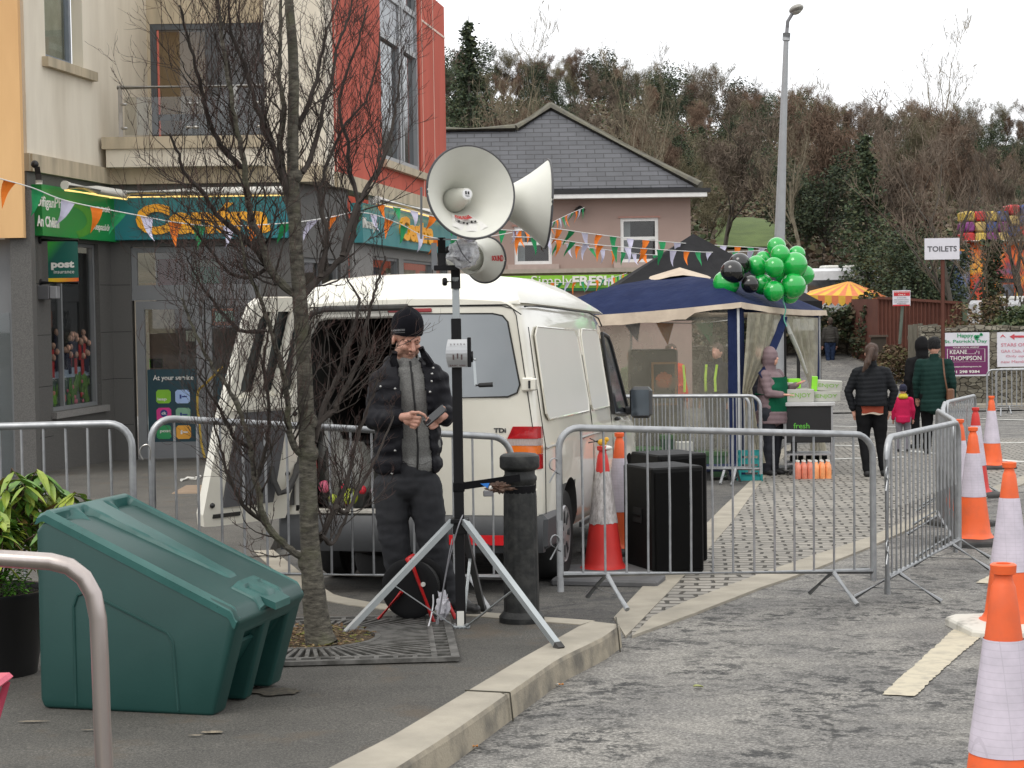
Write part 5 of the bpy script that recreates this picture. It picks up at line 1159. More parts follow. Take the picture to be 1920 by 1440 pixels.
# ------------------------------------------------------------------ white van with its left rear door open
vw=M('cream_white_car_paint',(.74,.715,.625),.22,c2=(.63,.60,.51),scale=1.6,lo=.45,hi=.85,detail=9,coat=.7,spec=.5); gap=M('panel_gap',(.02,.02,.018),.8)
vp=Vector((-.690,11.95,0)); vp.z=gz(vp.y,0.0); VA=R(-11.6)
van=empty('van','white high roof delivery van with its left rear door swung open','van',vp,VA); van.rotation_euler=(-math.atan(KS)*.97,0,VA); van.scale=(.955,1,1); upd()
Mv=van.matrix_world.copy(); Mvi=Mv.inverted()
secs=[(0.0,1.95,.76,.895,1.0,.42),(.03,1.975,.775,.915,1.0,.36),(.12,1.995,.785,.93,1.0,.34),(.5,2.0,.80,.95,1.0,.33),(1.2,2.0,.80,.952,1.0,.33),(2.4,2.0,.80,.952,1.0,.33),(3.0,1.985,.795,.952,1.0,.33),(3.45,1.92,.77,.95,1.0,.33),(3.75,1.70,.74,.948,1.0,.33),(4.05,1.42,.73,.955,.99,.32),(4.28,1.20,.77,.955,.96,.31),(4.5,1.08,.79,.94,.90,.30),(4.75,.93,.70,.85,.80,.30),(4.87,.78,.62,.76,.68,.32)]
def vring(y,zr,wt,wb,zb,z0):
 h=zr-zb
 pr=[(0,z0),(wb*.80,z0),(wb*.955,z0+.03),(wb*.985,z0+.12),(wb,z0+(zb-z0)*.55),(wb*.998,zb-.05),(wb*.990,zb+.02),(wb-(wb-wt)*.35,zb+h*.35),(wb-(wb-wt)*.72,zb+h*.70),(wt,zr-.085),(wt-.03,zr-.035),(wt-.10,zr-.006),(wt*.5,zr+.012),(0,zr+.018)]
 return[(x,y,z)for x,z in pr]+[(-x,y,z)for x,z in pr[-2:0:-1]]
mb=MB(); mb.loft([vring(*s_)for s_ in secs]); me=mb.mesh('v'); ob=bpy.data.objects.new('v',me); COL.objects.link(ob)
cuts=MB(); cuts.prism([(-.83,-.2,.56),(-.74,-.2,1.77),(-.66,-.2,1.87),(-.005,-.2,1.88),(-.005,-.2,.56)],(0,2.8,0))
c1=bpy.data.objects.new('c',cuts.mesh('c')); COL.objects.link(c1)
cuts=MB()
for y in(.98,3.98):
 for s_ in(-1,1):cuts.lathe([(.365,.55),(.365,1.1)],40,(0,y,.36),(s_,0,0))
c2_=bpy.data.objects.new('c',cuts.mesh('c')); COL.objects.link(c2_)
for c_ in(c1,c2_):md=ob.modifiers.new('b','BOOLEAN'); md.operation='DIFFERENCE'; md.object=c_; md.solver='EXACT'
me=evalmods(ob); bpy.data.objects.remove(c1); bpy.data.objects.remove(c2_)
me.polygons.foreach_set('use_smooth',[True]*len(me.polygons)); me.set_sharp_from_angle(angle=R(35))
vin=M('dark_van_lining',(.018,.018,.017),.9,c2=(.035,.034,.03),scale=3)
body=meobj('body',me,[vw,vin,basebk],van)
for p in me.polygons:
 c_=p.center
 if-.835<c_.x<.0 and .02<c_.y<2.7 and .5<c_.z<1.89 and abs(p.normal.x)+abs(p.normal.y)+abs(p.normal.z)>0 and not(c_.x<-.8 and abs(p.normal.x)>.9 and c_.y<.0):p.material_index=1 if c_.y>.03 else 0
 for y in(.98,3.98):
  if(c_-Vector((0,y,.36))).length<.375*3 and abs(math.hypot(c_.y-y,c_.z-.36)-.365)<.02 and abs(c_.x)<.96:p.material_index=2
 if abs(abs(c_.x)-.55)<.01:p.material_index=2
# raised roof cap
mb=MB(); rs=[(.01,1.935,.0,.755),(.015,1.97,.012,.775),(.06,2.02,.06,.755),(.15,2.09,.1,.735),(.30,2.13,.13,.715),(1.2,2.15,.15,.69),(2.2,2.13,.15,.69),(2.8,2.08,.1,.69),(3.2,2.0,.05,.70),(3.45,1.93,.0,.72)]
rg=[]
for y,zt,k_,wt in rs:
 z0=min(1.935,zt-.01); rg.append([(-.812 if y>.1 else-.79,y,z0),(-.80 if y>.1 else-.78,y,z0+(zt-z0)*.30),(-wt-.005,y,z0+(zt-z0)*.75),(-wt+.07,y,zt-.015),(-.35,y,zt+.012),(0,y,zt+.018),(.35,y,zt+.012),(wt-.07,y,zt-.015),(wt+.005,y,z0+(zt-z0)*.75),(.80 if y>.1 else .78,y,z0+(zt-z0)*.30),(.812 if y>.1 else .79,y,z0)])
mb.loft(rg); rc_=mb.build('roof_cap',M('fibreglass_cream',(.75,.735,.65),.3,c2=(.70,.685,.60),scale=2.5,coat=.4),van,True)
mb=MB(); mb.tube([(x,-.004+.0,1.922-.11*max(0,abs(x)-.70)*6)for x in[-.80+.05*k for k in range(33)]],.004,5); mb.build('roof_seam',gap,van)
mb=MB(); mb.tube([(.813,.05,1.91),(.825,.4,1.92),(.83,1.2,1.92),(.83,2.6,1.915),(.81,3.2,1.88),(.79,3.5,1.82)],.007,6); mb.build('gutter',gap,van)
# rear right door, closed: seams, window, badge, handle
YR=-.002
def rear(x,z,off=0.0):return Vector((x,YR-off+(.03*max(0,(z-1.0))*0),z))
mb=MB(); W_=[(.03,1.31),(.70,1.32),(.765,1.345),(.785,1.40),(.705,1.81),(.67,1.85),(.60,1.865),(.03,1.87)]
mb.prism([(x,-.003,z)for x,z in W_],(0,-.004,0)); rwn=mb.build('rear_window',M('grey_blanked_glass',(.30,.325,.345),.10,c2=(.27,.295,.315),scale=1.5,spec=.8),van)
mb=MB(); mb.tube([(x,-.005,z)for x,z in W_],.006,6,closed=True); mb.build('rubber_seal',gap,rwn,True)
mb=MB()
for pts in([(.0,.50),(.0,1.91)],[(.885,.52),(.89,.80)],[(.872,1.12),(.80,1.60),(.765,1.85),(.74,1.895),(.66,1.915),(.0,1.918)]):mb.tube([(x,-.003,z)for x,z in pts],.0035,5)
mb.build('door_seam',gap,van)
mb=MB(); mb.box((-.14,-.012,1.88),(.17,-.001,1.906),.004); mb.build('brake_light',M('dull_red_lens',(.30,.03,.035),.3),van)
mb=MB(); TD=T3((0,-.0015,0),(1,0,0),(0,0,1)); text(mb,'TDi',TD,.60,.685,1.085,1.115,.03,shear=.0,depth=.004); mb.build('badge',M('chrome',(.35,.35,.36),.15,metal=1),van)
for z in(.68,1.40):
 mb=MB(); mb.box((.80,-.03,z-.045),(.885,-.001,z+.045),.01); mb.box((.86,-.045,z-.04),(.90,.03,z+.04),.008); mb.build('hinge',vw,van)
 mb=MB(); mb.box((.852,-.046,z-.025),(.868,-.029,z+.025)); mb.build('hinge_pin',blackm,van)
# tail lights
lred=M('red_lens',(.45,.008,.012),.12,c2=(.32,.006,.01),scale=30,coat=.6); lam=M('amber_lens',(.75,.16,.01),.15,coat=.6); lcl=M('clear_ribbed_lens',(.45,.40,.38),.12,c2=(.3,.2,.18),scale=40,stretch=(20,1,1),coat=.6)
for sx in(1,-1):
 xo,xi=.905*sx,.685*sx; zz=[.845,.945,1.0,1.045,1.125]; tl_=None
 for k,mt in enumerate((lred,lam,lcl,lred)):
  a,b_=zz[k],zz[k+1]; t0=(a-.845)/.28; t1=(b_-.845)/.28; xi0=xi+sx*.012*t0 if k<3 else xi+sx*.01; xi1=xi+sx*(.012 if k<3 else .05); mb=MB()
  mb.prism([(xi0,-.012,a),(xo,-.004,a),(xo*.997,.0,b_),(xi1,-.010,b_)],(0,.07,0)); mb.prism([(xo-sx*.004,-.004,a+.001),(xo+sx*.018,.03,a+.001),(xo+sx*.02,.09,a+.001),(xo-sx*.02,.09,a+.001)],(0,0,b_-a-.002))
  if tl_ is None:tl_=mb.build('tail_light',mt,van)
  else:mb.build(('amber_segment','clear_segment','red_segment')[k-1],mt,tl_)
# bumper
bum=M('dark_grey_bumper',(.045,.048,.052),.5,c2=(.035,.037,.04),scale=4,bs=.15,bscale=180,bd=.001)
mb=MB(); rg=[]
def bring(x,y,s_=1):return[(x,y,.30),(x,y-.075*s_,.30),(x,y-.095*s_,.36),(x,y-.095*s_,.47),(x,y-.06*s_,.535),(x,y,.545)]
for k in range(13):
 t=-1+2*k/12; x=.94*t; y=.02+.10*max(0,abs(t)-.75)*2.0; rg.append(bring(x,y))
mb.loft(rg); bp=mb.build('rear_bumper',bum,van,True)
for x0,x1 in((.72,.965),(-.965,-.72)):mb=MB(); mb.box((x0,.0,.31),(x1,.58,.545),.03); mb.build('bumper_corner',bum,bp)
mb=MB(); mb.box((.30,-.0985,.355),(.80,-.094,.42)); mb.build('reflector_tape',M('red_reflector',(.6,.01,.015),.3),bp)
mb=MB(); mb.box((-.80,-.03,.546),(.0,.06,.575),.006); mb.build('door_sill',M('worn_white_sill',(.55,.53,.47),.6,c2=(.3,.28,.25),scale=10),van)
# side: panel, seams, moulding, cab window, handle, mirror, wheels
def side(y,z,off=0.0):
 zb=1.0; zr=2.0; wb,wt=.951,.80; h=zr-zb
 if z<=zb:x=wb
 else:
  t=(z-zb)/h; x=wb-(wb-wt)*min(1,t*1.02)
 if y>3.2:x-=.02*(y-3.2)
 return Vector((x+off,y,z))
mb=MB(); rr_=[(.22,1.20),(.30,1.16),(1.95,1.16),(2.0,1.22),(1.93,1.72),(1.85,1.77),(.36,1.78),(.25,1.72)]
def spatch(mb,poly,off,nn=10):
 cy=sum(p[0]for p in poly)/len(poly); cz=sum(p[1]for p in poly)/len(poly); vs=[side(cy,cz,off)]+[side(y,z,off)for y,z in poly]; mb.add(vs,[(0,1+i,1+(i+1)%len(poly))for i in range(len(poly))])
def sdens(poly,n=5):return[(poly[i][0]+(poly[(i+1)%len(poly)][0]-poly[i][0])*k/n,poly[i][1]+(poly[(i+1)%len(poly)][1]-poly[i][1])*k/n)for i in range(len(poly))for k in range(n)]
spatch(mb,sdens(rr_),.006); pnl=mb.build('side_panel',M('glossy_white_panel',(.74,.735,.69),.15,c2=(.72,.715,.67),coat=.0,spec=.25,scale=2),van)
mb=MB(); mb.tube([side(y,z,.004)for y,z in sdens(rr_,3)],.007,6,closed=True); mb.build('panel_edge',vw,pnl,True)
rr2=[(2.10,1.20),(2.16,1.16),(2.98,1.16),(3.0,1.2),(2.98,1.74),(2.9,1.78),(2.2,1.78),(2.12,1.73)]
mb=MB(); spatch(mb,sdens(rr2),.006); pnl=mb.build('side_panel',MATS['glossy_white_panel'],van); mb=MB(); mb.tube([side(y,z,.004)for y,z in sdens(rr2,3)],.007,6,closed=True); mb.build('panel_edge',vw,pnl,True)
rw_=[(3.13,1.10),(4.02,1.06),(4.08,1.12),(3.62,1.66),(3.5,1.73),(3.16,1.76)]
dkg=M('dark_cab_glass',(.02,.025,.03),.04,spec=.8,c2=(.05,.055,.06),scale=3)
mb=MB(); spatch(mb,sdens(rw_),.01); cw=mb.build('cab_window',dkg,van); mb=MB(); mb.tube([side(y,z,.012)for y,z in sdens(rw_,3)],.016,6,closed=True); mb.build('window_frame',blackm,cw,True)
for pts in([(.035,.55),(.035,1.1),(.05,1.55),(.08,1.82)],[(2.05,.40),(2.05,1.82)],[(3.05,.40),(3.05,1.82)]):mb=MB(); mb.tube([side(y,z,.001)for y,z in sdens(pts,6)[:-6]],.0035,4); mb.build('panel_seam',gap,van)
for y0,y1 in((.06,.50),(1.46,3.04),(3.08,3.52)):mb=MB(); mb.tube([side(y0,.98,.002),side(y1,.98,.002)],.011,6); mb.build('side_moulding',M('grey_moulding',(.30,.29,.27),.4),van,True)
mb=MB(); mb.box((.94,1.40,.33),(.958,3.56,.37),.004); mb.build('sill_trim',bum,van)
mb=MB(); mb.box((.945,3.18,1.035),(.985,3.30,1.065),.01); mb.build('door_handle',blackm,van)
mi_=MB(); mi_.box((.93,3.85,1.06),(1.02,3.92,1.13),.015); mr_=mi_.build('mirror',blackm,van); mi_=MB(); mi_.box((.985,3.80,1.03),(1.185,3.93,1.30),.035); mi_.build('mirror_shell',M('grey_shell',(.05,.052,.055),.4),mr_); mi_=MB(); mi_.box((1.005,3.79,1.055),(1.165,3.801,1.275),.0); mi_.build('mirror_glass',M('mirror_face',(.10,.12,.14),.08,metal=.6),mr_)
tyre=M('tyre_rubber',(.018,.018,.018),.75,bs=.5,bscale=70,bd=.004); rim=M('silver_wheel_trim',(.48,.48,.48),.3,metal=.5,c2=(.36,.36,.37),scale=8)
for y in(.98,3.98):
 for s_ in(1,-1):
  ax_=(s_,0,0); o_=(0,y,.325); mb=MB(); mb.lathe([(.20,.72),(.30,.715),(.322,.735),(.325,.80),(.322,.88),(.30,.915),(.205,.905)],44,o_,ax_,capb=True,capt=False); wh_=mb.build('wheel',tyre,van,True)
  mb=MB(); mb.lathe([(.206,.900),(.195,.915),(.185,.908),(.17,.912),(.09,.905),(.05,.915),(.001,.918)],36,o_,ax_,capb=False,capt=False); wr=mb.build('wheel_trim',rim,wh_,True)
  for k in range(7):
   a=2*math.pi*k/7; mb=MB(); c_=Vector((s_*.9145,y+math.cos(a)*.125,.325+math.sin(a)*.125)); r1=Vector((0,math.cos(a),math.sin(a))); t1=Vector((0,-math.sin(a),math.cos(a)))
   mb.prism([c_-r1*.045-t1*.008,c_+r1*.04-t1*.026,c_+r1*.04+t1*.026,c_-r1*.045+t1*.008],(-s_*.012,0,0)); mb.build('trim_slot',M('dark_slot',(.04,.04,.042),.6),wh_)
mb=MB(); mb.tube([(-.5,.25,.30),(.5,.3,.27),(.55,1.0,.3)],.05,10); mb.box((-.7,.4,.26),(.7,3.6,.33)); mb.build('underbody',basebk,van)
mb=MB(); mb.lathe([(.20,0),(.29,.02),(.31,.07),(.29,.16),(.2,.18)],32,(-.28,.62,.27),(0,.1,-1)); mb.build('spare_wheel',tyre,van,True)
# open left door
Hn=Mv@Vector((-.90,-.015,.52)); fd=(Vector((-2.0,11.62,0))-Vector((Hn.x,Hn.y,0))).normalized(); upv=Vector((.19,.02,1))
nd=fd.cross(upv).normalized(); TDo=Matrix(((fd.x,upv.x,nd.x,Hn.x),(fd.y,upv.y,nd.y,Hn.y),(fd.z,upv.z,nd.z,Hn.z),(0,0,0,1))); into=1 if nd.dot(Vector((1,-.6,0)))>0 else-1
DW=.72; DH=1.47; wq=MB(); m2=TDo
def dq(mb,poly,w0,w1):mb.prism([TDo@Vector((x,y,w0*into))for x,y in poly],nd*into*(w1-w0)); return mb
door=MB(); outer=[(.02,.0),(DW-.03,.0),(DW,.05),(DW-.015,.72),(DW-.035,.85),(DW-.10,1.36),(DW-.13,DH-.03),(DW-.18,DH),(.20,DH),(.12,DH-.05),(.05,.95),(.0,.62),(.0,.03)]
winp=[(.13,.86),(DW-.12,.86),(DW-.19,1.34),(DW-.22,1.38),(.22,1.38),(.19,1.34)]
def ringprism(mb,out_,inn,w0,w1):
 n=48
 def rs_(poly):
  P=[Vector((x,y,0))for x,y in poly]; P.append(P[0]); return resamp(P,n)[:-1]
 A=rs_(out_); cx,cy=sum(p.x for p in A)/n,sum(p.y for p in A)/n
 B=rs_(inn); bx_,by_=sum(p.x for p in B)/n,sum(p.y for p in B)/n
 B2=[]
 for a in A:
  ang=math.atan2(a.y-by_,a.x-bx_); best=min(B,key=lambda q:abs((math.atan2(q.y-by_,q.x-bx_)-ang+math.pi)%(2*math.pi)-math.pi)); B2.append(best)
 T=lambda p,w:TDo@Vector((p.x,p.y,w*into)); vs=[T(p,w0)for p in A]+[T(p,w1)for p in A]+[T(p,w1)for p in B2]+[T(p,w0)for p in B2]; fs=[]
 for i in range(n):
  j=(i+1)%n
  for k in range(4):fs.append((k*n+i,k*n+j,((k+1)%4)*n+j,((k+1)%4)*n+i))
 mb.add(vs,fs)
ringprism(door,outer,winp,-.05,.02); dr=door.build('rear_door',vw,van,'auto',world=True)
dr.data.shade_flat()
mb=MB(); dq(mb,winp,-.03,-.024); mb.build('door_glass',M('dark_door_glass',(.035,.045,.045),.1,spec=.8),dr,world=True)
mb=MB()
for x in(.29,.45):dq(mb,[(x-.03,.84),(x+.03,.84),(x-.01,1.39),(x-.05,1.39)],-.0,.035)
mb.build('grille_bar',vw,dr,world=True)
mb=MB(); dq(mb,[(.16,.12),(DW-.14,.12),(DW-.14,.70),(DW-.17,.73),(.22,.73),(.16,.68)],.02,.034); mb.build('trim_panel',M('grey_carpet_trim',(.10,.10,.105),.95,bs=.6,bscale=300,bd=.003),dr,world=True)
mb=MB(); dq(mb,[(.10,.75),(DW-.08,.75),(DW-.1,.83),(.14,.83)],.02,.05); mb.build('inner_ledge',vw,dr,world=True)
mb=MB(); dq(mb,[(DW-.30,.055),(DW-.08,.055),(DW-.08,.08),(DW-.30,.08)],.02,.03); mb.build('drain_slot',gap,dr,world=True)
for x,y in((.09,.78),(.095,.70),(.07,.30),(DW-.06,.14)):mb=MB(); mb.ell(TDo@Vector((x,y,.022*into)),.018,10,6); mb.build('rubber_stop',blackm,dr,True,world=True)
mb=MB(); P=[TDo@Vector((x,y,w*into))for x,y,w in((-.02,.42,.01),(.03,.30,.06),(.10,.20,.09),(.17,.19,.09),(.22,.28,.06),(.23,.36,.03))]; mb.tube(P,.022,8); mb.build('cable_hose',basebk,dr,True,world=True)
mb=MB(); mb.tube([Mv@Vector((x,-.01,z))for x,z in((-.86,.6),(-.845,1.15),(-.775,1.75),(-.70,1.88),(-.60,1.91),(.0,1.915))],.022,8); mb.build('door_seal',basebk,van,True,world=True)
mb=MB(); mb.tube([Mv@Vector((x,.004,z))for x,z in((-.815,.6),(-.80,1.15),(-.725,1.73),(-.66,1.84),(-.58,1.86),(-.02,1.865))],.02,8); mb.build('inner_frame',M('pale_inner_frame',(.45,.44,.40),.5),van,True,world=True)
# load in the van: clear sack with coloured things, white sack
ls=empty('clear_sack','clear plastic sack of coloured odds and ends on the floor of the open van','sack',Mv@Vector((-.52,.28,.60))); mb=MB(); crumple(mb,(0,0,.18),(.20,.18,.24),.09,12,f=4); mb.build('bag_film',M('grey_sack_film',(.22,.22,.20),.35,c2=(.14,.14,.13),scale=9),ls,True)
for i,(x,y,z,r_,cc_,nm)in enumerate(((.02,-.20,.055,.052,(.42,.50,.03),'yellow_ball'),(-.16,-.15,.12,.04,(.6,.12,.2),'pink_toy'),(-.10,-.17,.04,.03,(.5,.6,.05),'lime_toy'),(.10,-.19,.10,.028,(.6,.02,.04),'red_toy'),(.19,-.17,.09,.035,(.6,.45,.5),'pale_toy'),(-.02,-.2,.12,.022,(.5,.02,.05),'red_toy'),(.0,-.16,.02,.03,(.5,.03,.05),'red_toy'))):mb=MB(); mb.ell((x,y,z),(r_,r_*.8,r_*1.1)); mb.build(nm,M(nm+str(i),cc_,.5),ls,True)
ws=empty('white_sack','pale sack leaning inside the left of the open van','sack',Mv@Vector((-.70,.42,.58))); mb=MB(); crumple(mb,(0,0,.26),(.10,.14,.30),.08,21,f=4); mb.build('bag_film',M('white_sack_film',(.5,.5,.47),.5),ws,True)
bx_=empty('dark_crate','dark crate in the load space of the open van','crate',Mv@Vector((-.32,.75,.562)),VA); mb=MB(); mb.box((-.28,-.2,0),(.28,.3,.42),.02); mb.build('box',M('dark_crate_plastic',(.03,.03,.032),.6),bx_); mb=MB(); mb.box((-.30,-.22,.42),(.30,.32,.45),.01); mb.build('lid',blackm,bx_)
# yellow cable and padlock at the shop door
cablex('yellow_cable',[(417,688,26.0),(385,720,26.1),(372,733,26.2),(370,760,26.2),(374,800,26.2),(378,835,26.2),(384,858,26.2)],.018,M('yellow_cable_sheath',(.5,.33,.05),.5),'yellow cable hanging down beside the shop door')
cablex('barrier_clip',[(268,862,9.95),(262,850,9.95),(266,838,9.95),(276,834,9.95),(282,842,9.95),(281,862,9.95)],.005,steel,'steel shackle joining the two barriers behind the bin','clip')
# ------------------------------------------------------------------ people
skin=M('skin',(.62,.34,.25),.5,c2=(.54,.27,.20),scale=18,bs=.15,bscale=160,bd=.001)
stub=M('stubbled_skin',(.44,.25,.18),.6,c2=(.32,.175,.125),scale=220,lo=.4,hi=.6,bs=.3,bscale=300,bd=.001)
def cloth(nm,c,c2=None,scale=8,rough=.85,bs=.3,bscale=35,bd=.01):return M(nm,c,rough,c2=c2,spec=.12,scale=scale,bs=bs,bscale=bscale,bd=bd,detail=6)
def folds(amp,f=(6,6,14),seed=0.0):
 def fn(co,nn):
  for i in range(len(co)):
   p=co[i]; co[i]=p+nn[i]*amp*noise.noise(Vector((p[0]*f[0]+seed,p[1]*f[1],p[2]*f[2])))
  return co
 return fn
def ribs(amp,pitch,z0=0.0,extra=.004):
 def fn(co,nn):
  a=np.abs(np.sin(np.pi*(co[:,2]-z0)/pitch+.5*np.sin(co[:,0]*9)))-.6
  co=co+nn*(amp*a)[:,None]
  for i in range(0,len(co)):co[i]+=nn[i]*extra*noise.noise(Vector((co[i][0]*12,co[i][1]*12,co[i][2]*12)))
  return co
 return fn
YM=10.35; mo=gp(800,YM,D); man=empty('person','man in a black beanie, open black jacket and grey zip top, looking at his phone','person',mo); upd()
def mp(x,y,dy=0.0):return at(x,y,YM+dy)-mo
def mcap(mb,a,ra,b_,rb,n=14,sq=None):cap(mb,mp(*a),ra,mp(*b_),rb,n,sq)
# trousers
mb=MB(); mb.ell(mp(761,905),(.175,.125,.11)); mb.ell(mp(765,880),(.165,.12,.10))
mcap(mb,(733,915),.105,(739,1010),.088); mcap(mb,(739,1010,-.01),.087,(752,1085,.02),.078); mcap(mb,(752,1085,.02),.078,(765,1130,.05),.066)
mcap(mb,(796,915),.105,(812,1015,-.02),.086); mcap(mb,(812,1015,-.02),.084,(833,1095,.0),.072); mcap(mb,(833,1095),.072,(845,1128,.0),.07)
def tro(co,nn):
 for i in range(len(co)):
  p=co[i]; k=.004+.012*max(0,(.75-p[2])); co[i]=p+nn[i]*(k*noise.noise(Vector((p[0]*7,p[1]*5,p[2]*22)))+.004*noise.noise(Vector((p[0]*22,p[1]*18,p[2]*30))))
 return co
me=remesh(mb,.009,3,tro); meobj('trousers',me,cloth('charcoal_work_trousers',(.030,.031,.035),(.042,.043,.047),5,bscale=120,bd=.003),man)
mb=MB(); a=mp(716,968,-.06); mb.box((a.x-.03,a.y-.0,a.z-.09),(a.x+.06,a.y+.10,a.z+.08),.03); o=mb.build('cargo_pocket',MATS['charcoal_work_trousers'],man,True)
# hoodie
mb=MB(); mb.ell(mp(772,740),(.165,.105,.20)); mb.ell(mp(776,825),(.16,.115,.20)); mb.ell(mp(779,868),(.15,.115,.085)); mb.ell(mp(765,700),(.13,.085,.07)); mcap(mb,(762,700),.078,(763,684),.064)
me=remesh(mb,.008,3,folds(.010,(9,6,9),3)); gh=cloth('heather_grey_knit',(.25,.25,.24),(.15,.15,.145),130,bscale=160,bd=.004); meobj('zip_top',me,gh,man)
def surf(me,x,z,dirv=Vector((0,1,0))):
 from mathutils.bvhtree import BVHTree
 return None
from mathutils.bvhtree import BVHTree
bv=BVHTree.FromPolygons([v.co for v in me.vertices],[tuple(p.vertices)for p in me.polygons])
def front(bvh,px,py,off=.003):
 p=mp(px,py); d=(p+mo-CAM).normalized(); h=bvh.ray_cast(CAM-mo,d)
 return(h[0]-d*off)if h[0]is not None else p
zp=[(769,677),(772,700),(775,730),(778,760),(781,800),(784,840),(783,870),(782,886)]
mb=MB(); P=[front(bv,*q)for q in zp]; mb.tube(P,.0065,6); mb.build('zip',M('black_zip',(.012,.012,.012),.5),man,True)
mb=MB(); P=[front(bv,x,y,.001)for x,y in((752,866),(765,869),(780,871),(795,869),(806,864))]; mb.tube(P,.004,6); mb.build('hem_seam',gh,man,True)
mb=MB(); nk=mp(764,676); tcol=[(nk+Vector((math.cos(a)*.072,math.sin(a)*.066-.0,-.028*math.sin(-a)*1.0-.005)))for a in[2*math.pi*k/24 for k in range(24)]]
mb.loft([[p+Vector((0,0,-.03))for p in tcol],[p*1.0 for p in tcol],[p+Vector(((nk.x-p.x)*.12,(nk.y-p.y)*.12,.028))for p in tcol],[p+Vector(((nk.x-p.x)*.22,(nk.y-p.y)*.22,.025))for p in tcol]],caps=False); mb.build('collar',gh,man,True)
# jacket
mb=MB(); mb.ell(mp(765,742),(.205,.14,.22)); mb.ell(mp(765,825),(.20,.15,.22)); mb.ell(mp(763,868),(.212,.145,.10)); mb.ell(mp(765,702,.01),(.17,.11,.075)); mb.ell(mp(757,682,.05),(.11,.08,.06))
mb.ell(mp(789,684,.04),(.06,.07,.05)); mb.ell(mp(736,682,.04),(.06,.07,.05)); mb.ell(mp(728,705),(.075,.09,.075)); mb.ell(mp(808,704),(.075,.085,.075))
mcap(mb,(716,714,.02),.072,(703,782,-.02),.066); mcap(mb,(703,784,-.03),.066,(742,784,-.20),.056)
mcap(mb,(819,712,.02),.068,(834,776,-.02),.060); mcap(mb,(834,779,-.04),.058,(836,778,-.19),.052)
opl=[(741,640),(743,668),(752,720),(758,780),(757,850),(752,900)]; opr=[(785,640),(788,664),(797,700),(804,760),(810,830),(816,900)]
def jf(co,nn):
 for i in range(len(co)):
  p=co[i]; q=Vector((p[0]*9,p[1]*9,p[2]*24)); k=.011 if abs(p[2]-1.12)<.35 else .006
  co[i]=p+nn[i]*(k*noise.noise(q)+.006*noise.noise(Vector((p[0]*20,p[1]*20,p[2]*26))))
 return co
me=remesh(mb,.009,3,jf)
bmj=bmesh.new(); bmj.from_mesh(me); kill=[]
def interp(pl,z):
 P=[mp(*q)for q in pl]
 for i in range(len(P)-1):
  if P[i].z>=z>=P[i+1].z:t=(P[i].z-z)/(P[i].z-P[i+1].z); return P[i].x+(P[i+1].x-P[i].x)*t
 return None
yc_=mp(765,740).y
for f in bmj.faces:
 c=f.calc_center_median(); a=interp(opl,c.z); b_=interp(opr,c.z)
 if a is not None and b_ is not None and a<c.x<b_ and c.y<yc_-.02 and c.y>yc_-.165:kill.append(f)
bmesh.ops.delete(bmj,geom=kill,context='FACES'); bmj.to_mesh(me); bmj.free()
jk=cloth('black_padded_nylon',(.011,.011,.014),(.018,.018,.022),5,.55,.35,40,.008); jo=meobj('jacket',me,jk,man)
sm_=jo.modifiers.new('s','SOLIDIFY'); sm_.thickness=.012; sm_.offset=-1
bj=BVHTree.FromPolygons([v.co for v in me.vertices],[tuple(p.vertices)for p in me.polygons])
# stand-up jacket collar falling open
for pts,nm in(([(740,660),(737,674),(742,690),(750,708)],'collar_flap'),([(789,652),(797,668),(806,680),(800,700)],'collar_flap')):
 mb=MB(); P=[mp(x,y,-.085+.02*i)for i,(x,y)in enumerate(pts)]; mb.tube([p for p in P],[.018,.024,.024,.012],8); mb.build(nm,jk,man,True)
for x,y in((714,725),(741,729),(812,690),(810,701),(809,715),(806,735),(752,745),(741,845),(735,888),(812,790)):
 mb=MB(); p=front(bj,x,y,.0); mb.ell(p,(.0075,.004,.0075),10,6); mb.build('stud',M('silver_stud',(.5,.5,.48),.25,metal=.8),man,True)
for q in(((700,735),(722,726),(748,731)),((812,710),(820,709),(828,714)),((760,700),(762,760),(762,830),(757,878))):
 mb=MB(); mb.tube([front(bj,x,y,-.001)for x,y in q],.0035,6); mb.build('jacket_seam',jk,man,True)
# body: head, hands and what is under the clothes, one surface
hc=mp(763,634,.0); fx=R(26); px_=R(19); f0=Vector((math.sin(fx)*math.cos(px_),-math.cos(fx)*math.cos(px_),-math.sin(px_))); hx=Vector((math.cos(fx),math.sin(fx),0))
THD=T3(hc,hx,-f0)
hmb=MB(); hmb.T=THD
hmb.ell((0,.012,.035),(.076,.094,.085),24,16); hmb.ell((0,-.030,-.030),(.060,.058,.072),20,14); hmb.ell((0,-.045,-.085),(.040,.040,.028),16,10); hmb.ell((0,-.072,-.097),(.020,.016,.014)); hmb.ell((.0,-.02,-.065),(.055,.055,.04),16,10)
for s_ in(-1,1):hmb.ell((s_*.036,-.066,-.030),(.024,.020,.022)); hmb.ell((s_*.030,-.078,.012),(.022,.012,.008)); hmb.ell((s_*.031,-.073,-.003),(.014,.012,.009)); hmb.ell((s_*.078,.012,-.012),(.010,.020,.032)); hmb.ell((s_*.012,-.091,-.038),(.009,.011,.007)); hmb.ell((s_*.050,-.02,-.068),(.022,.035,.03))
hmb.ell((0,-.084,.010),(.010,.012,.014)); cap(hmb,(0,-.088,.002),.0090,(0,-.112,-.034),.0130,10); hmb.ell((0,-.086,-.059),(.020,.010,.005)); hmb.ell((0,-.084,-.070),(.017,.010,.006)); hmb.ell((0,-.076,-.052),(.026,.014,.012))
hmb.T=None
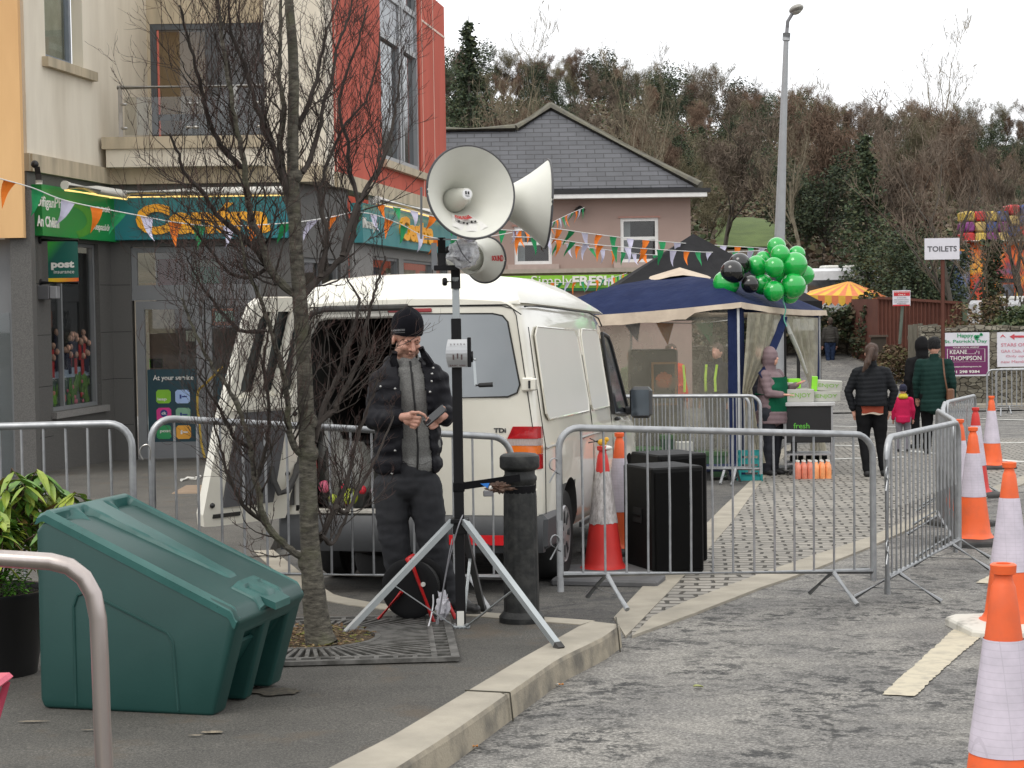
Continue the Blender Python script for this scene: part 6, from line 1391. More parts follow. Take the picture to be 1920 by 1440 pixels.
cap(hmb,hc+Vector((-.01,.02,-.05)),.056,mp(762,700,.03),.058,16); cap(hmb,mp(764,730,.02),.07,mp(768,860,.02),.07); mcap(hmb,(733,915),.07,(752,1085),.05); mcap(hmb,(752,1085),.05,(766,1135,.05),.045); mcap(hmb,(796,915),.07,(833,1095),.05); mcap(hmb,(833,1095),.05,(846,1135),.045); mcap(hmb,(718,716,.02),.045,(705,780),.04); mcap(hmb,(705,782,-.03),.038,(744,783,-.20),.030); mcap(hmb,(817,714,.02),.045,(833,775),.038); mcap(hmb,(833,778,-.04),.036,(834,777,-.19),.030)
mcap(hmb,(764,745,.02),.06,(724,716,.02),.045); mcap(hmb,(764,745,.02),.06,(810,714,.02),.045); mcap(hmb,(768,870,.02),.06,(738,915,.02),.06); mcap(hmb,(768,870,.02),.06,(794,915,.02),.06)
# his right hand (picture left), finger on the screen; left hand holds the phone
def fing(mb,pts,r_):
 for i in range(len(pts)-1):cap(mb,mp(*pts[i]),r_*(1-.08*i),mp(*pts[i+1]),r_*(1-.08*(i+1)),8)
cap(hmb,mp(748,783,-.215),.028,mp(767,781,-.255),.030,12,(1,.85)); hmb.ell(mp(766,788,-.25),(.032,.022,.030)); hmb.ell(mp(774,779,-.262),(.022,.016,.022))
fing(hmb,[(772,775,-.27),(785,773,-.295),(796,778,-.305),(799,783,-.305)],.0098)
fing(hmb,[(778,783,-.27),(788,783,-.29),(787,790,-.275),(778,791,-.26)],.0100)
fing(hmb,[(776,790,-.265),(786,791,-.283),(784,797,-.268),(775,797,-.255)],.0096)
fing(hmb,[(772,796,-.26),(781,798,-.275),(778,803,-.262),(770,801,-.25)],.0088)
fing(hmb,[(764,777,-.25),(772,773,-.275),(782,774,-.29)],.0105)
cap(hmb,mp(836,778,-.205),.028,mp(824,782,-.25),.031,12,(1,.85)); hmb.ell(mp(820,786,-.255),(.034,.022,.026))
fing(hmb,[(826,772,-.255),(833,766,-.28),(832,764,-.30)],.0102)
fing(hmb,[(816,779,-.262),(806,783,-.29),(800,789,-.30)],.0096)
fing(hmb,[(816,787,-.262),(806,791,-.288),(801,794,-.30)],.0096)
fing(hmb,[(817,793,-.258),(808,798,-.28),(803,799,-.295)],.0092)
fing(hmb,[(820,798,-.252),(812,803,-.27),(807,803,-.282)],.0084)
me=remesh(hmb,.0042,2,None,sm=.5); bo_=meobj('body',me,[skin,stub],man)
Ti=THD.inverted()
for p in me.polygons:
 q=Ti@p.center
 if abs(q.x)<.1 and-.13<q.z<-.045 and q.y<.02 and not(abs(q.x)<.017 and-.075<q.z<-.052 and q.y<-.07):p.material_index=1
 elif abs(q.x)<.1 and-.13<q.z<-.02 and-.02<q.y<.03 and abs(q.x)>.055:p.material_index=1
bh=BVHTree.FromPolygons([v.co for v in me.vertices],[tuple(p.vertices)for p in me.polygons])
def hsurf(x,z,off):
 o=THD@Vector((x,-.3,z)); d=(THD.to_3x3()@Vector((0,1,0))); h=bh.ray_cast(o,d); return h[0]-d*off
def strand(nm,pts,r_,mt,off=.0005):
 mb=MB(); mb.tube([hsurf(x,z,off)for x,z in pts],r_,6); mb.build(nm,mt,man,True)
brn=M('brown_hair',(.10,.055,.03),.8)
for s_ in(-1,1):
 strand('eyebrow',[(s_*.012,.010),(s_*.030,.016),(s_*.049,.010)],[.0042,.0052,.0028],brn,-.0015)
 strand('eyelid',[(s_*.019,-.006),(s_*.031,-.0105),(s_*.043,-.006)],.0030,M('lash_brown',(.04,.02,.015),.7),-.0005)
 strand('upper_lid',[(s_*.018,.001),(s_*.031,.004),(s_*.044,.0)],.0011,M('lid_crease',(.22,.10,.07),.7),-.0003)
strand('mouth',[(-.024,-.071),(-.012,-.0660),(0,-.0655),(.012,-.0660),(.024,-.071)],.0022,M('mouth_line',(.16,.05,.04),.6),-.0006)
strand('lips',[(-.016,-.070),(0,-.0715),(.016,-.070)],.0030,M('lip',(.42,.16,.13),.5),-.002)
for s_ in(-1,1):strand('nostril',[(s_*.006,-.0445),(s_*.011,-.043)],.0022,M('nostril_dark',(.08,.03,.025),.8),-.0012)
# beanie
hb=MB(); hb.T=THD; n_=40; rg=[]
prof=[(.010,.086,.098),(.006,.089,.102),(.03,.091,.106),(.06,.091,.107),(.09,.088,.102),(.115,.078,.092),(.133,.060,.075),(.146,.038,.050),(.152,.014,.02)]
for z,rx_,ry_ in prof:
 rg.append([(math.cos(a)*rx_*(1+.02*noise.noise(Vector((math.cos(a)*2,math.sin(a)*2,z*20)))),.010+math.sin(a)*ry_+.12*max(0,z-.05)*1.0,z+.018+.034*(-math.sin(a))*(1 if z<.04 else .3)*.5+.008*math.sin(a*2)*(1 if z>.05 else 0)+.004*noise.noise(Vector((math.cos(a)*3,math.sin(a)*3,5))))for a in[2*math.pi*k/n_ for k in range(n_)]])
hb.loft(rg,caps=True); hb.T=None; bn_=hb.build('beanie',cloth('black_knit',(.008,.008,.011),(.013,.013,.017),8,.95,.5,220,.003),man,True)
bb=BVHTree.FromPolygons([v.co for v in bn_.data.vertices],[tuple(p.vertices)for p in bn_.data.polygons])
vs,fs=text_verts('HARMANRECORD',.02,1,0,.02); x1=max(v_[0]for v_ in vs); tw_=MB(); o=[]
for v_ in vs:p=front(bb,734+25*v_[0]/x1,621.5-3.6*v_[1]/.7-1.2*v_[0]/x1,.001+(.001 if v_[2]>0 else 0)); o.append(p)
tw_.add(o,fs); tw_.build('lettering',M('grey_print',(.35,.35,.36),.6),bn_)
mb=MB(); mb.tube([front(bb,735+24*k/6,624.5-1.2*k/6,.001)for k in range(7)],.0007,4); mb.build('stripe',MATS['grey_print'],bn_)
# phone
pa=mp(798,796,-.305); pbb=mp(833,766,-.305); ax1=(pbb-pa).normalized(); ax2=Vector((.35,-.15,.5)).cross(ax1).normalized()
PT=T3((pa+pbb)/2+Vector((0,-.005,.004)),ax1,Vector((-.2,.75,.5)))
ph_=empty('phone','black mobile phone in the hands of the man in the beanie','phone',PT.to_translation()+mo,rot=PT.to_3x3()); mb=MB(); mb.box((-.072,-.035,-.0045),(.072,.035,.0045),.004); mb.build('case',M('black_phone',(.012,.012,.013),.3),ph_,True); mb=MB(); mb.box((-.067,-.032,.0046),(.067,.032,.0052)); mb.build('screen',M('phone_screen',(.02,.022,.025),.05),ph_)
# shoes
for a,d_ in((mp(846,1136),Vector((.78,-.55,0))),(mp(770,1140,.04),Vector((.2,-.95,0)))):
 d_.normalize(); a=Vector((a.x,a.y,0)); mb=MB(); sd=Vector((-d_.y,d_.x,0)); cap(mb,a+Vector((0,0,.05))-d_*.04,.045,a+Vector((0,0,.045))+d_*.10,.042,12); cap(mb,a+Vector((0,0,.035))+d_*.08,.038,a+Vector((0,0,.03))+d_*.17,.033,12); me=remesh(mb,.006,3)
 for v_ in me.vertices:v_.co.z=max(v_.co.z,.012)
 sh_=meobj('shoe',me,M('black_leather',(.015,.015,.016),.4),man)
 mb=MB(); P=[];
 for k in range(20):t=2*math.pi*k/20; P.append(a+d_*(.055+.152*math.cos(t))+sd*.045*math.sin(t))
 mb.prism([(p.x,p.y,0.0)for p in P],(0,0,.022)); mb.build('sole',basebk,sh_)
# ---- a builder for the smaller figures farther off
def figure(px,Y,label,h,rz,top,topm,legm,hairm,hair='short',dz=0.0,arms=None,legs=None,build=1.0,extra=None,hood=None,rib=None,ground=None,shoem=None,bodym=None):
 s_=h/1.75; p=gp(px,Y,dz)
 if ground is not None:p.z=ground
 e=empty('person',label,'person',p,rz); b_=build
 V=lambda x,y,z:Vector((x*s_,y*s_,z*s_))
 arms=arms or[[(-.17*b_,0,1.37),(-.225*b_,.02,1.10),(-.22*b_,-.06,.86)],[(.17*b_,0,1.37),(.225*b_,.02,1.10),(.22*b_,-.06,.86)]]
 legs=legs or[[(-.09*b_,0,.88),(-.10,-.02,.48),(-.10,.03,.08)],[(.09*b_,0,.88),(.10,-.02,.48),(.11,.03,.08)]]
 lr=[.098*b_,.068,.045]; vox=max(.010,.012*s_)
 mb=MB(); mb.ell(V(0,.01,1.62),(.078*s_,.098*s_,.115*s_),16,12); mb.ell(V(0,-.05,1.575),(.052*s_,.05*s_,.07*s_)); mb.ell(V(0,-.10,1.60),(.012*s_,.02*s_,.02*s_)); mb.ell(V(-.078,.01,1.60),(.01*s_,.02*s_,.03*s_)); mb.ell(V(.078,.01,1.60),(.01*s_,.02*s_,.03*s_)); cap(mb,V(0,.01,1.56),.055*s_,V(0,.02,1.36),.06*s_); cap(mb,V(0,0,1.30),.12*s_,V(0,0,.95),.11*s_)
 cap(mb,V(-.14,0,1.37),.05*s_,V(.14,0,1.37),.05*s_)
 for A in arms:
  cap(mb,V(*A[0]),.045*s_,V(*A[1]),.038*s_); cap(mb,V(*A[1]),.036*s_,V(*A[2]),.026*s_); d_=(V(*A[2])-V(*A[1])).normalized(); w_=V(*A[2]); cap(mb,w_,.028*s_,w_+d_*.07*s_,.030*s_,10,(1,.6))
  sd=d_.cross(Vector((0,1,0))).normalized()if abs(d_.y)<.9 else Vector((1,0,0))
  for k in range(4):cap(mb,w_+d_*.075*s_+sd*(k-1.5)*.015*s_,.0095*s_,w_+d_*(.135+.012*(k in(1,2)))*s_+sd*(k-1.5)*.014*s_+Vector((0,-.015,0))*s_,.008*s_,6)
  cap(mb,w_+d_*.03*s_-sd*.02*s_,.011*s_,w_+d_*.075*s_-sd*.045*s_,.009*s_,6)
 for A in legs:cap(mb,V(*A[0]),lr[0]*.8*s_,V(*A[1]),lr[1]*.8*s_); cap(mb,V(*A[1]),lr[1]*.8*s_,V(*A[2]),lr[2]*.8*s_)
 meobj('body',remesh(mb,min(vox,.009),2),bodym or skin,e)
 mb=MB(); mb.ell(V(0,0,.93),(.165*b_*s_,.125*b_*s_,.12*s_))
 for A in legs:cap(mb,V(*A[0]),lr[0]*1.02*s_,V(*A[1]),lr[1]*1.12*s_); cap(mb,V(*A[1]),lr[1]*1.12*s_,V(*A[2]),lr[2]*1.35*s_)
 meobj('trousers',remesh(mb,vox,3,folds(.008*s_,(8,8,16))),legm,e)
 mb=MB(); z0=top; rr=.17*b_
 mb.ell(V(0,.0,1.25),(.175*b_*s_,.13*b_*s_,.20*s_)); cap(mb,V(0,0,1.22),.145*b_*s_,V(0,0,z0+.12),.15*b_*s_,14,(1.18,.95)); mb.lathe([(rr*1.02*s_,z0*s_),(rr*1.02*s_,(z0+.16)*s_)],18); cap(mb,V(-.11*b_,.0,1.385),.065*s_,V(.11*b_,.0,1.385),.065*s_); cap(mb,V(0,.01,1.42),.08*s_,V(0,.015,1.485),.07*s_)
 for A in arms:cap(mb,V(*A[0]),.066*b_*s_,V(*A[1]),.056*s_); cap(mb,V(*A[1]),.056*s_,V(A[1][0]+(A[2][0]-A[1][0])*.93,A[1][1]+(A[2][1]-A[1][1])*.93,A[1][2]+(A[2][2]-A[1][2])*.93),.046*s_)
 if hood=='up':mb.ell(V(0,.025,1.62),(.115*s_,.125*s_,.15*s_)); cap(mb,V(0,.03,1.55),.10*s_,V(0,.04,1.45),.10*s_)
 if hood=='down':mb.ell(V(0,.10,1.46),(.12*s_,.06*s_,.07*s_))
 meobj('coat',remesh(mb,vox,3,ribs(.006*s_,rib*s_)if rib else folds(.014*s_,(7,7,9))),topm,e)
 if hood!='up':
  mb=MB(); mb.ell(V(0,.03,1.655),(.092*s_,.103*s_,.100*s_));
  if hair=='short':mb.ell(V(0,.055,1.60),(.085*s_,.07*s_,.085*s_))
  if hair in('pony','long'):mb.ell(V(0,.06,1.60),(.085*s_,.07*s_,.09*s_))
  if hair=='pony':mb.ell(V(.01,.14,1.66),(.035*s_,.035*s_,.035*s_)); cap(mb,V(.02,.15,1.65),.035*s_,V(.07,.17,1.50),.045*s_); cap(mb,V(.07,.17,1.50),.045*s_,V(.13,.16,1.38),.02*s_)
  if hair=='beanie':mb.ell(V(0,.02,1.70),(.10*s_,.11*s_,.085*s_)); mb.lathe([(.098*s_,1.60*s_),(.098*s_,1.67*s_)],18,(0,.02*s_,0))
  meobj('hair' if hair not in('beanie',)else 'hat',remesh(mb,vox*.8,2,folds(.012*s_,(30,30,10))),hairm,e)
 for A in legs:
  mb=MB(); f_=V(*A[2]); cap(mb,Vector((f_.x,f_.y+.02*s_,.055*s_)),.05*s_,Vector((f_.x*1.05,f_.y-.13*s_,.035*s_)),.036*s_)
  mb.v=[(x,y,max(z,0.002))for x,y,z in mb.v]; mb.build('shoe',shoem or M('dark_shoe',(.015,.015,.016),.6),e,True)
 if extra:extra(e,V,s_)
 return e
blkp=cloth('black_puffer',(.010,.011,.013),(.016,.017,.02),4,.6); blks=cloth('black_leggings',(.008,.008,.009),None,4,.8)
denim=cloth('dark_denim',(.018,.03,.065),(.028,.045,.09),12,.9)
dkh=M('dark_brown_hair',(.045,.026,.018),.6,c2=(.07,.035,.022),scale=60,stretch=(1,1,.2),bs=.6,bscale=150,bd=.01)
rust=cloth('rust_top',(.28,.06,.035),None,6)
def ex_w(e,V,s_):
 mb=MB(); rg=[[(math.cos(a)*r_*s_,math.sin(a)*r_*.82*s_,(z+.012*math.sin(a*5))*s_)for a in[2*math.pi*k/28 for k in range(28)]]for r_,z in((.185,.99),(.19,.90),(.188,.845))]; mb.loft(rg,caps=False); mb.build('top_hem',rust,e,True)
 mb=MB(); rg=[[(math.cos(a)*r_*s_,math.sin(a)*r_*.82*s_,(z+.010*math.sin(a*5+1))*s_)for a in[2*math.pi*k/28 for k in range(28)]]for r_,z in((.184,.86),(.187,.825))]; mb.loft(rg,caps=False); mb.build('vest_hem',cloth('pale_vest',(.5,.42,.34)),e,True)
figure(1634,22.4,'woman with a dark ponytail in a black quilted jacket and black leggings, seen from behind',1.66,R(176),.93,blkp,blks,dkh,'pony',arms=[[(-.18,0,1.36),(-.30,-.02,1.12),(-.235,-.03,.88)],[(.18,0,1.36),(.30,-.02,1.12),(.235,-.03,.88)]],legs=[[(-.10,0,.88),(-.12,-.02,.48),(-.15,.03,.10)],[(.10,0,.88),(.10,-.02,.48),(.07,.10,.10)]],build=1.18,rib=.055,extra=ex_w)
pinkc=cloth('pink_child_coat',(.55,.02,.09),(.48,.02,.08),5)
def ex_c(e,V,s_):mb=MB(); mb.ell(V(0,.10,1.45),(.13*s_,.06*s_,.055*s_)); mb.ell(V(0,.0,1.50),(.11*s_,.10*s_,.045*s_)); mb.build('yellow_hood',cloth('yellow_fleece',(.6,.5,.05)),e,True)
figure(1693,27.6,'small child in a pink coat and navy woolly hat between the grown ups',1.02,R(170),.78,pinkc,cloth('grey_leggings',(.22,.21,.24)),M('navy_knit',(.02,.022,.05),.9),'beanie',build=1.15,extra=ex_c)
figure(1727,28.4,'adult in a black hooded coat standing behind the dark green coat',1.75,R(200),.70,cloth('black_parka',(.012,.012,.013)),blks,dkh,hood='up',build=1.15)
def ex_g(e,V,s_):
 mb=MB(); mb.tube([V(-.14,.10,1.45),V(-.17,.17,1.2),V(-.2,.12,.98)],.012*s_,6); mb.tube([V(-.14,.10,1.45),V(-.14,-.10,1.40)],.012*s_,6); mb.build('bag_strap',M('tan_leather',(.16,.07,.035),.5),e,True)
 mb=MB(); mb.box((-.30*s_,.02*s_,.82*s_),(-.20*s_,.20*s_,1.0*s_),.02); mb.build('handbag',M('tan_leather',(.16,.07,.035),.5),e)
figure(1752,26.9,'adult in a long dark green coat and black fluffy hat with a tan bag strap',1.72,R(160),.66,cloth('dark_green_coat',(.010,.030,.026),(.014,.038,.032)),blks,M('fluffy_black',(.008,.008,.009),.95,bs=1,bscale=60,bd=.02),'beanie',build=1.22,extra=ex_g,rib=.07)
figure(1557,58,'man in a grey padded gilet and jeans walking away up the lane',1.75,R(186),.95,cloth('grey_gilet',(.045,.043,.04),(.06,.057,.05),6),denim,M('short_brown_hair',(.06,.04,.03),.8),dz=.83,rib=.08,build=1.05,shoem=M('blue_white_trainer',(.4,.5,.7),.5),legs=[[(-.09,0,.88),(-.08,-.02,.48),(-.06,-.04,.08)],[(.09,0,.88),(.08,.03,.48),(.07,.12,.10)]])
# woman in the gazebo with a green apron over a mauve padded coat
mauve=cloth('mauve_puffer',(.17,.12,.13),(.22,.16,.17),5,.5)
def ex_a(e,V,s_):
 mb=MB(); rg=[]
 for i in range(9):
  z=1.35-.56*i/8; rg.append([V(.02+.235*math.sin(a)*(.8 if i<2 else 1),-.205*math.cos(a)*.98-.01,z)for a in[-1.25+2.5*k/10 for k in range(11)]])
 for i in range(8):
  for k in range(10):mb.quad(rg[i][k],rg[i][k+1],rg[i+1][k+1],rg[i+1][k])
 mb.build('green_apron',cloth('green_apron_cloth',(.006,.085,.045),(.008,.10,.05),6),e,True)
 mb=MB(); mb.tube([V(-.22,-.08,1.12),V(-.22,.12,1.12),V(0,.19,1.12),V(.2,.1,1.12)],.014*s_,6); mb.build('apron_tie',MATS['green_apron_cloth'],e,True)
figure(1446,22.9,'woman in a mauve hooded puffer coat with a green apron, serving at the stall',1.62,R(52),.72,mauve,M('navy_trousers',(.015,.017,.025),.8),dkh,hood='up',build=1.28,rib=.075,extra=ex_a,arms=[[(-.18,0,1.37),(-.22,-.08,1.13),(-.18,-.28,1.12)],[(.18,0,1.37),(.22,-.10,1.15),(.17,-.30,1.24)]])
# people inside and behind the gazebo, in orange and yellow safety vests
def vest(c,c2):
 def ex(e,V,s_):
  mb=MB()
  for x in(-.09,.09):mb.tube([V(x*1.1,-.155,1.42),V(x,-.20,1.2),V(x,-.19,1.0)],.022*s_,6)
  mb.build('reflective_stripe',M('lime_reflective',(.55,.9,.05),.5),e,True)
 return ex
dkc=cloth('dark_jacket',(.02,.02,.025)); orv=cloth('orange_vest',(.75,.10,.05));
figure(1261,27.5,'person in an orange and yellow safety vest behind the gazebo window',1.70,R(30),.95,orv,denim,dkh,extra=vest(0,0))
figure(1345,27.8,'person in a dark jacket with yellow shoulders behind the gazebo window',1.70,R(-40),.85,dkc,denim,dkh,extra=vest(0,0),build=1.2)
figure(1185,33,'person in a pale green top far behind the gazebo window',1.6,R(10),.9,cloth('pale_green_top',(.2,.3,.12)),denim,M('orange_wig',(.6,.15,.04),.8))
figure(1425,28.5,'person in dark clothes at the back of the gazebo',1.68,R(-20),.9,dkc,denim,dkh)
# ------------------------------------------------------------------ bare street tree in front, traced limb by limb
m,nt,b=nodes_of('grey_rowan_bark'); s=coords(nt,None,(1,1,3.2)); f=noise_n(nt,s,16,8,.7); f2=noise_n(nt,coords(nt),5,5,.7)
col=ramp(nt,f,[(.36,(.030,.026,.021)),(.5,(.080,.073,.057)),(.68,(.165,.15,.12))]); col=mix(nt,ramp(nt,f2,[(.5,.0),(.66,.5)]),col,(.10,.105,.055)); nt.links.new(col,b.inputs['Base Color']); b.inputs['Roughness'].default_value=.9; bump(nt,b,f,.8,.012); bark=m
twig=M('dark_twig_bark',(.030,.023,.019),.85,c2=(.05,.04,.033),scale=9,lo=.4,hi=.65); twr=M('reddish_twig',(.060,.026,.02),.8,c2=(.035,.022,.018),scale=20)
tb_=G(602,1207,D+.02); tree=empty('bare_tree','bare upright tree with grey bark in the iron grate, in front of the van','tree',tb_)
YT=tb_.y
def tp(x,y,dy=0.0):return at(x,y,YT+dy)
trunk=[(604,1212,32),(598,1190,27),(590,1130,23),(584,1060,20),(580,1000,18),(578,930,17),(577,860,16),(574,780,15.5),(571,700,15),(567,620,14.5),(562,560,14),(556,480,13),(552,400,12),(549,320,11),(549,240,10.5),(551,160,10),(549,90,9.5),(543,20,8.5),(538,-60,7.5),(536,-150,6.5)]
mb=MB(); P=[tp(x,y)for x,y,r_ in trunk]; PX=1/(FPX/YT)
Pd=[]; Rd=[]
for i in range(len(P)-1):
 for k in range(4):
  t=k/4; Pd.append(P[i].lerp(P[i+1],t)); r_=trunk[i][2]*(1-t)+trunk[i+1][2]*t; Rd.append(r_*PX*(1+.05*noise.noise(Pd[-1]*9)))
mb.tube(Pd,Rd,18)
for x,y,r_,dy in((574,1055,13,-.015),(580,850,14,-.015),(583,790,10,-.01),(556,330,9,-.01)):mb.ell(tp(x,y,dy),(r_*PX*1.25,r_*PX,r_*PX*1.5))
mb.build('trunk',bark,tree,True,world=True)
limbs=[(9,-.5,[(574,1052),(545,1030),(512,1000),(492,960),(480,900),(472,850),(462,810),(448,770),(425,725),(400,690),(372,640),(352,590),(340,560)]),(8,.4,[(580,1040),(600,1010),(628,950),(650,905),(662,850),(680,790),(700,740),(708,710)]),(9,-.35,[(574,860),(548,830),(540,790),(538,740),(528,690),(515,640),(498,590),(480,540),(460,500),(450,440)]),(8,.35,[(585,800),(600,790),(625,770),(640,740),(662,700),(680,650),(688,600),(698,560),(710,520),(722,480)]),(8,.5,[(588,830),(610,760),(636,700),(655,640),(668,590),(672,560),(650,520)]),(10,-.4,[(556,555),(528,530),(505,500),(490,450),(470,410),(463,350),(456,290),(442,235),(432,170),(418,80),(408,0),(404,-60)]),(10,.2,[(556,470),(545,400),(536,350),(526,287),(533,215),(524,150),(526,85),(526,0),(530,-70)]),(8,-.3,[(548,380),(520,300),(500,250),(478,190),(462,130),(444,90),(430,40),(425,-40)]),(8,-.6,[(520,520),(480,470),(440,430),(405,400),(380,360),(350,330),(335,290),(318,250)]),(7,.4,[(558,240),(575,200),(595,150),(604,95),(618,40),(640,-20)]),(8,.6,[(562,560),(590,530),(625,500),(650,470),(665,430),(670,370),(655,320),(652,265),(635,200),(650,140),(672,80),(690,10)]),(7,.3,[(563,330),(585,290),(600,240),(608,190),(625,140),(634,80),(655,30),(662,-40)]),(7,-.3,[(452,270),(435,220),(430,150),(416,60),(405,-30)]),(7,-.7,[(460,320),(420,280),(398,240),(380,180),(365,120),(350,60),(336,10)]),(7,.5,[(640,480),(665,400),(690,350),(718,300),(735,240),(745,180),(752,120)]),(6,.5,[(600,520),(612,440),(600,380),(610,320),(628,270),(650,230),(685,190),(705,130),(712,60)]),(6,-.2,[(482,900),(500,830),(505,770),(495,700),(500,640),(510,600)]),(6,-.5,[(470,840),(440,820),(420,780),(395,740),(372,700)]),(6,.45,[(630,950),(650,960),(672,920),(700,870),(722,820),(738,780)]),(6,-.4,[(500,980),(470,960),(445,930),(425,880),(410,830),(402,790)]),(6,.3,[(600,1000),(622,1020),(640,990),(660,940),(680,880)]),(5,-.5,[(505,500),(470,520),(430,510),(395,470),(365,430),(330,400)]),(5,-.3,[(500,620),(450,620),(420,590),(395,560),(370,520),(350,480)]),]
rt=random.Random(21)
limb_mb=MB(); tw=MB(); tw2=MB()
def grow(p,d,L_,r_,lvl,mbx):
 n=5 if lvl<2 else 4; pts=[p]; rs=[r_]; q=p.copy(); dd=d.normalized()
 for i in range(n):
  dd=(dd+Vector((rt.uniform(-1,1),rt.uniform(-1,1),rt.uniform(-.6,1.0)))*(.20+.05*lvl)+Vector((0,0,.10))).normalized(); q=q+dd*L_/n; pts.append(q.copy()); rs.append(r_*(1-.75*(i+1)/n))
 if rt.random()<.35 and lvl>=2:rs[-1]=rs[-2]*1.25
 mbx.tube(pts,rs,5 if lvl==1 else 4 if lvl==2 else 3,caps=False)
 if lvl<4:
  k={1:4,2:3,3:1}[lvl]
  for j in range(k):
   t=rt.uniform(.22,.98); i=min(int(t*n),n-1); b0=pts[i].lerp(pts[i+1],t*n-i); ax=(pts[i+1]-pts[i]).normalized(); s_=Vector((rt.uniform(-1,1),rt.uniform(-1,1),rt.uniform(-1,1))); s_=(s_-ax*s_.dot(ax)).normalized()
   grow(b0,ax*.8+s_*.75+Vector((0,0,.15)),L_*rt.uniform(.38,.68),max(.0014,r_*.55),lvl+1,tw if lvl==1 else tw2)
for r0,dep,px in limbs:
 n=len(px); P=[tp(x,y,dep*(i/(n-1))**1.0+(0 if i else 0))for i,(x,y)in enumerate(px)]; Q=[]; RR=[]
 for i in range(n-1):
  p0=P[max(i-1,0)]; p1=P[i]; p2=P[i+1]; p3=P[min(i+2,n-1)]
  for k in range(4):
   t=k/4; v_=.5*((2*p1)+(p2-p0)*t+(2*p0-5*p1+4*p2-p3)*t*t+(3*p1-p0-3*p2+p3)*t**3); w_=(i+t)/(n-1)
   v_+=Vector((rt.uniform(-1,1),rt.uniform(-1,1),0))*.006; Q.append(v_); RR.append(r0*.82*PX*(1.0-.72*w_)*(1+.12*rt.uniform(-1,1)))
 Q.append(P[-1]); RR.append(r0*PX*.2)
 lm=MB(); lm.tube(Q,RR,8); lm.build('limb',bark if r0>=9 else twig,tree,True,world=True)
 for i in range(3,len(Q)-1):
  for rep in range(1):
   ax=(Q[i+1]-Q[i-1]).normalized(); s_=Vector((rt.uniform(-1,1),rt.uniform(-1,1),rt.uniform(-.4,.6))); s_=(s_-ax*s_.dot(ax)).normalized()
   qx=960+Q[i].x/Q[i].y*FPX; near=qx>650 and Q[i].z<1.75
   if rt.random()<(.5 if near else .84):grow(Q[i],ax*.8+s_*(.3 if near else .85)+Vector((0,0,.08)),rt.uniform(.06,.16)if near else rt.uniform(.18,.50),max(.0024,RR[i]*.34),1,tw)
tw.build('branches',twig,tree,True,world=True,kind='stuff'); tw2.build('twigs',twr,tree,True,world=True,kind='stuff')
print('twigs',len(tw.f),len(tw2.f))
# ------------------------------------------------------------------ gazebo, stalls, balloons
def netmat(nm,col,a0,a1,scale=3):
 m,nt,b=nodes_of(nm); o_=[n for n in nt.nodes if n.type=='OUTPUT_MATERIAL'][0]; nt.nodes.remove(b)
 tr=nt.nodes.new('ShaderNodeBsdfTransparent'); df=nt.nodes.new('ShaderNodeBsdfDiffuse'); df.inputs[0].default_value=c4(col); tl=nt.nodes.new('ShaderNodeBsdfTranslucent'); tl.inputs[0].default_value=c4(col)
 m1=nt.nodes.new('ShaderNodeMixShader'); m1.inputs[0].default_value=.5; nt.links.new(df.outputs[0],m1.inputs[1]); nt.links.new(tl.outputs[0],m1.inputs[2])
 ms=nt.nodes.new('ShaderNodeMixShader'); nt.links.new(ramp(nt,noise_n(nt,coords(nt),scale,4),[(.4,a0),(.6,a1)]),ms.inputs[0]); nt.links.new(tr.outputs[0],ms.inputs[1]); nt.links.new(m1.outputs[0],ms.inputs[2]); nt.links.new(ms.outputs[0],o_.inputs[0]); return m
net=netmat('beige_netting',(.50,.47,.38),.34,.44); curt=netmat('gathered_netting',(.56,.53,.42),.62,.82,9)
navy=M('navy_gazebo_fabric',(.014,.024,.075),.85,c2=(.009,.016,.055),scale=2.5,bs=.5,bscale=7,bd=.04,spec=.2); beige=M('beige_valance',(.55,.46,.36),.85,c2=(.45,.37,.29),scale=4,bs=.4,bscale=14,bd=.02)
gA_=Vector((2.83,22.6,0)); gB=Vector((4.23,24.9,0)); gC=Vector((.35,24.2,0)); gD=Vector((1.75,26.5,0))
zc_={0:1.59,1:1.46,2:1.41,3:1.50}; cs=[gA_,gB,gD,gC]; zz_=[1.59,1.46,1.50,1.42]
gz_=empty('gazebo','navy blue gazebo with beige trim and netting walls, green balloons tied to it','gazebo',Vector((2.29,24.55,gz(24.55)))); cen=Vector((2.29,24.55,2.02)); upd()
def E3(i,off=0.0,dz=0.0):c=cs[i]; v=Vector((c.x,c.y,zz_[i])); d=(v-cen); d.z=0; return v+d.normalized()*off+Vector((0,0,dz))
mb=MB(); n=10
for i in range(4):
 a=E3(i,.08); b_=E3((i+1)%4,.08); rows=[]
 for r_ in range(7):
  t=r_/6; row=[]
  for k in range(n+1):
   e_=a.lerp(b_,k/n); p=e_.lerp(cen,t*.86); p.z+=.10*math.sin(t*math.pi)*(1 if t else 0)-.03*math.sin(math.pi*k/n)*(1-t)+.012*noise.noise(p*3); row.append(p)
  rows.append(row)
 for r_ in range(6):
  for k in range(n):mb.quad(rows[r_][k],rows[r_][k+1],rows[r_+1][k+1],rows[r_+1][k])
mb.build('canopy',navy,gz_,True,world=True)
mb=MB()
for i in range(4):
 a=E3(i,.55-1.9);
tp_=cen+Vector((0,0,.06)); q=[Vector((cen.x+math.cos(a)*.42,cen.y+math.sin(a)*.42,cen.z-.08+.03*math.sin(a*3)))for a in[2*math.pi*k/16 for k in range(16)]]
mb.add([tp_]+q,[(0,1+k,1+(k+1)%16)for k in range(16)]); mb.build('vent_cap',beige,gz_,False,world=True)
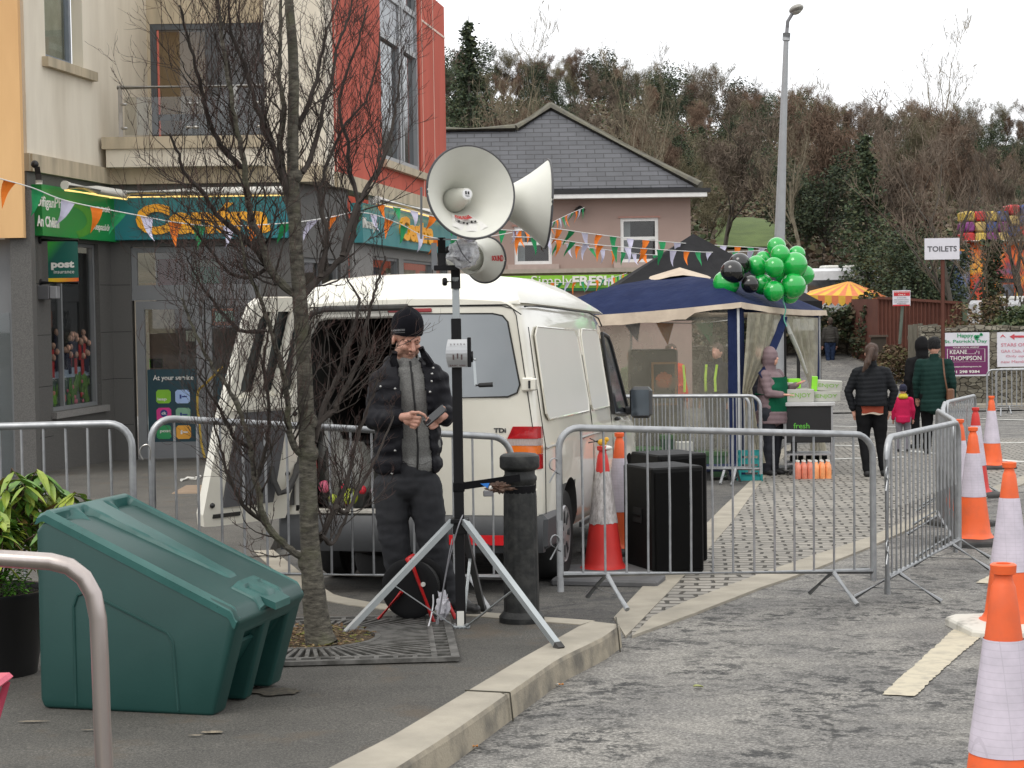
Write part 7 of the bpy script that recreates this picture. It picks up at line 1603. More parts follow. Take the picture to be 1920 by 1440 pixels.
for i in range(4):
 mb=MB(); a=E3(i,.09,.01); b_=E3((i+1)%4,.09,.01); m_=24; v0=[]; v1=[]
 for k in range(m_+1):
  p=a.lerp(b_,k/m_); p.z-=.03*math.sin(math.pi*k/m_); d=(p-cen); d.z=0; d.normalize(); w_=noise.noise(Vector((k*.35,i*5,0)))*.02; h_=.145 if i==3 else .075; h_=h_*(1-.55*(k/m_>.78)*(i==3))if i==3 else h_
  v0.append(p+d*(.01+w_)); v1.append(p+d*(.03-w_)+Vector((0,0,-h_-.015*noise.noise(Vector((k*.5,i,3))))))
 for k in range(m_):mb.quad(v0[k],v0[k+1],v1[k+1],v1[k])
 mb.build('valance',beige,gz_,True,world=True)
for i in range(4):c=cs[i]; mb=MB(); mb.tube([(c.x,c.y,gz(c.y)),(c.x,c.y,zz_[i])],.016,8); mb.build('pole',M('white_pole',(.55,.56,.57),.4),gz_,True,world=True)
def wall(i,j,t0,t1,nm,mat,wv=.03,zlo=.02):
 a=Vector((cs[i].x,cs[i].y,zz_[i])); b_=Vector((cs[j].x,cs[j].y,zz_[j])); mb=MB(); m_=16; nrm_=(b_-a).cross(Vector((0,0,1))).normalized(); rows=[]
 for k in range(m_+1):
  t=t0+(t1-t0)*k/m_; p=a.lerp(b_,t); g0=gz(p.y,zlo); rows.append([Vector((p.x,p.y,p.z+(g0-p.z)*r_/6))+nrm_*wv*noise.noise(Vector((k*.7,r_*.4,i)))for r_ in range(7)])
 for k in range(m_):
  for r_ in range(6):mb.quad(rows[k][r_],rows[k+1][r_],rows[k+1][r_+1],rows[k][r_+1])
 return mb.build(nm,mat,gz_,True,world=True)
wall(0,3,.05,1.0,'netting_wall',net); wall(3,2,0,1,'netting_wall',net); wall(0,3,0.0,.05,'navy_border',navy,.01); wall(0,3,.93,.985,'navy_border',navy,.01); wall(0,1,.0,.06,'navy_border',navy,.01); wall(0,1,.93,1.0,'navy_border',navy,.01)
nb_=wall(0,3,.05,.95,'lower_panel',netmat('grey_lower_panel',(.30,.29,.25),.4,.5),.02); nb_.scale=(1,1,.48); nb_.location.z=0.0
def curtain(pts,nm,mat):
 rows=[[at(*p)for p in r_]for r_ in pts]; mb=MB(); R2=[]
 for r_ in rows:
  o=[]
  for i in range(len(r_)-1):
   for k in range(6):o.append(r_[i].lerp(r_[i+1],k/6)+Vector((0,-.05*math.sin(len(o)*1.9),0)))
  o.append(r_[-1]); R2.append(o)
 R3=[]
 for i in range(len(R2)-1):
  for k in range(5):R3.append([a.lerp(b_,k/5)for a,b_ in zip(R2[i],R2[i+1])])
 R3.append(R2[-1])
 for i in range(len(R3)-1):
  for k in range(len(R3[0])-1):mb.quad(R3[i][k],R3[i][k+1],R3[i+1][k+1],R3[i+1][k])
 return mb.build(nm,mat,gz_,True,world=True)
curtain([[(1402,586,22.65),(1436,588,23.1),(1470,592,23.6)],[(1397,660,22.6),(1425,660,22.8),(1452,645,23.3)],[(1392,735,22.5),(1398,738,22.5),(1410,728,22.6)],[(1396,800,22.5),(1406,800,22.5),(1420,800,22.5)],[(1396,868,22.5),(1414,868,22.5),(1436,868,22.5)]],'left_curtain',curt)
curtain([[(1470,592,23.6),(1500,594,24.1),(1534,596,24.6)],[(1490,650,23.6),(1508,650,24.0),(1534,650,24.4)],[(1516,720,23.8),(1522,720,23.9),(1532,720,24.2)],[(1520,800,23.7),(1526,800,23.8),(1540,800,24.0)],[(1518,885,23.5),(1530,885,23.6),(1552,850,23.8)]],'right_curtain',curt)
mb=MB(); P=[at(*q)for q in((1470,592,23.5),(1462,622,23.3),(1448,655,23.1),(1440,690,22.9),(1426,705,22.7))]
for i in range(4):mb.bar(P[i],P[i+1],.10,.012,up=(0,-1,0))
mb.build('curtain_border',navy,gz_,world=True)
mb=MB(); P=[at(*q)for q in((1471,592,23.5),(1482,625,23.5),(1498,662,23.7),(1512,700,23.8))]; mb.tube(P,[.02,.03,.03,.02],6); mb.build('curtain_hem',M('white_hem',(.5,.5,.46),.8),gz_,True,world=True)
# black tent behind
bt=empty('black_tent','black pop up tent with a pointed roof behind the blue gazebo','tent',Vector((3.05,30.4,gz(30.4)))); upd(); cx,cy=3.05,30.4; ap_=at(1300,436,30.4); hw=1.85; mb=MB(); co=[(cx-hw,cy-hw),(cx+hw,cy-hw),(cx+hw,cy+hw),(cx-hw,cy+hw)]
ze_=1.60; tpw=.10
for i in range(4):
 a=Vector((*co[i],ze_)); b_=Vector((*co[(i+1)%4],ze_)); prev=None
 for r_ in range(7):
  t=r_/6; row=[a.lerp(b_,k/6).lerp(ap_,t)+Vector((0,0,-.10*math.sin(t*math.pi)*math.sin(math.pi*k/6)-.02))for k in range(7)]
  if prev:
   for k in range(6):mb.quad(prev[k],prev[k+1],row[k+1],row[k])
  prev=row
 mb.quad(a,b_,b_+Vector((0,0,-.28)),a+Vector((0,0,-.28)))
mb.build('canopy',M('black_tent_fabric',(.010,.010,.012),.7,spec=.25,bs=.3,bscale=6,bd=.03),bt,True,world=True)
for c in co:mb=MB(); mb.tube([(c[0]*.98+cx*.02,c[1]*.98+cy*.02,gz(c[1])),(c[0]*.98+cx*.02,c[1]*.98+cy*.02,ze_)],.02,6); mb.build('pole',blackm,bt,world=True)
# balloons
bg_m=M('green_balloon',(.008,.42,.06),.14,c2=(.01,.46,.07),spec=.6,coat=.5,trans=.15); bb_m=M('black_balloon',(.010,.010,.010),.12,spec=.5,coat=.5)
bl=[(1456,463,18,23.9),(1463,477,18,23.5),(1494,477,16,23.9),(1490,497,24,23.5),(1452,501,19,23.3),(1419,498,19,23.6),(1431,486,15,23.9),(1508,516,19,23.8),(1487,536,24,23.4),(1451,546,20,23.3),(1429,533,20,23.6),(1481,553,17,23.7),(1361,531,24,23.2),(1468,515,17,23.7)]
pos=['highest of the cluster','second from the top','small one at the upper right','large one at the right','in the middle of the cluster, facing the camera','at the left, touching the black ones','small one at the upper left','at the far right edge of the cluster','large one at the lower right','lowest in the middle','just left of the lowest one','lower right, tucked behind','on its own at the far left below the black ones','tucked in the centre of the cluster']
def balloon(px,py,r_,Y,mat,label,grp):
 c=at(px,py,Y); rm=r_/(FPX/Y); e=empty('balloon',label,'balloon',c,group=grp); k=Vector((at(1470,560,23.6)-c)); k.normalize(); Rm=k.to_track_quat('-Z','Y').to_matrix(); mb=MB(); nn_=24; prof=[]
 for i in range(15):t=math.pi*i/14; z=-math.cos(t); rr=math.sin(t)*(1-.10*max(0,-z)); prof.append((max(1e-4,rr*rm),z*rm*(1.14 if z<0 else 1.02)))
 mb.lathe(prof,nn_,capb=False,capt=False); mb.v=[tuple(Rm@Vector(v_))for v_ in mb.v]; o=mb.build('skin',mat,e,True); o.data.shade_smooth()
 mb=MB(); mb.lathe([(.004,0),(.014,-.018)],8,(0,0,-rm*1.13)); mb.v=[tuple(Rm@Vector(v_))for v_ in mb.v]; mb.build('knot',mat,e)
for(px,py,r_,Y),ps2 in zip(bl,pos):balloon(px,py,r_,Y,bg_m,'green balloon, '+ps2,'green balloons tied over the gazebo')
for(px,py,r_,Y),ps2 in zip([(1387,494,20,23.5),(1373,510,22,23.1),(1407,533,17,23.1)],['upper of the three, half hidden','largest and leftmost of the three','lowest of the three']):balloon(px,py,r_,Y,bb_m,'black balloon, '+ps2,'black balloons beside the green ones')
cablex('balloon_ribbon',[(1470,545,23.4),(1468,562,23.4),(1473,580,23.4),(1470,597,23.4),(1475,612,23.4)],.008,M('mint_ribbon',(.15,.5,.38),.5),'mint ribbon tying the balloons to the gazebo edge','ribbon')
# cart with boxes, bottles, shelves
cp=gp(1515,23.0); cart=empty('serving_cart','black serving cart with a white rimmed top in the gazebo doorway','cart',cp,R(-8)); mb=MB(); mb.box((-.29,-.22,.42),(.30,.24,.88),.01); mb.build('upper_body',M('cart_black',(.008,.008,.009),.5),cart)
mb=MB(); mb.box((-.32,-.25,.882),(.33,.27,.93),.006); mb.build('top',M('cart_white_top',(.55,.55,.55),.4),cart)
for x in(-.29,.29):
 for y in(-.22,.22):mb=MB(); mb.box((x-.012,y-.012,.08),(x+.012,y+.012,.88)); mb.build('leg',M('cart_alu',(.4,.4,.41),.4,metal=.5),cart)
for z in(.14,.26):mb=MB(); mb.box((-.28,-.21,z),(.28,.22,z+.02)); mb.build('shelf',MATS['cart_alu'],cart)
for x in(-.25,.25):mb=MB(); mb.lathe([(.045,0),(.045,.03)],14,(x,-.2,.045),(1,0,0)); mb.build('wheel',basebk,cart)
mb=MB(); PT=T3((-.29,-.221,0),(1,0,0),(0,0,1)); text(mb,'fresh',PT,.10,.30,.60,.67,.01); mb.build('lettering',M('lime_print',(.10,.42,.04),.5),cart)
for i in range(5):mb=MB(); mb.tube([(-.2+i*.1,.0,.165),(-.2+i*.1,.0,.25)],.035,8); mb.build('dark_bottle',blackm,cart)
cbm=M('white_card_box',(.50,.50,.45),.8); lim=M('lime_card',(.28,.75,.04),.6)
for(x,y,z,w_,h_,dx,lab,lime)in((-.10,-.08,.932,.34,.16,0,'white card box lettered iENJOY on the left of the serving cart',0),(.22,.0,.932,.36,.13,0,'lower white card box lettered iENJOY at the right end of the serving cart',0),(.24,.02,1.064,.36,.13,R(-6),'upper tilted white card box lettered iENJOY, stacked at the right end of the cart',1)):
 p=cart.matrix_world@Vector((x,y,z))if False else cp+Matrix.Rotation(R(-8),3,'Z')@Vector((x,y,z)); bx2=empty('card_box',lab,'box',p,R(-8),'white card boxes on the serving cart'); bx2.rotation_euler=(0,-dx*.6,R(-8)); mb=MB(); mb.box((-w_/2,-.12,0),(w_/2,.12,h_),.004); mb.build('box',cbm,bx2)
 mb=MB(); PT=T3((-w_/2,-.1205,0),(1,0,0),(0,0,1)); text(mb,'iENJOY',PT,.04,w_-.04,h_*.28,h_*.72,.01); mb.build('lettering',M('green_print',(.2,.42,.06),.6),bx2)
 if lime:mb=MB(); mb.box((-w_/2-.02,-.13,-.14),(-w_/2+.05,.1,.17)); mb.build('lime_flap',lim,bx2)
p=cp+Vector((-.28,.02,.93)); b3=empty('lunch_boxes','heap of pale card food boxes and a lime carton left on the cart','boxes',p);
for i,(x,y,z,w_,h_,mt)in enumerate(((-.1,.05,0,.2,.10,cbm),(.02,.1,.0,.2,.16,cbm),(.0,.08,.162,.2,.08,cbm),(.12,.12,.165,.16,.12,lim),(-.12,.1,.10,.16,.07,cbm))):mb=MB(); mb.box((x-w_/2,y-.08,z),(x+w_/2,y+.08,z+h_),.004); mb.build('carton',mt,b3)
sf=empty('shelf_trolley','grey shelf trolley beside the black cart','trolley',gp(1466,23.4));
for z in(.05,.45,.85):mb=MB(); mb.box((-.16,-.2,z),(.16,.2,z+.03)); mb.build('shelf',M('grey_shelf',(.2,.2,.2),.5),sf)
for x in(-.15,.15):mb=MB(); mb.box((x-.01,-.2,.02),(x+.01,.2,.9)); mb.build('side_frame',MATS['grey_shelf'],sf)
for i,(px,cc_,nm)in enumerate(((1507,(.62,.20,.13),'pink'),(1541,(.75,.30,.12),'orange'))):
 pk_=empty('bottle_pack','shrink wrapped pack of %s juice bottles standing on the cobbles'%nm,'bottles',gp(px,22.1),.05,'packs of juice bottles')
 for a_ in range(3):
  for b2 in range(2):
   x=(a_-1)*.075; y=b2*.075; mb=MB(); mb.lathe([(.034,.0),(.037,.02),(.037,.13),(.034,.17),(.018,.20),(.016,.215)],14,(x,y,0)); bo2=mb.build('bottle',M(nm+'_juice',cc_,.2,c2=tuple(min(1,q*1.3)for q in cc_),scale=20,coat=.5),pk_,True); mb=MB(); mb.lathe([(.019,.215),(.019,.235)],12,(x,y,0)); mb.build('cap',white_pl,bo2)
tbm=M('teal_plastic',(.01,.25,.25),.4); tbk=empty('teal_basket','teal plastic crate behind the end of the far barrier','crate',gp(1404,21.95));
for z in(.02,.12,.22,.32):mb=MB(); mb.loft([[(x*k_,y*k_,zz2)for x,y in((-.13,-.12),(.13,-.12),(.13,.12),(-.13,.12))]for zz2,k_ in((z,1),(z+.05,1.0))],caps=False); mb.build('band',tbm,tbk)
for x in(-.13,.13):
 for y in(-.12,.12):mb=MB(); mb.box((x-.012,y-.012,0),(x+.012,y+.012,.37)); mb.build('corner',tbm,tbk)
dl2=empty('dolly','dark blue wheeled dolly behind the far barrier','dolly',gp(1322,22.3)); mb=MB(); mb.box((-.5,-.25,.12),(.45,.3,.17),.02); mb.build('deck',M('dolly_blue',(.02,.03,.08),.6),dl2)
for x in(-.35,.0,.35):mb=MB(); mb.lathe([(.06,0),(.06,.04)],14,(x,-.2,.06),(0,1,0)); mb.build('wheel',basebk,dl2)
crates=[(1215,23.1,.0,.32,.36,'dark green crate at the far left behind the far barrier',(.03,.07,.03)),(1262,23.3,.0,.36,.52,'tall dark green crate in the middle behind the far barrier',(.025,.06,.035)),(1340,22.9,.0,.5,.32,'wide dark green crate of bottles at the right behind the far barrier',(.04,.10,.05))]
for px,Y,z,w_,h_,lab,cc_ in crates:
 c_=empty('stall_crate',lab,'crate',gp(px,Y),group='crates behind the far barrier'); mb=MB(); mb.box((-w_/2,-.2,0),(w_/2,.2,h_),.01); mb.build('body',M('crate_green_%d'%px,cc_,.6),c_); mb=MB(); mb.box((-w_/2-.01,-.21,h_-.05),(w_/2+.01,.21,h_+.01),.005); mb.build('rim',M('crate_rim',(.06,.12,.05),.5),c_)
bx4=empty('paper_carton','pale carton standing on the dolly behind the far barrier','box',gp(1282,22.4)+Vector((0,0,.17))); mb=MB(); mb.box((-.13,-.12,0),(.12,.12,.16),.005); mb.box((-.10,-.1,.16),(.1,.1,.3),.005); mb.build('card',cbm,bx4); mb=MB(); mb.box((-.06,-.122,.03),(.05,-.12,.12)); mb.build('lime_label',lim,bx4)
oc=empty('coffee_stand','black cabinet with a gold framed orange board, seen through the gazebo netting','cabinet',gp(1226,25.3)); mb=MB(); mb.box((-.34,-.2,0),(.32,.3,1.62),.02); mb.build('cabinet',M('cabinet_black',(.012,.012,.014),.4),oc); mb=MB(); mb.box((-.05,-.24,.85),(.30,-.22,1.45),.004); mb.build('board_frame',M('gold_frame',(.5,.22,.06),.4),oc); mb=MB(); mb.box((-.02,-.246,.88),(.27,-.241,1.42)); mb.build('board',M('board_dark',(.03,.02,.015),.6),oc)
mb=MB(); crumple(mb,(.12,-.25,1.20),(.10,.006,.10),.2,4); mb.build('orange_shape',M('orange_print',(.7,.15,.03),.6),oc)
# ------------------------------------------------------------------ bunting
pcol=[M('bunting_green',(.02,.26,.09),.7,spec=.2),M('bunting_white',(.55,.53,.66),.7,spec=.2),M('bunting_orange',(.80,.20,.02),.7,spec=.2)]
cord=M('white_cord',(.7,.7,.68),.8); rb_=random.Random(9)
def bunting(pts,label,flags=None,step=32,size=.23,start=0,cordr=.006):
 P=[at(*q)for q in pts]; Q=[]
 for i in range(len(P)-1):
  p0=P[max(i-1,0)]; p1=P[i]; p2=P[i+1]; p3=P[min(i+2,len(P)-1)]
  for k in range(8):t=k/8; Q.append(.5*((2*p1)+(p2-p0)*t+(2*p0-5*p1+4*p2-p3)*t*t+(3*p1-p0-3*p2+p3)*t**3))
 Q.append(P[-1]); e=empty('bunting',label,'bunting',Q[0],group='strings of green, white and orange bunting'); upd(); mb=MB(); mb.tube(Q,cordr,5); mb.build('cord',cord,e,True,world=True)
 L=[0]
 for i in range(len(Q)-1):L.append(L[-1]+(Q[i+1]-Q[i]).length)
 size*=.80; s_=rb_.uniform(.05,.2); n_=start
 while s_<L[-1]-size:
  i=max(j for j in range(len(L))if L[j]<=s_); t=(s_-L[i])/(L[i+1]-L[i]); a=Q[i].lerp(Q[i+1],t); d=(Q[i+1]-Q[i]).normalized(); b_=a+d*size*.8; sw=Vector((rb_.uniform(-.5,.35),rb_.uniform(-.5,.3),-1)).normalized(); tip=a.lerp(b_,.5)+sw*size*1.05; mb=MB(); nn2=d.cross(sw).normalized(); rows=[]
  for r_ in range(6):
   u=r_/5; l_=a.lerp(tip,u); rr=b_.lerp(tip,u); cv=nn2*size*.22*math.sin(u*2.6+n_)*u; rows.append([l_.lerp(rr,q)+cv+nn2*size*.10*math.sin(q*3.1)*(1-u)for q in(0,.33,.67,1)])
  for r_ in range(5):
   for q in range(3):mb.quad(rows[r_][q],rows[r_][q+1],rows[r_+1][q+1],rows[r_+1][q])
  mb.build('pennant',pcol[n_%3],e,True,world=True); n_+=1; s_+=.02+size*rb_.uniform(1.35,1.75)
bunting([(-60,318,17),(0,335,17.5),(60,352,18),(130,378,18.5),(260,404,19.5),(330,417,20),(400,424,20.5),(480,422,21),(560,416,21.5),(620,407,22),(662,397,22.5)],'string of bunting across the big amber shop letters on the left',start=1,size=.33,step=10)
bunting([(662,397,22.5),(700,402,23),(750,420,23.5),(790,440,24),(840,449,24.5),(900,446,25),(960,436,25.5)],'string of bunting sagging in front of the side sign of the shop',start=0,size=.30,step=1)
bunting([(700,380,24),(760,392,24.5),(830,410,25),(900,425,25.5),(960,432,26),(1030,430,27)],'string of bunting passing behind the large horn loudspeaker',start=2,size=.26,step=2)
bunting([(960,432,26),(1030,428,27),(1100,437,28),(1180,447,29),(1270,455,30),(1360,461,31),(1440,466,32)],'top string of bunting right of the horns, crossing the pink house',start=2,size=.33,step=8)
bunting([(960,444,25),(1030,447,26),(1100,457,27),(1180,464,28),(1270,470,29),(1340,473,30),(1425,470,31)],'middle string of bunting right of the horns, crossing the pink house',start=2,size=.31,step=5)
bunting([(1035,452,30),(1090,462,31),(1150,470,32),(1210,477,33),(1280,480,34),(1340,480,35)],'lowest string of bunting right of the horns, crossing the pink house',start=0,size=.31,step=12)
bunting([(1096,389,50),(1070,400,48),(1045,412,46),(1030,420,44)],'short string of bunting tied to the lamp on the pink house',start=0,size=.4,step=2)
bunting([(960,527,40),(1040,530,42),(1100,527,44),(1150,520,46),(1175,512,48)],'string of bunting hanging before the lime green shop sign',start=1,size=.38,step=2)
bunting([(1150,600,25.9),(1220,604,25.9),(1300,606,25.9),(1370,600,25.9)],'row of large pennants hanging inside the gazebo',start=1,size=.40,step=2)
# ------------------------------------------------------------------ street lamp, walls, fences, signs on the right
YL=36.0; lamp=empty('street_lamp','tall grey street lamp post with a single lantern','street lamp',gp(1456,YL)); l0=at(1475,45,YL); lb=at(1457,590,YL); lb.z=gz(YL); mb=MB(); mb.tube([lb,at(1462,440,YL),at(1468,250,YL),at(1474,75,YL)],[.115,.105,.075,.05],14); mb.build('post',M('grey_lamp_paint',(.33,.34,.35),.4,c2=(.29,.30,.31)),lamp,True,world=True)
mb=MB(); mb.tube([at(1474,76,YL),at(1475,62,YL)],.075,12); mb.build('post_collar',MATS['grey_lamp_paint'],lamp,True,world=True); mb=MB(); mb.tube([at(1475,64,YL),at(1477,40,YL),at(1486,25,YL)],.035,8); mb.build('arm',M('arm_grey',(.2,.2,.21),.4),lamp,True,world=True)
lp=at(1493,17,YL); mb=MB(); mb.ell(lp,(.14,.30,.085),16,10,Matrix.Rotation(R(-14),3,'Y')); ln=mb.build('lantern',M('lantern_grey',(.30,.29,.26),.5),lamp,True,world=True); mb=MB(); mb.ell(lp+Vector((0,0,-.035)),(.11,.24,.07),14,8,Matrix.Rotation(R(-14),3,'Y')); mb.build('lantern_bowl',M('bowl_glass',(.5,.5,.45),.15),ln,True,world=True)
# stone walls
m,nt,b=nodes_of('rubble_stone'); s=coords(nt,None,(1,1,1.7)); v=nt.nodes.new('ShaderNodeTexVoronoi'); v.feature='DISTANCE_TO_EDGE'; v.inputs['Scale'].default_value=5.2; nt.links.new(s,v.inputs['Vector']); v2=nt.nodes.new('ShaderNodeTexVoronoi'); v2.inputs['Scale'].default_value=5.2; nt.links.new(s,v2.inputs['Vector'])
hs=nt.nodes.new('ShaderNodeSeparateColor'); nt.links.new(v2.outputs['Color'],hs.inputs[0]); col=ramp(nt,hs.outputs[0],[(0,(.13,.115,.085)),(.5,(.22,.20,.155)),(1,(.30,.28,.22))]); col=mix(nt,.5,col,ramp(nt,noise_n(nt,s,9,7,.7),[(.3,.45),(.7,1.4)]),'MULTIPLY')
mo_=ramp(nt,v.outputs['Distance'],[(.01,0.0),(.05,1.0)]); col=mix(nt,mo_,(.045,.04,.03),col); nt.links.new(col,b.inputs['Base Color']); b.inputs['Roughness'].default_value=.95; bump(nt,b,mo_,.9,.06); rub_m=m
def rwall(name,label,a,b_,h0,h1,th=.45,zb=-.3):
 a=Vector(a); b_=Vector(b_); e=empty(name,label,'wall',Vector((a.x,a.y,TH_g(a)))); d=(b_-a).normalized(); nn=Vector((-d.y,d.x,0)); mb=MB(); N_=24; rg=[]
 for k in range(N_+1):
  p=a.lerp(b_,k/N_); z0=TH_g(p)+zb; z1=TH_g(p)+h0+(h1-h0)*k/N_+.07*noise.noise(Vector((k*1.1,a.y,0))); rg.append([Vector((p.x,p.y,z0)),Vector((p.x,p.y,z1-.05)),Vector((p.x,p.y,z1))+nn*.05,Vector((p.x,p.y,z1))+nn*(th-.05),Vector((p.x,p.y,z0))+nn*th])
 mb.loft(rg); mb.build('masonry',rub_m,e,world=True)
 mb=MB(); r_=random.Random(int(a.x*10)); k=0.0; L=(b_-a).length
 while k<L:
  w_=r_.uniform(.2,.45); p=a.lerp(b_,min(1,k/L)); q=a.lerp(b_,min(1,(k+w_*.93)/L)); z1=TH_g(p)+h0+(h1-h0)*k/L+.02; hh=r_.uniform(.07,.14); mb.prism([Vector((p.x,p.y,z1))-nn*.03,Vector((q.x,q.y,z1))-nn*.03,Vector((q.x,q.y,z1))+nn*th,Vector((p.x,p.y,z1))+nn*th],(0,0,hh)); k+=w_
 mb.build('coping_stones',rub_m,e,world=True,kind='stuff'); return e
def TH_g(p):return TH(p.x,p.y)
rwall('stone_wall','rubble stone wall behind the purple banner and the white arrow banner',(10.6,46.9,0),(22,46.4,0),1.98,2.05)
rwall('stone_wall','ivy topped rubble stone wall along the lane behind the walking man',(6.0,61.0,0),(12.2,59.5,0),1.15,1.2)
mb=MB(); mb.box((9.8,45.6,gz(45.6,-.05)),(30,46.4,gz(46,.12))); struct('far_kerb',mb,kerb_m)
# vegetation helper: leaf cards spread through a volume
def leafcards(mb,pts,size,rr,mats=3,flat=.4,wr=.32):
 for p in pts:
  s_=size*rr.uniform(.6,1.4); u=Vector((rr.gauss(0,1),rr.gauss(0,1),rr.gauss(0,1)*flat)).normalized(); w_=Vector((rr.gauss(0,1),rr.gauss(0,1),rr.gauss(0,1))); v_=u.cross(w_).normalized(); mb.cur=rr.randrange(mats); mb.quad(p-u*s_*.5,p+v_*s_*wr,p+u*s_*.5,p-v_*s_*wr)
ivy=[M('ivy_dark',(.028,.042,.020),.7),M('ivy_mid',(.052,.075,.028),.7),M('ivy_brown',(.09,.075,.04),.8)]
hol=[M('evergreen_dark',(.03,.052,.022),.7),M('evergreen_mid',(.058,.09,.03),.7),M('evergreen_olive',(.09,.11,.04),.7)]
brm=[M('bramble_tan',(.15,.10,.055),.9),M('bramble_brown',(.085,.055,.032),.9),M('bramble_olive',(.09,.085,.03),.9)]
def hedge(name,label,box,n_,size,mats,seed,cat='hedge',core=True,amp=.35):
 x0,x1,y0,y1,z0,z1=box; rr=random.Random(seed); cx,cy=(x0+x1)/2,(y0+y1)/2; zg=TH(cx,cy); e=empty(name,label,cat,Vector((cx,cy,zg))); P=[]
 while len(P)<n_:
  x=rr.uniform(x0,x1); y=rr.uniform(y0,y1); zt=z1*(1+amp*noise.noise(Vector((x*.7,y*.7,seed)))); z=z0+(zt-z0)*rr.random()**.6
  ed=min((x-x0)/(x1-x0),(x1-x)/(x1-x0))*2
  if z<z0+(zt-z0)*min(1,ed*3+.35):P.append(Vector((x,y,zg+z)))
 mb=MB(); leafcards(mb,P,size,rr); mb.build('foliage',mats,e,world=True)
 mb=MB()
 for k in range(12):x=x0+(x1-x0)*(k+.5)/12; mb.tube([Vector((x,cy,zg-.1)),Vector((x+rr.uniform(-.3,.3),cy,zg+z1*.7))],.03,4)
 mb.build('stems',M('hedge_stem',(.05,.04,.03),.9),e,world=True,kind='stuff'); return e
hedge('ivy_hedge','dark ivy mass hanging over the stone wall by the lane',(6.2,12.3,58.5,60.4,.5,1.75),8000,.17,ivy,3)
hedge('ivy_hedge','dark ivy growth to the right of the walking man, beside the brown fence',(11.0,12.6,57.2,59,0,1.7),3400,.15,ivy,4)
hedge('bramble','brown and green bramble bush behind the ponytail woman',(10.5,13.0,52.0,54,0,1.05),4000,.12,brm,5,'bush')
hedge('bramble','dry tan bramble stems above the stone wall left of the purple banner',(11.5,15.5,48.2,50,1.2,2.35),3000,.11,brm,6,'bush',amp=.6)
hedge('green_hedge','green hedge on top of the stone wall behind the banners',(12.6,20,47.2,48.6,1.7,2.75),8000,.13,hol,7)
# fences
rust_m=M('rusty_brown_sheet',(.13,.045,.028),.8,c2=(.09,.03,.02),scale=1.5,detail=7)
fe=empty('brown_fence','rust brown corrugated sheet fence behind the parking sign','fence',Vector((12.5,56,TH(12.5,56)))); YF=56.0
TFc=T3((0,YF,0),(1,0,0),(0,0,1)); xa_=LU(TFc,1646,600); xb_=LU(TFc,1808,600); zt0=L(TFc,1646,560)[1]; zt1=L(TFc,1808,570)[1]; mb=MB(); N_=44; rg=[]
for k in range(N_*2+1):
 t=k/(N_*2); x=xa_+(xb_-xa_)*t; y=YF+(.06 if(k//2)%2 else 0); rg.append((x,y,TH(x,YF)-.3,zt0+(zt1-zt0)*t))
for a,b_ in zip(rg,rg[1:]):mb.quad((a[0],a[1],a[2]),(b_[0],b_[1],b_[2]),(b_[0],b_[1],b_[3]),(a[0],a[1],a[3]))
x0c=rg[0]; mb.quad((x0c[0],YF,x0c[2]),(x0c[0],YF,x0c[3]),(x0c[0]-.25,YF+3,x0c[3]),(x0c[0]-.25,YF+3,x0c[2])); mb.build('sheet',rust_m,fe,world=True)
mb=MB(); mb.bar((xa_,YF-.03,zt0+.03),(xb_,YF-.03,zt1+.03),.08,.08); mb.build('top_rail',rust_m,fe,world=True)
mb=MB(); mb.bar((xb_,YF-.05,zt1+.15),(xb_,YF-.05,zt1-2),.14,.14); mb.build('green_post',M('mossy_post',(.08,.11,.07),.8),fe,world=True)
wf=empty('wooden_fence','weathered grey wooden board fence panel behind the black hooded coat','fence',Vector((11.8,49,TH(11.8,49)))); TFw=T3((0,49,0),(1,0,0),(0,0,1)); x0=LU(TFw,1703,650); x1=LU(TFw,1760,650); zt=L(TFw,1703,609)[1]; wgm=M('weathered_board',(.15,.14,.11),.9,c2=(.10,.09,.07),scale=6,stretch=(6,1,.6))
k=x0; i=0
while k<x1:mb=MB(); mb.box((k,49+.012*(i%2),TH(12,49)-.2),(k+.125,49.03+.012*(i%2),zt-.05*i*.1+.02*(i%3))); mb.build('board',wgm,wf,world=True); k+=.135; i+=1
mb=MB(); mb.box((x0,49.05,zt-.4),(x1,49.1,zt-.3)); mb.build('rail',wgm,wf,world=True)
gb=empty('small_gate','low dark wooden gate left of the brown fence foot','gate',Vector((10.7,54,TH(10.7,54)))); TG=T3((0,54,0),(1,0,0),(0,0,1)); a=L(TG,1634,690); c=L(TG,1662,632); mb=MB(); mb.box((a[0],54,a[1]),(c[0],54.08,c[1])); mb.build('panel',M('dark_damp_wood',(.045,.035,.025),.9),gb,world=True); mb=MB(); mb.box((a[0]-.05,53.95,c[1]),(c[0]+.05,54.12,c[1]+.06)); mb.build('cap',M('damp_wood_cap',(.08,.06,.045),.9),gb,world=True)
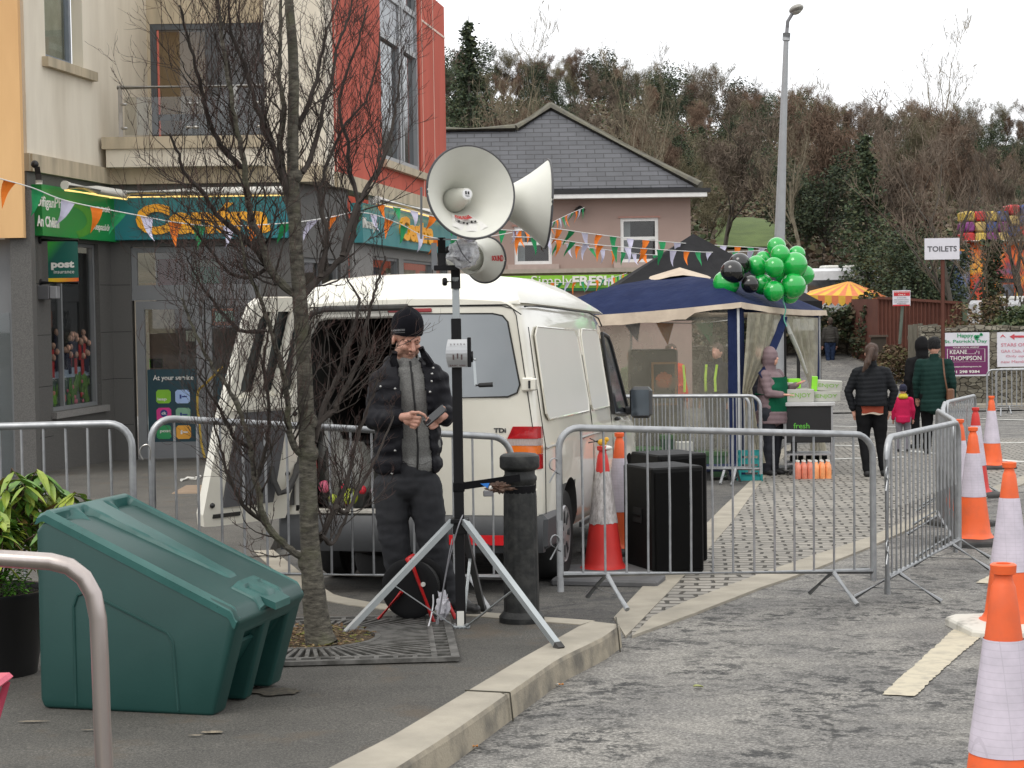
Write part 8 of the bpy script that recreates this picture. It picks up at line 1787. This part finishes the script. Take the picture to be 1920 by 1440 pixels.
# signs
def board(name,label,Y,x0,y0,x1,y1,mat,th=.03):
 T=T3((0,Y,0),(1,0,0),(0,0,1)); a=L(T,x0,y1); c=L(T,x1,y0); e=empty(name,label,'sign',Vector(((a[0]+c[0])/2,Y,a[1]))); mb=MB(); mb.box((a[0],Y,a[1]),(c[0],Y+th,c[1])); mb.build('panel',mat,e,world=True); return e,T3((0,Y-.004,0),(1,0,0),(0,0,1)),a,c
def stx(e,T,items,mat,nm='lettering'):
 mb=MB()
 for t,x0,y0,x1,y1,of in items:a=L(T,x0,y0); c=L(T,x1,y1); text(mb,t,T,a[0],c[0],a[1],c[1],of,depth=.004)
 return mb.build(nm,mat,e,world=True)
wsm=M('white_sign_board',(.66,.65,.70),.5,c2=(.62,.61,.66)); inkg=M('grey_ink',(.07,.07,.08),.6)
e,T,a,c=board('toilets_sign','white TOILETS sign on a rusty pole above the brown fence',44,1734,446,1799,487,wsm); stx(e,T,[('TOILETS',1739,472,1794,461,.015)],inkg)
mb=MB(); p=at(1767,487,44.1); mb.tube([(p.x,44.08,a[1]+.3),(p.x,44.08,gz(44.1))],.05,8); mb.build('pole',rust_m,e,True,world=True)
e,T,a,c=board('parking_sign','small red and white parking sign on a leaning grey green post',50,1674,544,1707,574,wsm)
mb=MB(); prect(mb,T,1676,546,1706,555,.0,.004); prect(mb,T,1674,571,1706,574,.0,.004); mb.build('red_band',M('sign_red',(.55,.02,.03),.5),e,world=True)
T2=T@Matrix.Translation((0,0,.005)); stx(e,T2,[('SHOP PARKING',1677,549,1705,546.5,.01),('ONLY',1684,554,1698,551,.01)],white_pl); stx(e,T2,[('2 HOURS',1682,559,1699,557,.0),('MAXIMUM STAY',1677,563,1704,561,.0),('NO OVERNIGHT',1677,567,1704,565,.0),('PARKING',1682,570.5,1699,568.5,.0)],inkg,'small_print')
mb=MB(); mb.tube([at(1696,537,50.1),at(1692,574,50.1),at(1687,645,50.1)],.045,8); mb.build('post',M('grey_green_post',(.10,.125,.10),.6),e,True,world=True)
pur=M('purple_print',(.15,.015,.10),.5,c2=(.14,.012,.09)); e,T,a,c=board('estate_agent_banner',"purple and white banner reading Happy St. Patrick's Day and KEANE THOMPSON on the stone wall",46.2,1768,623,1855,706,wsm)
mb=MB(); prect(mb,T,1771,648,1852,703,.0,.004); mb.build('purple_panel',pur,e,world=True); T2=T@Matrix.Translation((0,0,.006)); mg=M('shamrock_green',(.02,.30,.12),.5)
stx(e,T,[('Happy',1795,635,1825,625,.015),("St. Patrick's Day",1771,645,1851,636,.012)],mg); stx(e,T2,[('YOUR LOCAL AGENT',1786,653,1836,649.5,.01),('KEANE',1781,664,1813,656,.01),('THOMPSON',1781,676,1840,667,.01),('w: keanethompson.ie',1779,690,1840,685.5,.015),('01 298 9384',1786,700,1837,694,.03)],white_pl,'white_lettering')
mb=MB()
for x0,y0,x1,y1 in((1776,654,1847,654.8),(1776,678,1847,678.8),(1776,654,1776.8,678),(1846.2,654,1847,678),(1813,663,1828,663.7),(1828,660,1829,663.7),(1831,657,1832,661),(1835,658,1836,664)):prect(mb,T2,x0,y0,x1,y1,0,.003)
mb.build('logo_outline',white_pl,e,world=True)
mb=MB()
for x,y,r_ in((1829,631,3.2),(1833.5,631,3.2),(1831,634.5,3.2),(1838,628,2),(1841,628,2),(1839.5,626,2)):q=L(T,x,y); mb.lathe([(r_/74,0),(r_/74,.006)],12,(q[0],46.19,q[1]),(0,-1,0))
mb.build('shamrock',mg,e,world=True)
e,T,a,c=board('arrow_banner','white banner with a red arrow reading STARS OF, cut by the right edge',46.1,1870,622,1950,688,wsm); rdi=M('red_print',(.55,.06,.08),.6); mb=MB(); pts=[L(T,*q)for q in((1893,631),(1902,626),(1902,629),(1935,629),(1935,633),(1902,633),(1902,637))]; mb.prism([T@Vector((q[0],q[1],0))for q in pts],(0,-.004,0)); mb.prism([T@Vector((*L(T,*q),0))for q in((1875,633),(1880,627),(1886,633),(1883,632),(1880,630),(1878,632))],(0,-.004,0)); mb.build('arrow',rdi,e,world=True)
stx(e,T,[('STARS OF',1877,650,1922,643,.01),('GAA Club, Glen',1877,662,1934,655,.0),('Only open',1886,671,1930,665,.0),('new Members',1877,681,1934,675,.0)],M('faded_red_print',(.62,.22,.28),.6))
e,T,a,c=board('blank_board','pale grey board standing behind the right corner of the gazebo',33,1487,564,1534,620,M('pale_board',(.45,.47,.46),.5)); mb=MB(); mb.tube([(a[0]+.1,33.05,a[1]),(a[0]+.1,33.05,gz(33))],.03,6); mb.build('leg',blackm,e,world=True)
# striped canopy, vehicles, bouncy castle
sc=empty('striped_canopy','yellow and orange striped stall canopy with a scalloped red edge','canopy',Vector((11.2,62,TH(11.2,62)))); ap2=at(1592,527,63); ym,om=M('canopy_yellow',(.75,.45,.05),.7),M('canopy_orange',(.70,.20,.08),.7); co=[at(1508,553,61.5),at(1662,556,61.5),at(1640,545,65.5),at(1520,545,65.5)]; mb=MB()
for i in range(4):
 a,b_=co[i],co[(i+1)%4]; n=12 if i%2==0 else 6
 for k in range(n):mb.cur=k%2; p,q=a.lerp(b_,k/n),a.lerp(b_,(k+1)/n); mb.quad(p,q,q.lerp(ap2,.96),p.lerp(ap2,.96)); mb.cur=1-k%2; mb.quad(p,p+Vector((0,0,-.25)),p.lerp(q,.5)+Vector((0,0,-.36)),q+Vector((0,0,-.25)),q)
mb.build('canopy',[ym,om],sc,world=True)
for c in co:mb=MB(); mb.tube([c,Vector((c.x,c.y,TH(c.x,c.y)))],.04,6); mb.build('pole',white_pl,sc,world=True)
def vehicle(name,label,px,Y,w_,h_,pxy,cat,zoff):
 p=at(px,pxy,Y); e=empty(name,label,cat,Vector((p.x,p.y,TH(p.x,p.y)))); z1=p.z; z0=TH(p.x,p.y)+.4; mb=MB(); rg=[]
 for y,k_,dz in((0,.90,.12),(.15,.97,.04),(.6,1,0),(3.6,1,0),(4.4,.92,.35),(5.0,.85,1.1)):hw=w_/2*k_; zt=z1-dz; rg.append([(p.x-hw,Y+y,z0),(p.x-hw,Y+y,zt-.55),(p.x-hw*.9,Y+y,zt-.12),(p.x-hw*.6,Y+y,zt),(p.x+hw*.6,Y+y,zt),(p.x+hw*.9,Y+y,zt-.12),(p.x+hw,Y+y,zt-.55),(p.x+hw,Y+y,z0)])
 mb.loft(rg); mb.build('body',M('white_van_paint',(.72,.73,.75),.3),e,'auto',world=True)
 mb=MB(); mb.box((p.x-w_*.36,Y-.03,z1-1.0),(p.x+w_*.36,Y-.005,z1-.45)); mb.build('rear_window',dkg,e,world=True)
 for sx in(-1,1):
  mb=MB(); mb.lathe([(.2,0),(.34,.02),(.34,.2),(.2,.22)],16,(p.x+sx*w_*.38,Y+.9,z0-.05),(1,0,0)); mb.build('wheel',tyre,e,world=True)
  mb=MB(); mb.box((p.x+sx*w_*.46-.06,Y-.03,z0+.5),(p.x+sx*w_*.46+.06,Y-.002,z0+.9)); mb.build('tail_light',lred,e,world=True)
 mb=MB(); mb.box((p.x-w_*.1,Y+1.2,z1+.0),(p.x+w_*.25,Y+2.4,z1+.12),.04); mb.build('roof_vent',white_pl,e,world=True); return e
vehicle('white_motorhome','white rounded vehicle roof showing above the striped canopy',1573,68,3.3,2.9,502,'van',0)
vehicle('white_truck','white vehicle cut by the right edge below the bouncy castle',1926,56,2.6,2.6,562,'van',0)
bc=empty('bouncy_castle','colourful inflatable bouncy castle behind the bare trees on the right','bouncy castle',Vector((18.5,68,TH(18.5,68)))); TB2=T3((0,67,0),(1,0,0),(0,0,1))
m,nt,b=nodes_of('painted_inflatable'); s=coords(nt); col=ramp(nt,noise_n(nt,s,.9,3,.5,.8),[(.32,(.06,.09,.22)),(.42,(.50,.05,.03)),(.5,(.68,.11,.02)),(.58,(.75,.24,.02)),(.68,(.75,.40,.05))]); nt.links.new(col,b.inputs['Base Color']); b.inputs['Roughness'].default_value=.35
def infl(x0,y0,x1,y1,nm,mat,th=.8,y=0.0,bev=.25):a=L(TB2,x0,y1); c=L(TB2,x1,y0); mb=MB(); mb.box((a[0],67+y,a[1]),(c[0],67+y+th,c[1]),bev); o=mb.build(nm,mat,bc,True,world=True); return o
infl(1812,452,1990,640,'body',m,3.0,0,.3); cols=[M('infl_yellow',(.60,.42,.08),.4),M('infl_blue',(.02,.07,.28),.35),M('infl_purple',(.22,.04,.20),.4),M('infl_red',(.5,.03,.03),.4),M('infl_tan',(.50,.36,.12),.4)]
r_=random.Random(2)
for row in range(3):
 for k in range(9):x0=1806+k*21; ya=392+row*20-(8 if k>3 else-4); infl(x0+r_.uniform(-1,1),ya,x0+20,ya+19,'inflated_block',cols[(k*2+row+r_.randrange(2))%5],1.2,-.2,.06)
infl(1806,449,1990,453,'white_trim',white_pl,.3,-.3,.05); infl(1790,470,1818,640,'corner_tower',M('infl_navy',(.03,.06,.16),.4,c2=(.3,.35,.4),scale=1.2),1.2,-.3,.3); infl(1735,500,1812,640,'low_wall',M('infl_blue_grey',(.05,.08,.16),.4,c2=(.22,.24,.26),scale=.8),.8,0,.2)
infl(1872,522,1906,530,'window_opening',blackm,.1,-.06,.0); infl(1880,533,1900,566,'castle_door',M('infl_grey',(.10,.11,.14),.5),.1,-.07,.02); infl(1868,518,1874,580,'door_pillar',cols[0],.15,-.1,.03); infl(1904,518,1910,580,'door_pillar',cols[0],.15,-.1,.03)
# ------------------------------------------------------------------ trees
def treeparts(seed,h,kind,haze=0):
 rr=random.Random(seed); tr=MB(); cr=MB()
 if kind in('bare','pale'):
  def br(p,d,L_,r0,lvl):
   n=4; pts=[p]; rs=[r0]; q=p.copy(); dd=d.copy()
   for i in range(n):dd=(dd+Vector((rr.gauss(0,.13),rr.gauss(0,.13),.07))).normalized(); q=q+dd*L_/n; pts.append(q.copy()); rs.append(r0*(1-.6*(i+1)/n))
   (tr if lvl<2 else cr).tube(pts,rs,5 if lvl<2 else 3,caps=False)
   if lvl<4:
    for j in range((7,5,5,4)[lvl]):
     t=rr.uniform(.3,1)if lvl else .28+.72*(j+rr.random())/7; i=min(int(t*n),n-1); b0=pts[i].lerp(pts[i+1],t*n-i); a=rr.uniform(0,6.283); sd=Vector((math.cos(a),math.sin(a),.15)); k_=.55 if kind=='pale' else .75
     br(b0,(dd*.8+sd*k_+Vector((0,0,.25))).normalized(),L_*(rr.uniform(.38,.55)if lvl==0 else rr.uniform(.42,.65)),max(.012,rs[i]*.5),lvl+1)
  br(Vector((0,0,-.3)),Vector((rr.gauss(0,.04),rr.gauss(0,.04),1)).normalized(),h*.78,h*.018,0)
  if haze:leafcards(cr,[Vector(cr.v[rr.randrange(len(cr.v))])+Vector((rr.gauss(0,.22),rr.gauss(0,.22),rr.gauss(0,.22)))for _ in range(haze)],h*.045,rr,1,1.6,.045); cr.cur=0
 elif kind=='round':
  tr.tube([(0,0,-.3),(rr.gauss(0,.1),0,h*.4),(rr.gauss(0,.2),rr.gauss(0,.2),h*.8)],[h*.02,h*.015,h*.004],6); bl_=[(Vector((rr.gauss(0,h*.15),rr.gauss(0,h*.15),h*rr.uniform(.35,.88))),h*rr.uniform(.10,.19))for _ in range(17)]; P=[]
  for c,r_ in bl_:
   tr.tube([(0,0,h*.3),c],[h*.006,.02],4)
   for _ in range(330):v_=Vector((rr.gauss(0,1),rr.gauss(0,1),rr.gauss(0,1))).normalized(); P.append(c+v_*r_*rr.uniform(.6,1.1)*Vector((1,1,.8)).length/1.6)
  leafcards(cr,P,h*.024,rr)
 elif kind=='spruce':
  tr.tube([(0,0,-.3),(0,0,h)],[h*.018,.02],6); P=[]
  for i in range(26):
   z=h*(.10+.88*i/26); rad=h*.24*(1-i/26)**.8+.1
   for j in range(9):
    a=rr.uniform(0,6.283); L_=rad*rr.uniform(.6,1.15)
    for k in range(26):t=rr.uniform(.1,1); P.append(Vector((math.cos(a)*L_*t+rr.gauss(0,.12),math.sin(a)*L_*t+rr.gauss(0,.12),z-L_*.25*t+rr.gauss(0,.10))))
  leafcards(cr,P,h*.020,rr)
 return tr,cr
TMAT={'bare_brown':M('twig_haze_brown',(.15,.115,.085),.9,c2=(.10,.078,.06),scale=.6,rnd_v=.25),'bare_russet':M('twig_haze_russet',(.17,.11,.075),.9,c2=(.115,.08,.056),scale=.6,rnd_v=.25),'pale':M('twig_pale',(.20,.165,.11),.9,c2=(.12,.10,.07),scale=.8,rnd_v=.15),'olive':M('twig_haze_olive',(.16,.14,.08),.9,c2=(.11,.095,.06),scale=.6,rnd_v=.25)}
brk=M('far_bark',(.07,.06,.048),.9,rnd_v=.2); pbrk=M('far_pale_bark',(.24,.21,.15),.9,c2=(.14,.12,.085),scale=2)
pin=[M('pine_dark',(.022,.036,.020),.8,rnd_v=.3),M('pine_mid',(.040,.062,.028),.8,rnd_v=.3),M('pine_olive',(.065,.080,.036),.8,rnd_v=.3)]
PROTO=[]; HT=[]
def proto(name,label,cat,kind,h,seed,crm,trm,haze=0):
 tr,cr=treeparts(seed,h,kind,haze); e=empty(name,label,cat,(0,0,0),group='trees on the wooded hillside'); tr.build('trunk',trm,e,True,kind='stuff')if False else tr.build('trunk',trm,e,True); cr.build('crown',crm,e); PROTO.append(e); HT.append(max(v_[2]for v_ in cr.v)); return e
pr=[proto('bare_tree','bare brown winter tree in the hillside wood','tree','bare',11,31,TMAT['bare_brown'],brk,7000),proto('bare_tree','bare brown winter tree in the hillside wood','tree','bare',10,37,TMAT['olive'],brk,7000),proto('bare_tree','bare russet tinted winter tree in the hillside wood','tree','bare',11,32,TMAT['bare_russet'],brk,9000),proto('evergreen_tree','dark rounded evergreen tree in the hillside wood','tree','round',10,33,pin,brk),proto('pine_tree','dark pointed conifer in the hillside wood','tree','spruce',11,34,pin,brk),proto('pale_tree','pale stemmed slender bare tree in the hillside wood','tree','pale',13,35,TMAT['pale'],pbrk,300),proto('bare_tree','bare dark tree near the bouncy castle','tree','bare',10,36,TMAT['bare_brown'],brk)]
used=set(); rt2=random.Random(77)
def plant(i,px,Y,sc=1.0,label=None,group='keep',zoff=0):
 p=at(px,560,Y); p.z=TH(p.x,Y)+zoff; e=PROTO[i]
 if label:sc*=(11.5 if i!=6 else 13)/HT[i]
 if i not in used:used.add(i); r_=e; r_.location=p; r_.rotation_euler=(0,0,rt2.uniform(0,6.28)); r_.scale=(sc,)*3
 else:r_=copy_tree(e,p,rt2.uniform(0,6.28),scale=sc)
 if label:
  r_['label']=label
  if 'group' in r_:del r_['group']
 return r_
def zone(t_,px,Y):
 t_['label']=t_['label'].split(' in the')[0].split(',')[0]+', '+('low on the slope' if Y<125 else 'halfway up the slope' if Y<180 else 'near the skyline')+(' over the slate roof' if px<1100 else ' over the gazebo' if px<1400 else ' behind the street lamp' if px<1560 else ' over the brown fence' if px<1780 else ' over the bouncy castle')
rows=[(98,12),(108,14),(118,17),(130,19),(143,22),(157,25),(172,27),(188,30),(206,34),(222,38)]
cnt=0
for Y,n in rows:
 for k in range(n):
  px=800+1240*(k+rt2.random())/n
  if 1330<px<1475 and Y<124:continue
  u=rt2.random(); dark=noise.noise(Vector((px*.004,Y*.02,2)))
  if u<.30+.7*max(0,dark):i=3 if rt2.random()<.6 else 4
  elif u<.62:i=rt2.choice((0,1))
  elif u<.88:i=2
  else:i=rt2.choice((0,5))
  if i==4 and Y>165:i=3
  if Y>200:i=rt2.choice((3,3,2,0,1))
  Yt=Y+rt2.uniform(-5,5); ty=float(np.interp(px,[800,860,950,1100,1300,1450,1600,1750,2050],[62,66,86,76,100,140,165,180,180]))+(1-(Y-98)/128)*235*rt2.uniform(.75,1.1)+rt2.uniform(-8,14)
  ht=at(px,ty,Yt).z-TH(at(px,560,Yt).x,Yt); t_=plant(i,px,Yt,min(1.15,max(.30,ht/HT[i]))); zone(t_,px,Y); cnt+=1
for px in range(850,1330,52):plant(rt2.choice((0,1,3,2)),px+rt2.uniform(-15,15),rt2.uniform(74,90),rt2.uniform(.36,.5))
plant(4,886,150,1.22,'tall dark spruce standing against the sky at the left of the hill')
plant(5,985,78,1.12,'tall pale bare tree rising above the roof of the pink house')
plant(5,1208,88,.95,'pale forked bare tree behind the right slope of the slate roof')
plant(5,1262,92,.85,'second pale forked bare tree right of the slate roof slope')
plant(5,1498,74,.80,'slender pale bare tree just right of the street lamp')
plant(5,1745,120,1.25,'tall pale bare tree standing above the wood at the right')
for px,Y,s_,i,lb in((1570,80,.8,2,'bare reddish brown tree left of the green conifer'),(1700,72,.85,0,'bare brown tree left of the TOILETS sign'),(1800,57.5,.72,6,'dark bare tree in front of the bouncy castle tower'),(1872,56,.62,6,'dark bare tree with ivy in front of the bouncy castle'),(1925,60,.66,6,'bare brown tree cut by the right edge'),(1350,78,.8,0,'bare brown tree at the right corner of the pink house'),(1640,90,.62,1,'bare brown tree above the hedge'),(1770,95,.68,2,'russet bare tree behind the TOILETS sign'),(1850,100,.66,0,'bare brown tree high behind the bouncy castle')):plant(i,px,Y,s_,lb)
plant(4,1625,68,.62,'young green conifer between the street lamp and the TOILETS sign')
plant(3,1690,66,.40,'rounded evergreen bush tree behind the striped canopy'); plant(3,1722,62,.42,'dense evergreen tree below the TOILETS sign'); plant(3,1752,63,.42,'small evergreen tree behind the brown fence'); plant(3,1545,78,.5,'dark evergreen tree behind the white vehicle roof'); plant(3,1515,79,.42,'evergreen tree right of the green balloons')
print('trees',cnt)
# ivy round the trunk in front of the castle
hedge('ivy_column','ivy covering the trunk before the bouncy castle',(at(1862,560,55.8).x-.3,at(1862,560,55.8).x+.35,55.6,56.4,.5,4.6),1800,.15,ivy,8,'ivy',amp=.1)
# grass field and undergrowth
mb=MB(); pts=[(x,y)for y in[84+2.8*k for k in range(9)]for x in[y*(.113+.0026*k)for k in range(16)]]
for x,y in pts:mb.v.append((x,y,TH(x,y)+.12))
for j in range(8):
 for i in range(15):a=j*16+i; mb.f.append((a,a+1,a+17,a+16)); mb.mi.append(0)
struct('grass_field',mb,M('bright_winter_grass',(.085,.125,.025),.9,c2=(.055,.085,.02),scale=1.2,bs=.6,bscale=12,bd=.05),True)
mb=MB(); rr=random.Random(12); P=[]
for k in range(130000):
 Y=rr.uniform(62,240); x=at(rr.uniform(800,2000),560,Y).x
 if 64<Y<108 and 1345<960+x/Y*FPX<1478:continue
 P.append(Vector((x,Y,TH(x,Y)+rr.uniform(0,1.7 if Y>75 else .8))))
leafcards(mb,P,.30,rr,4); o=struct('undergrowth',mb,[brm[1],TMAT['bare_brown'],ivy[1],TMAT['olive']],kind='stuff'); o['label']='brown undergrowth covering the wooded hillside'
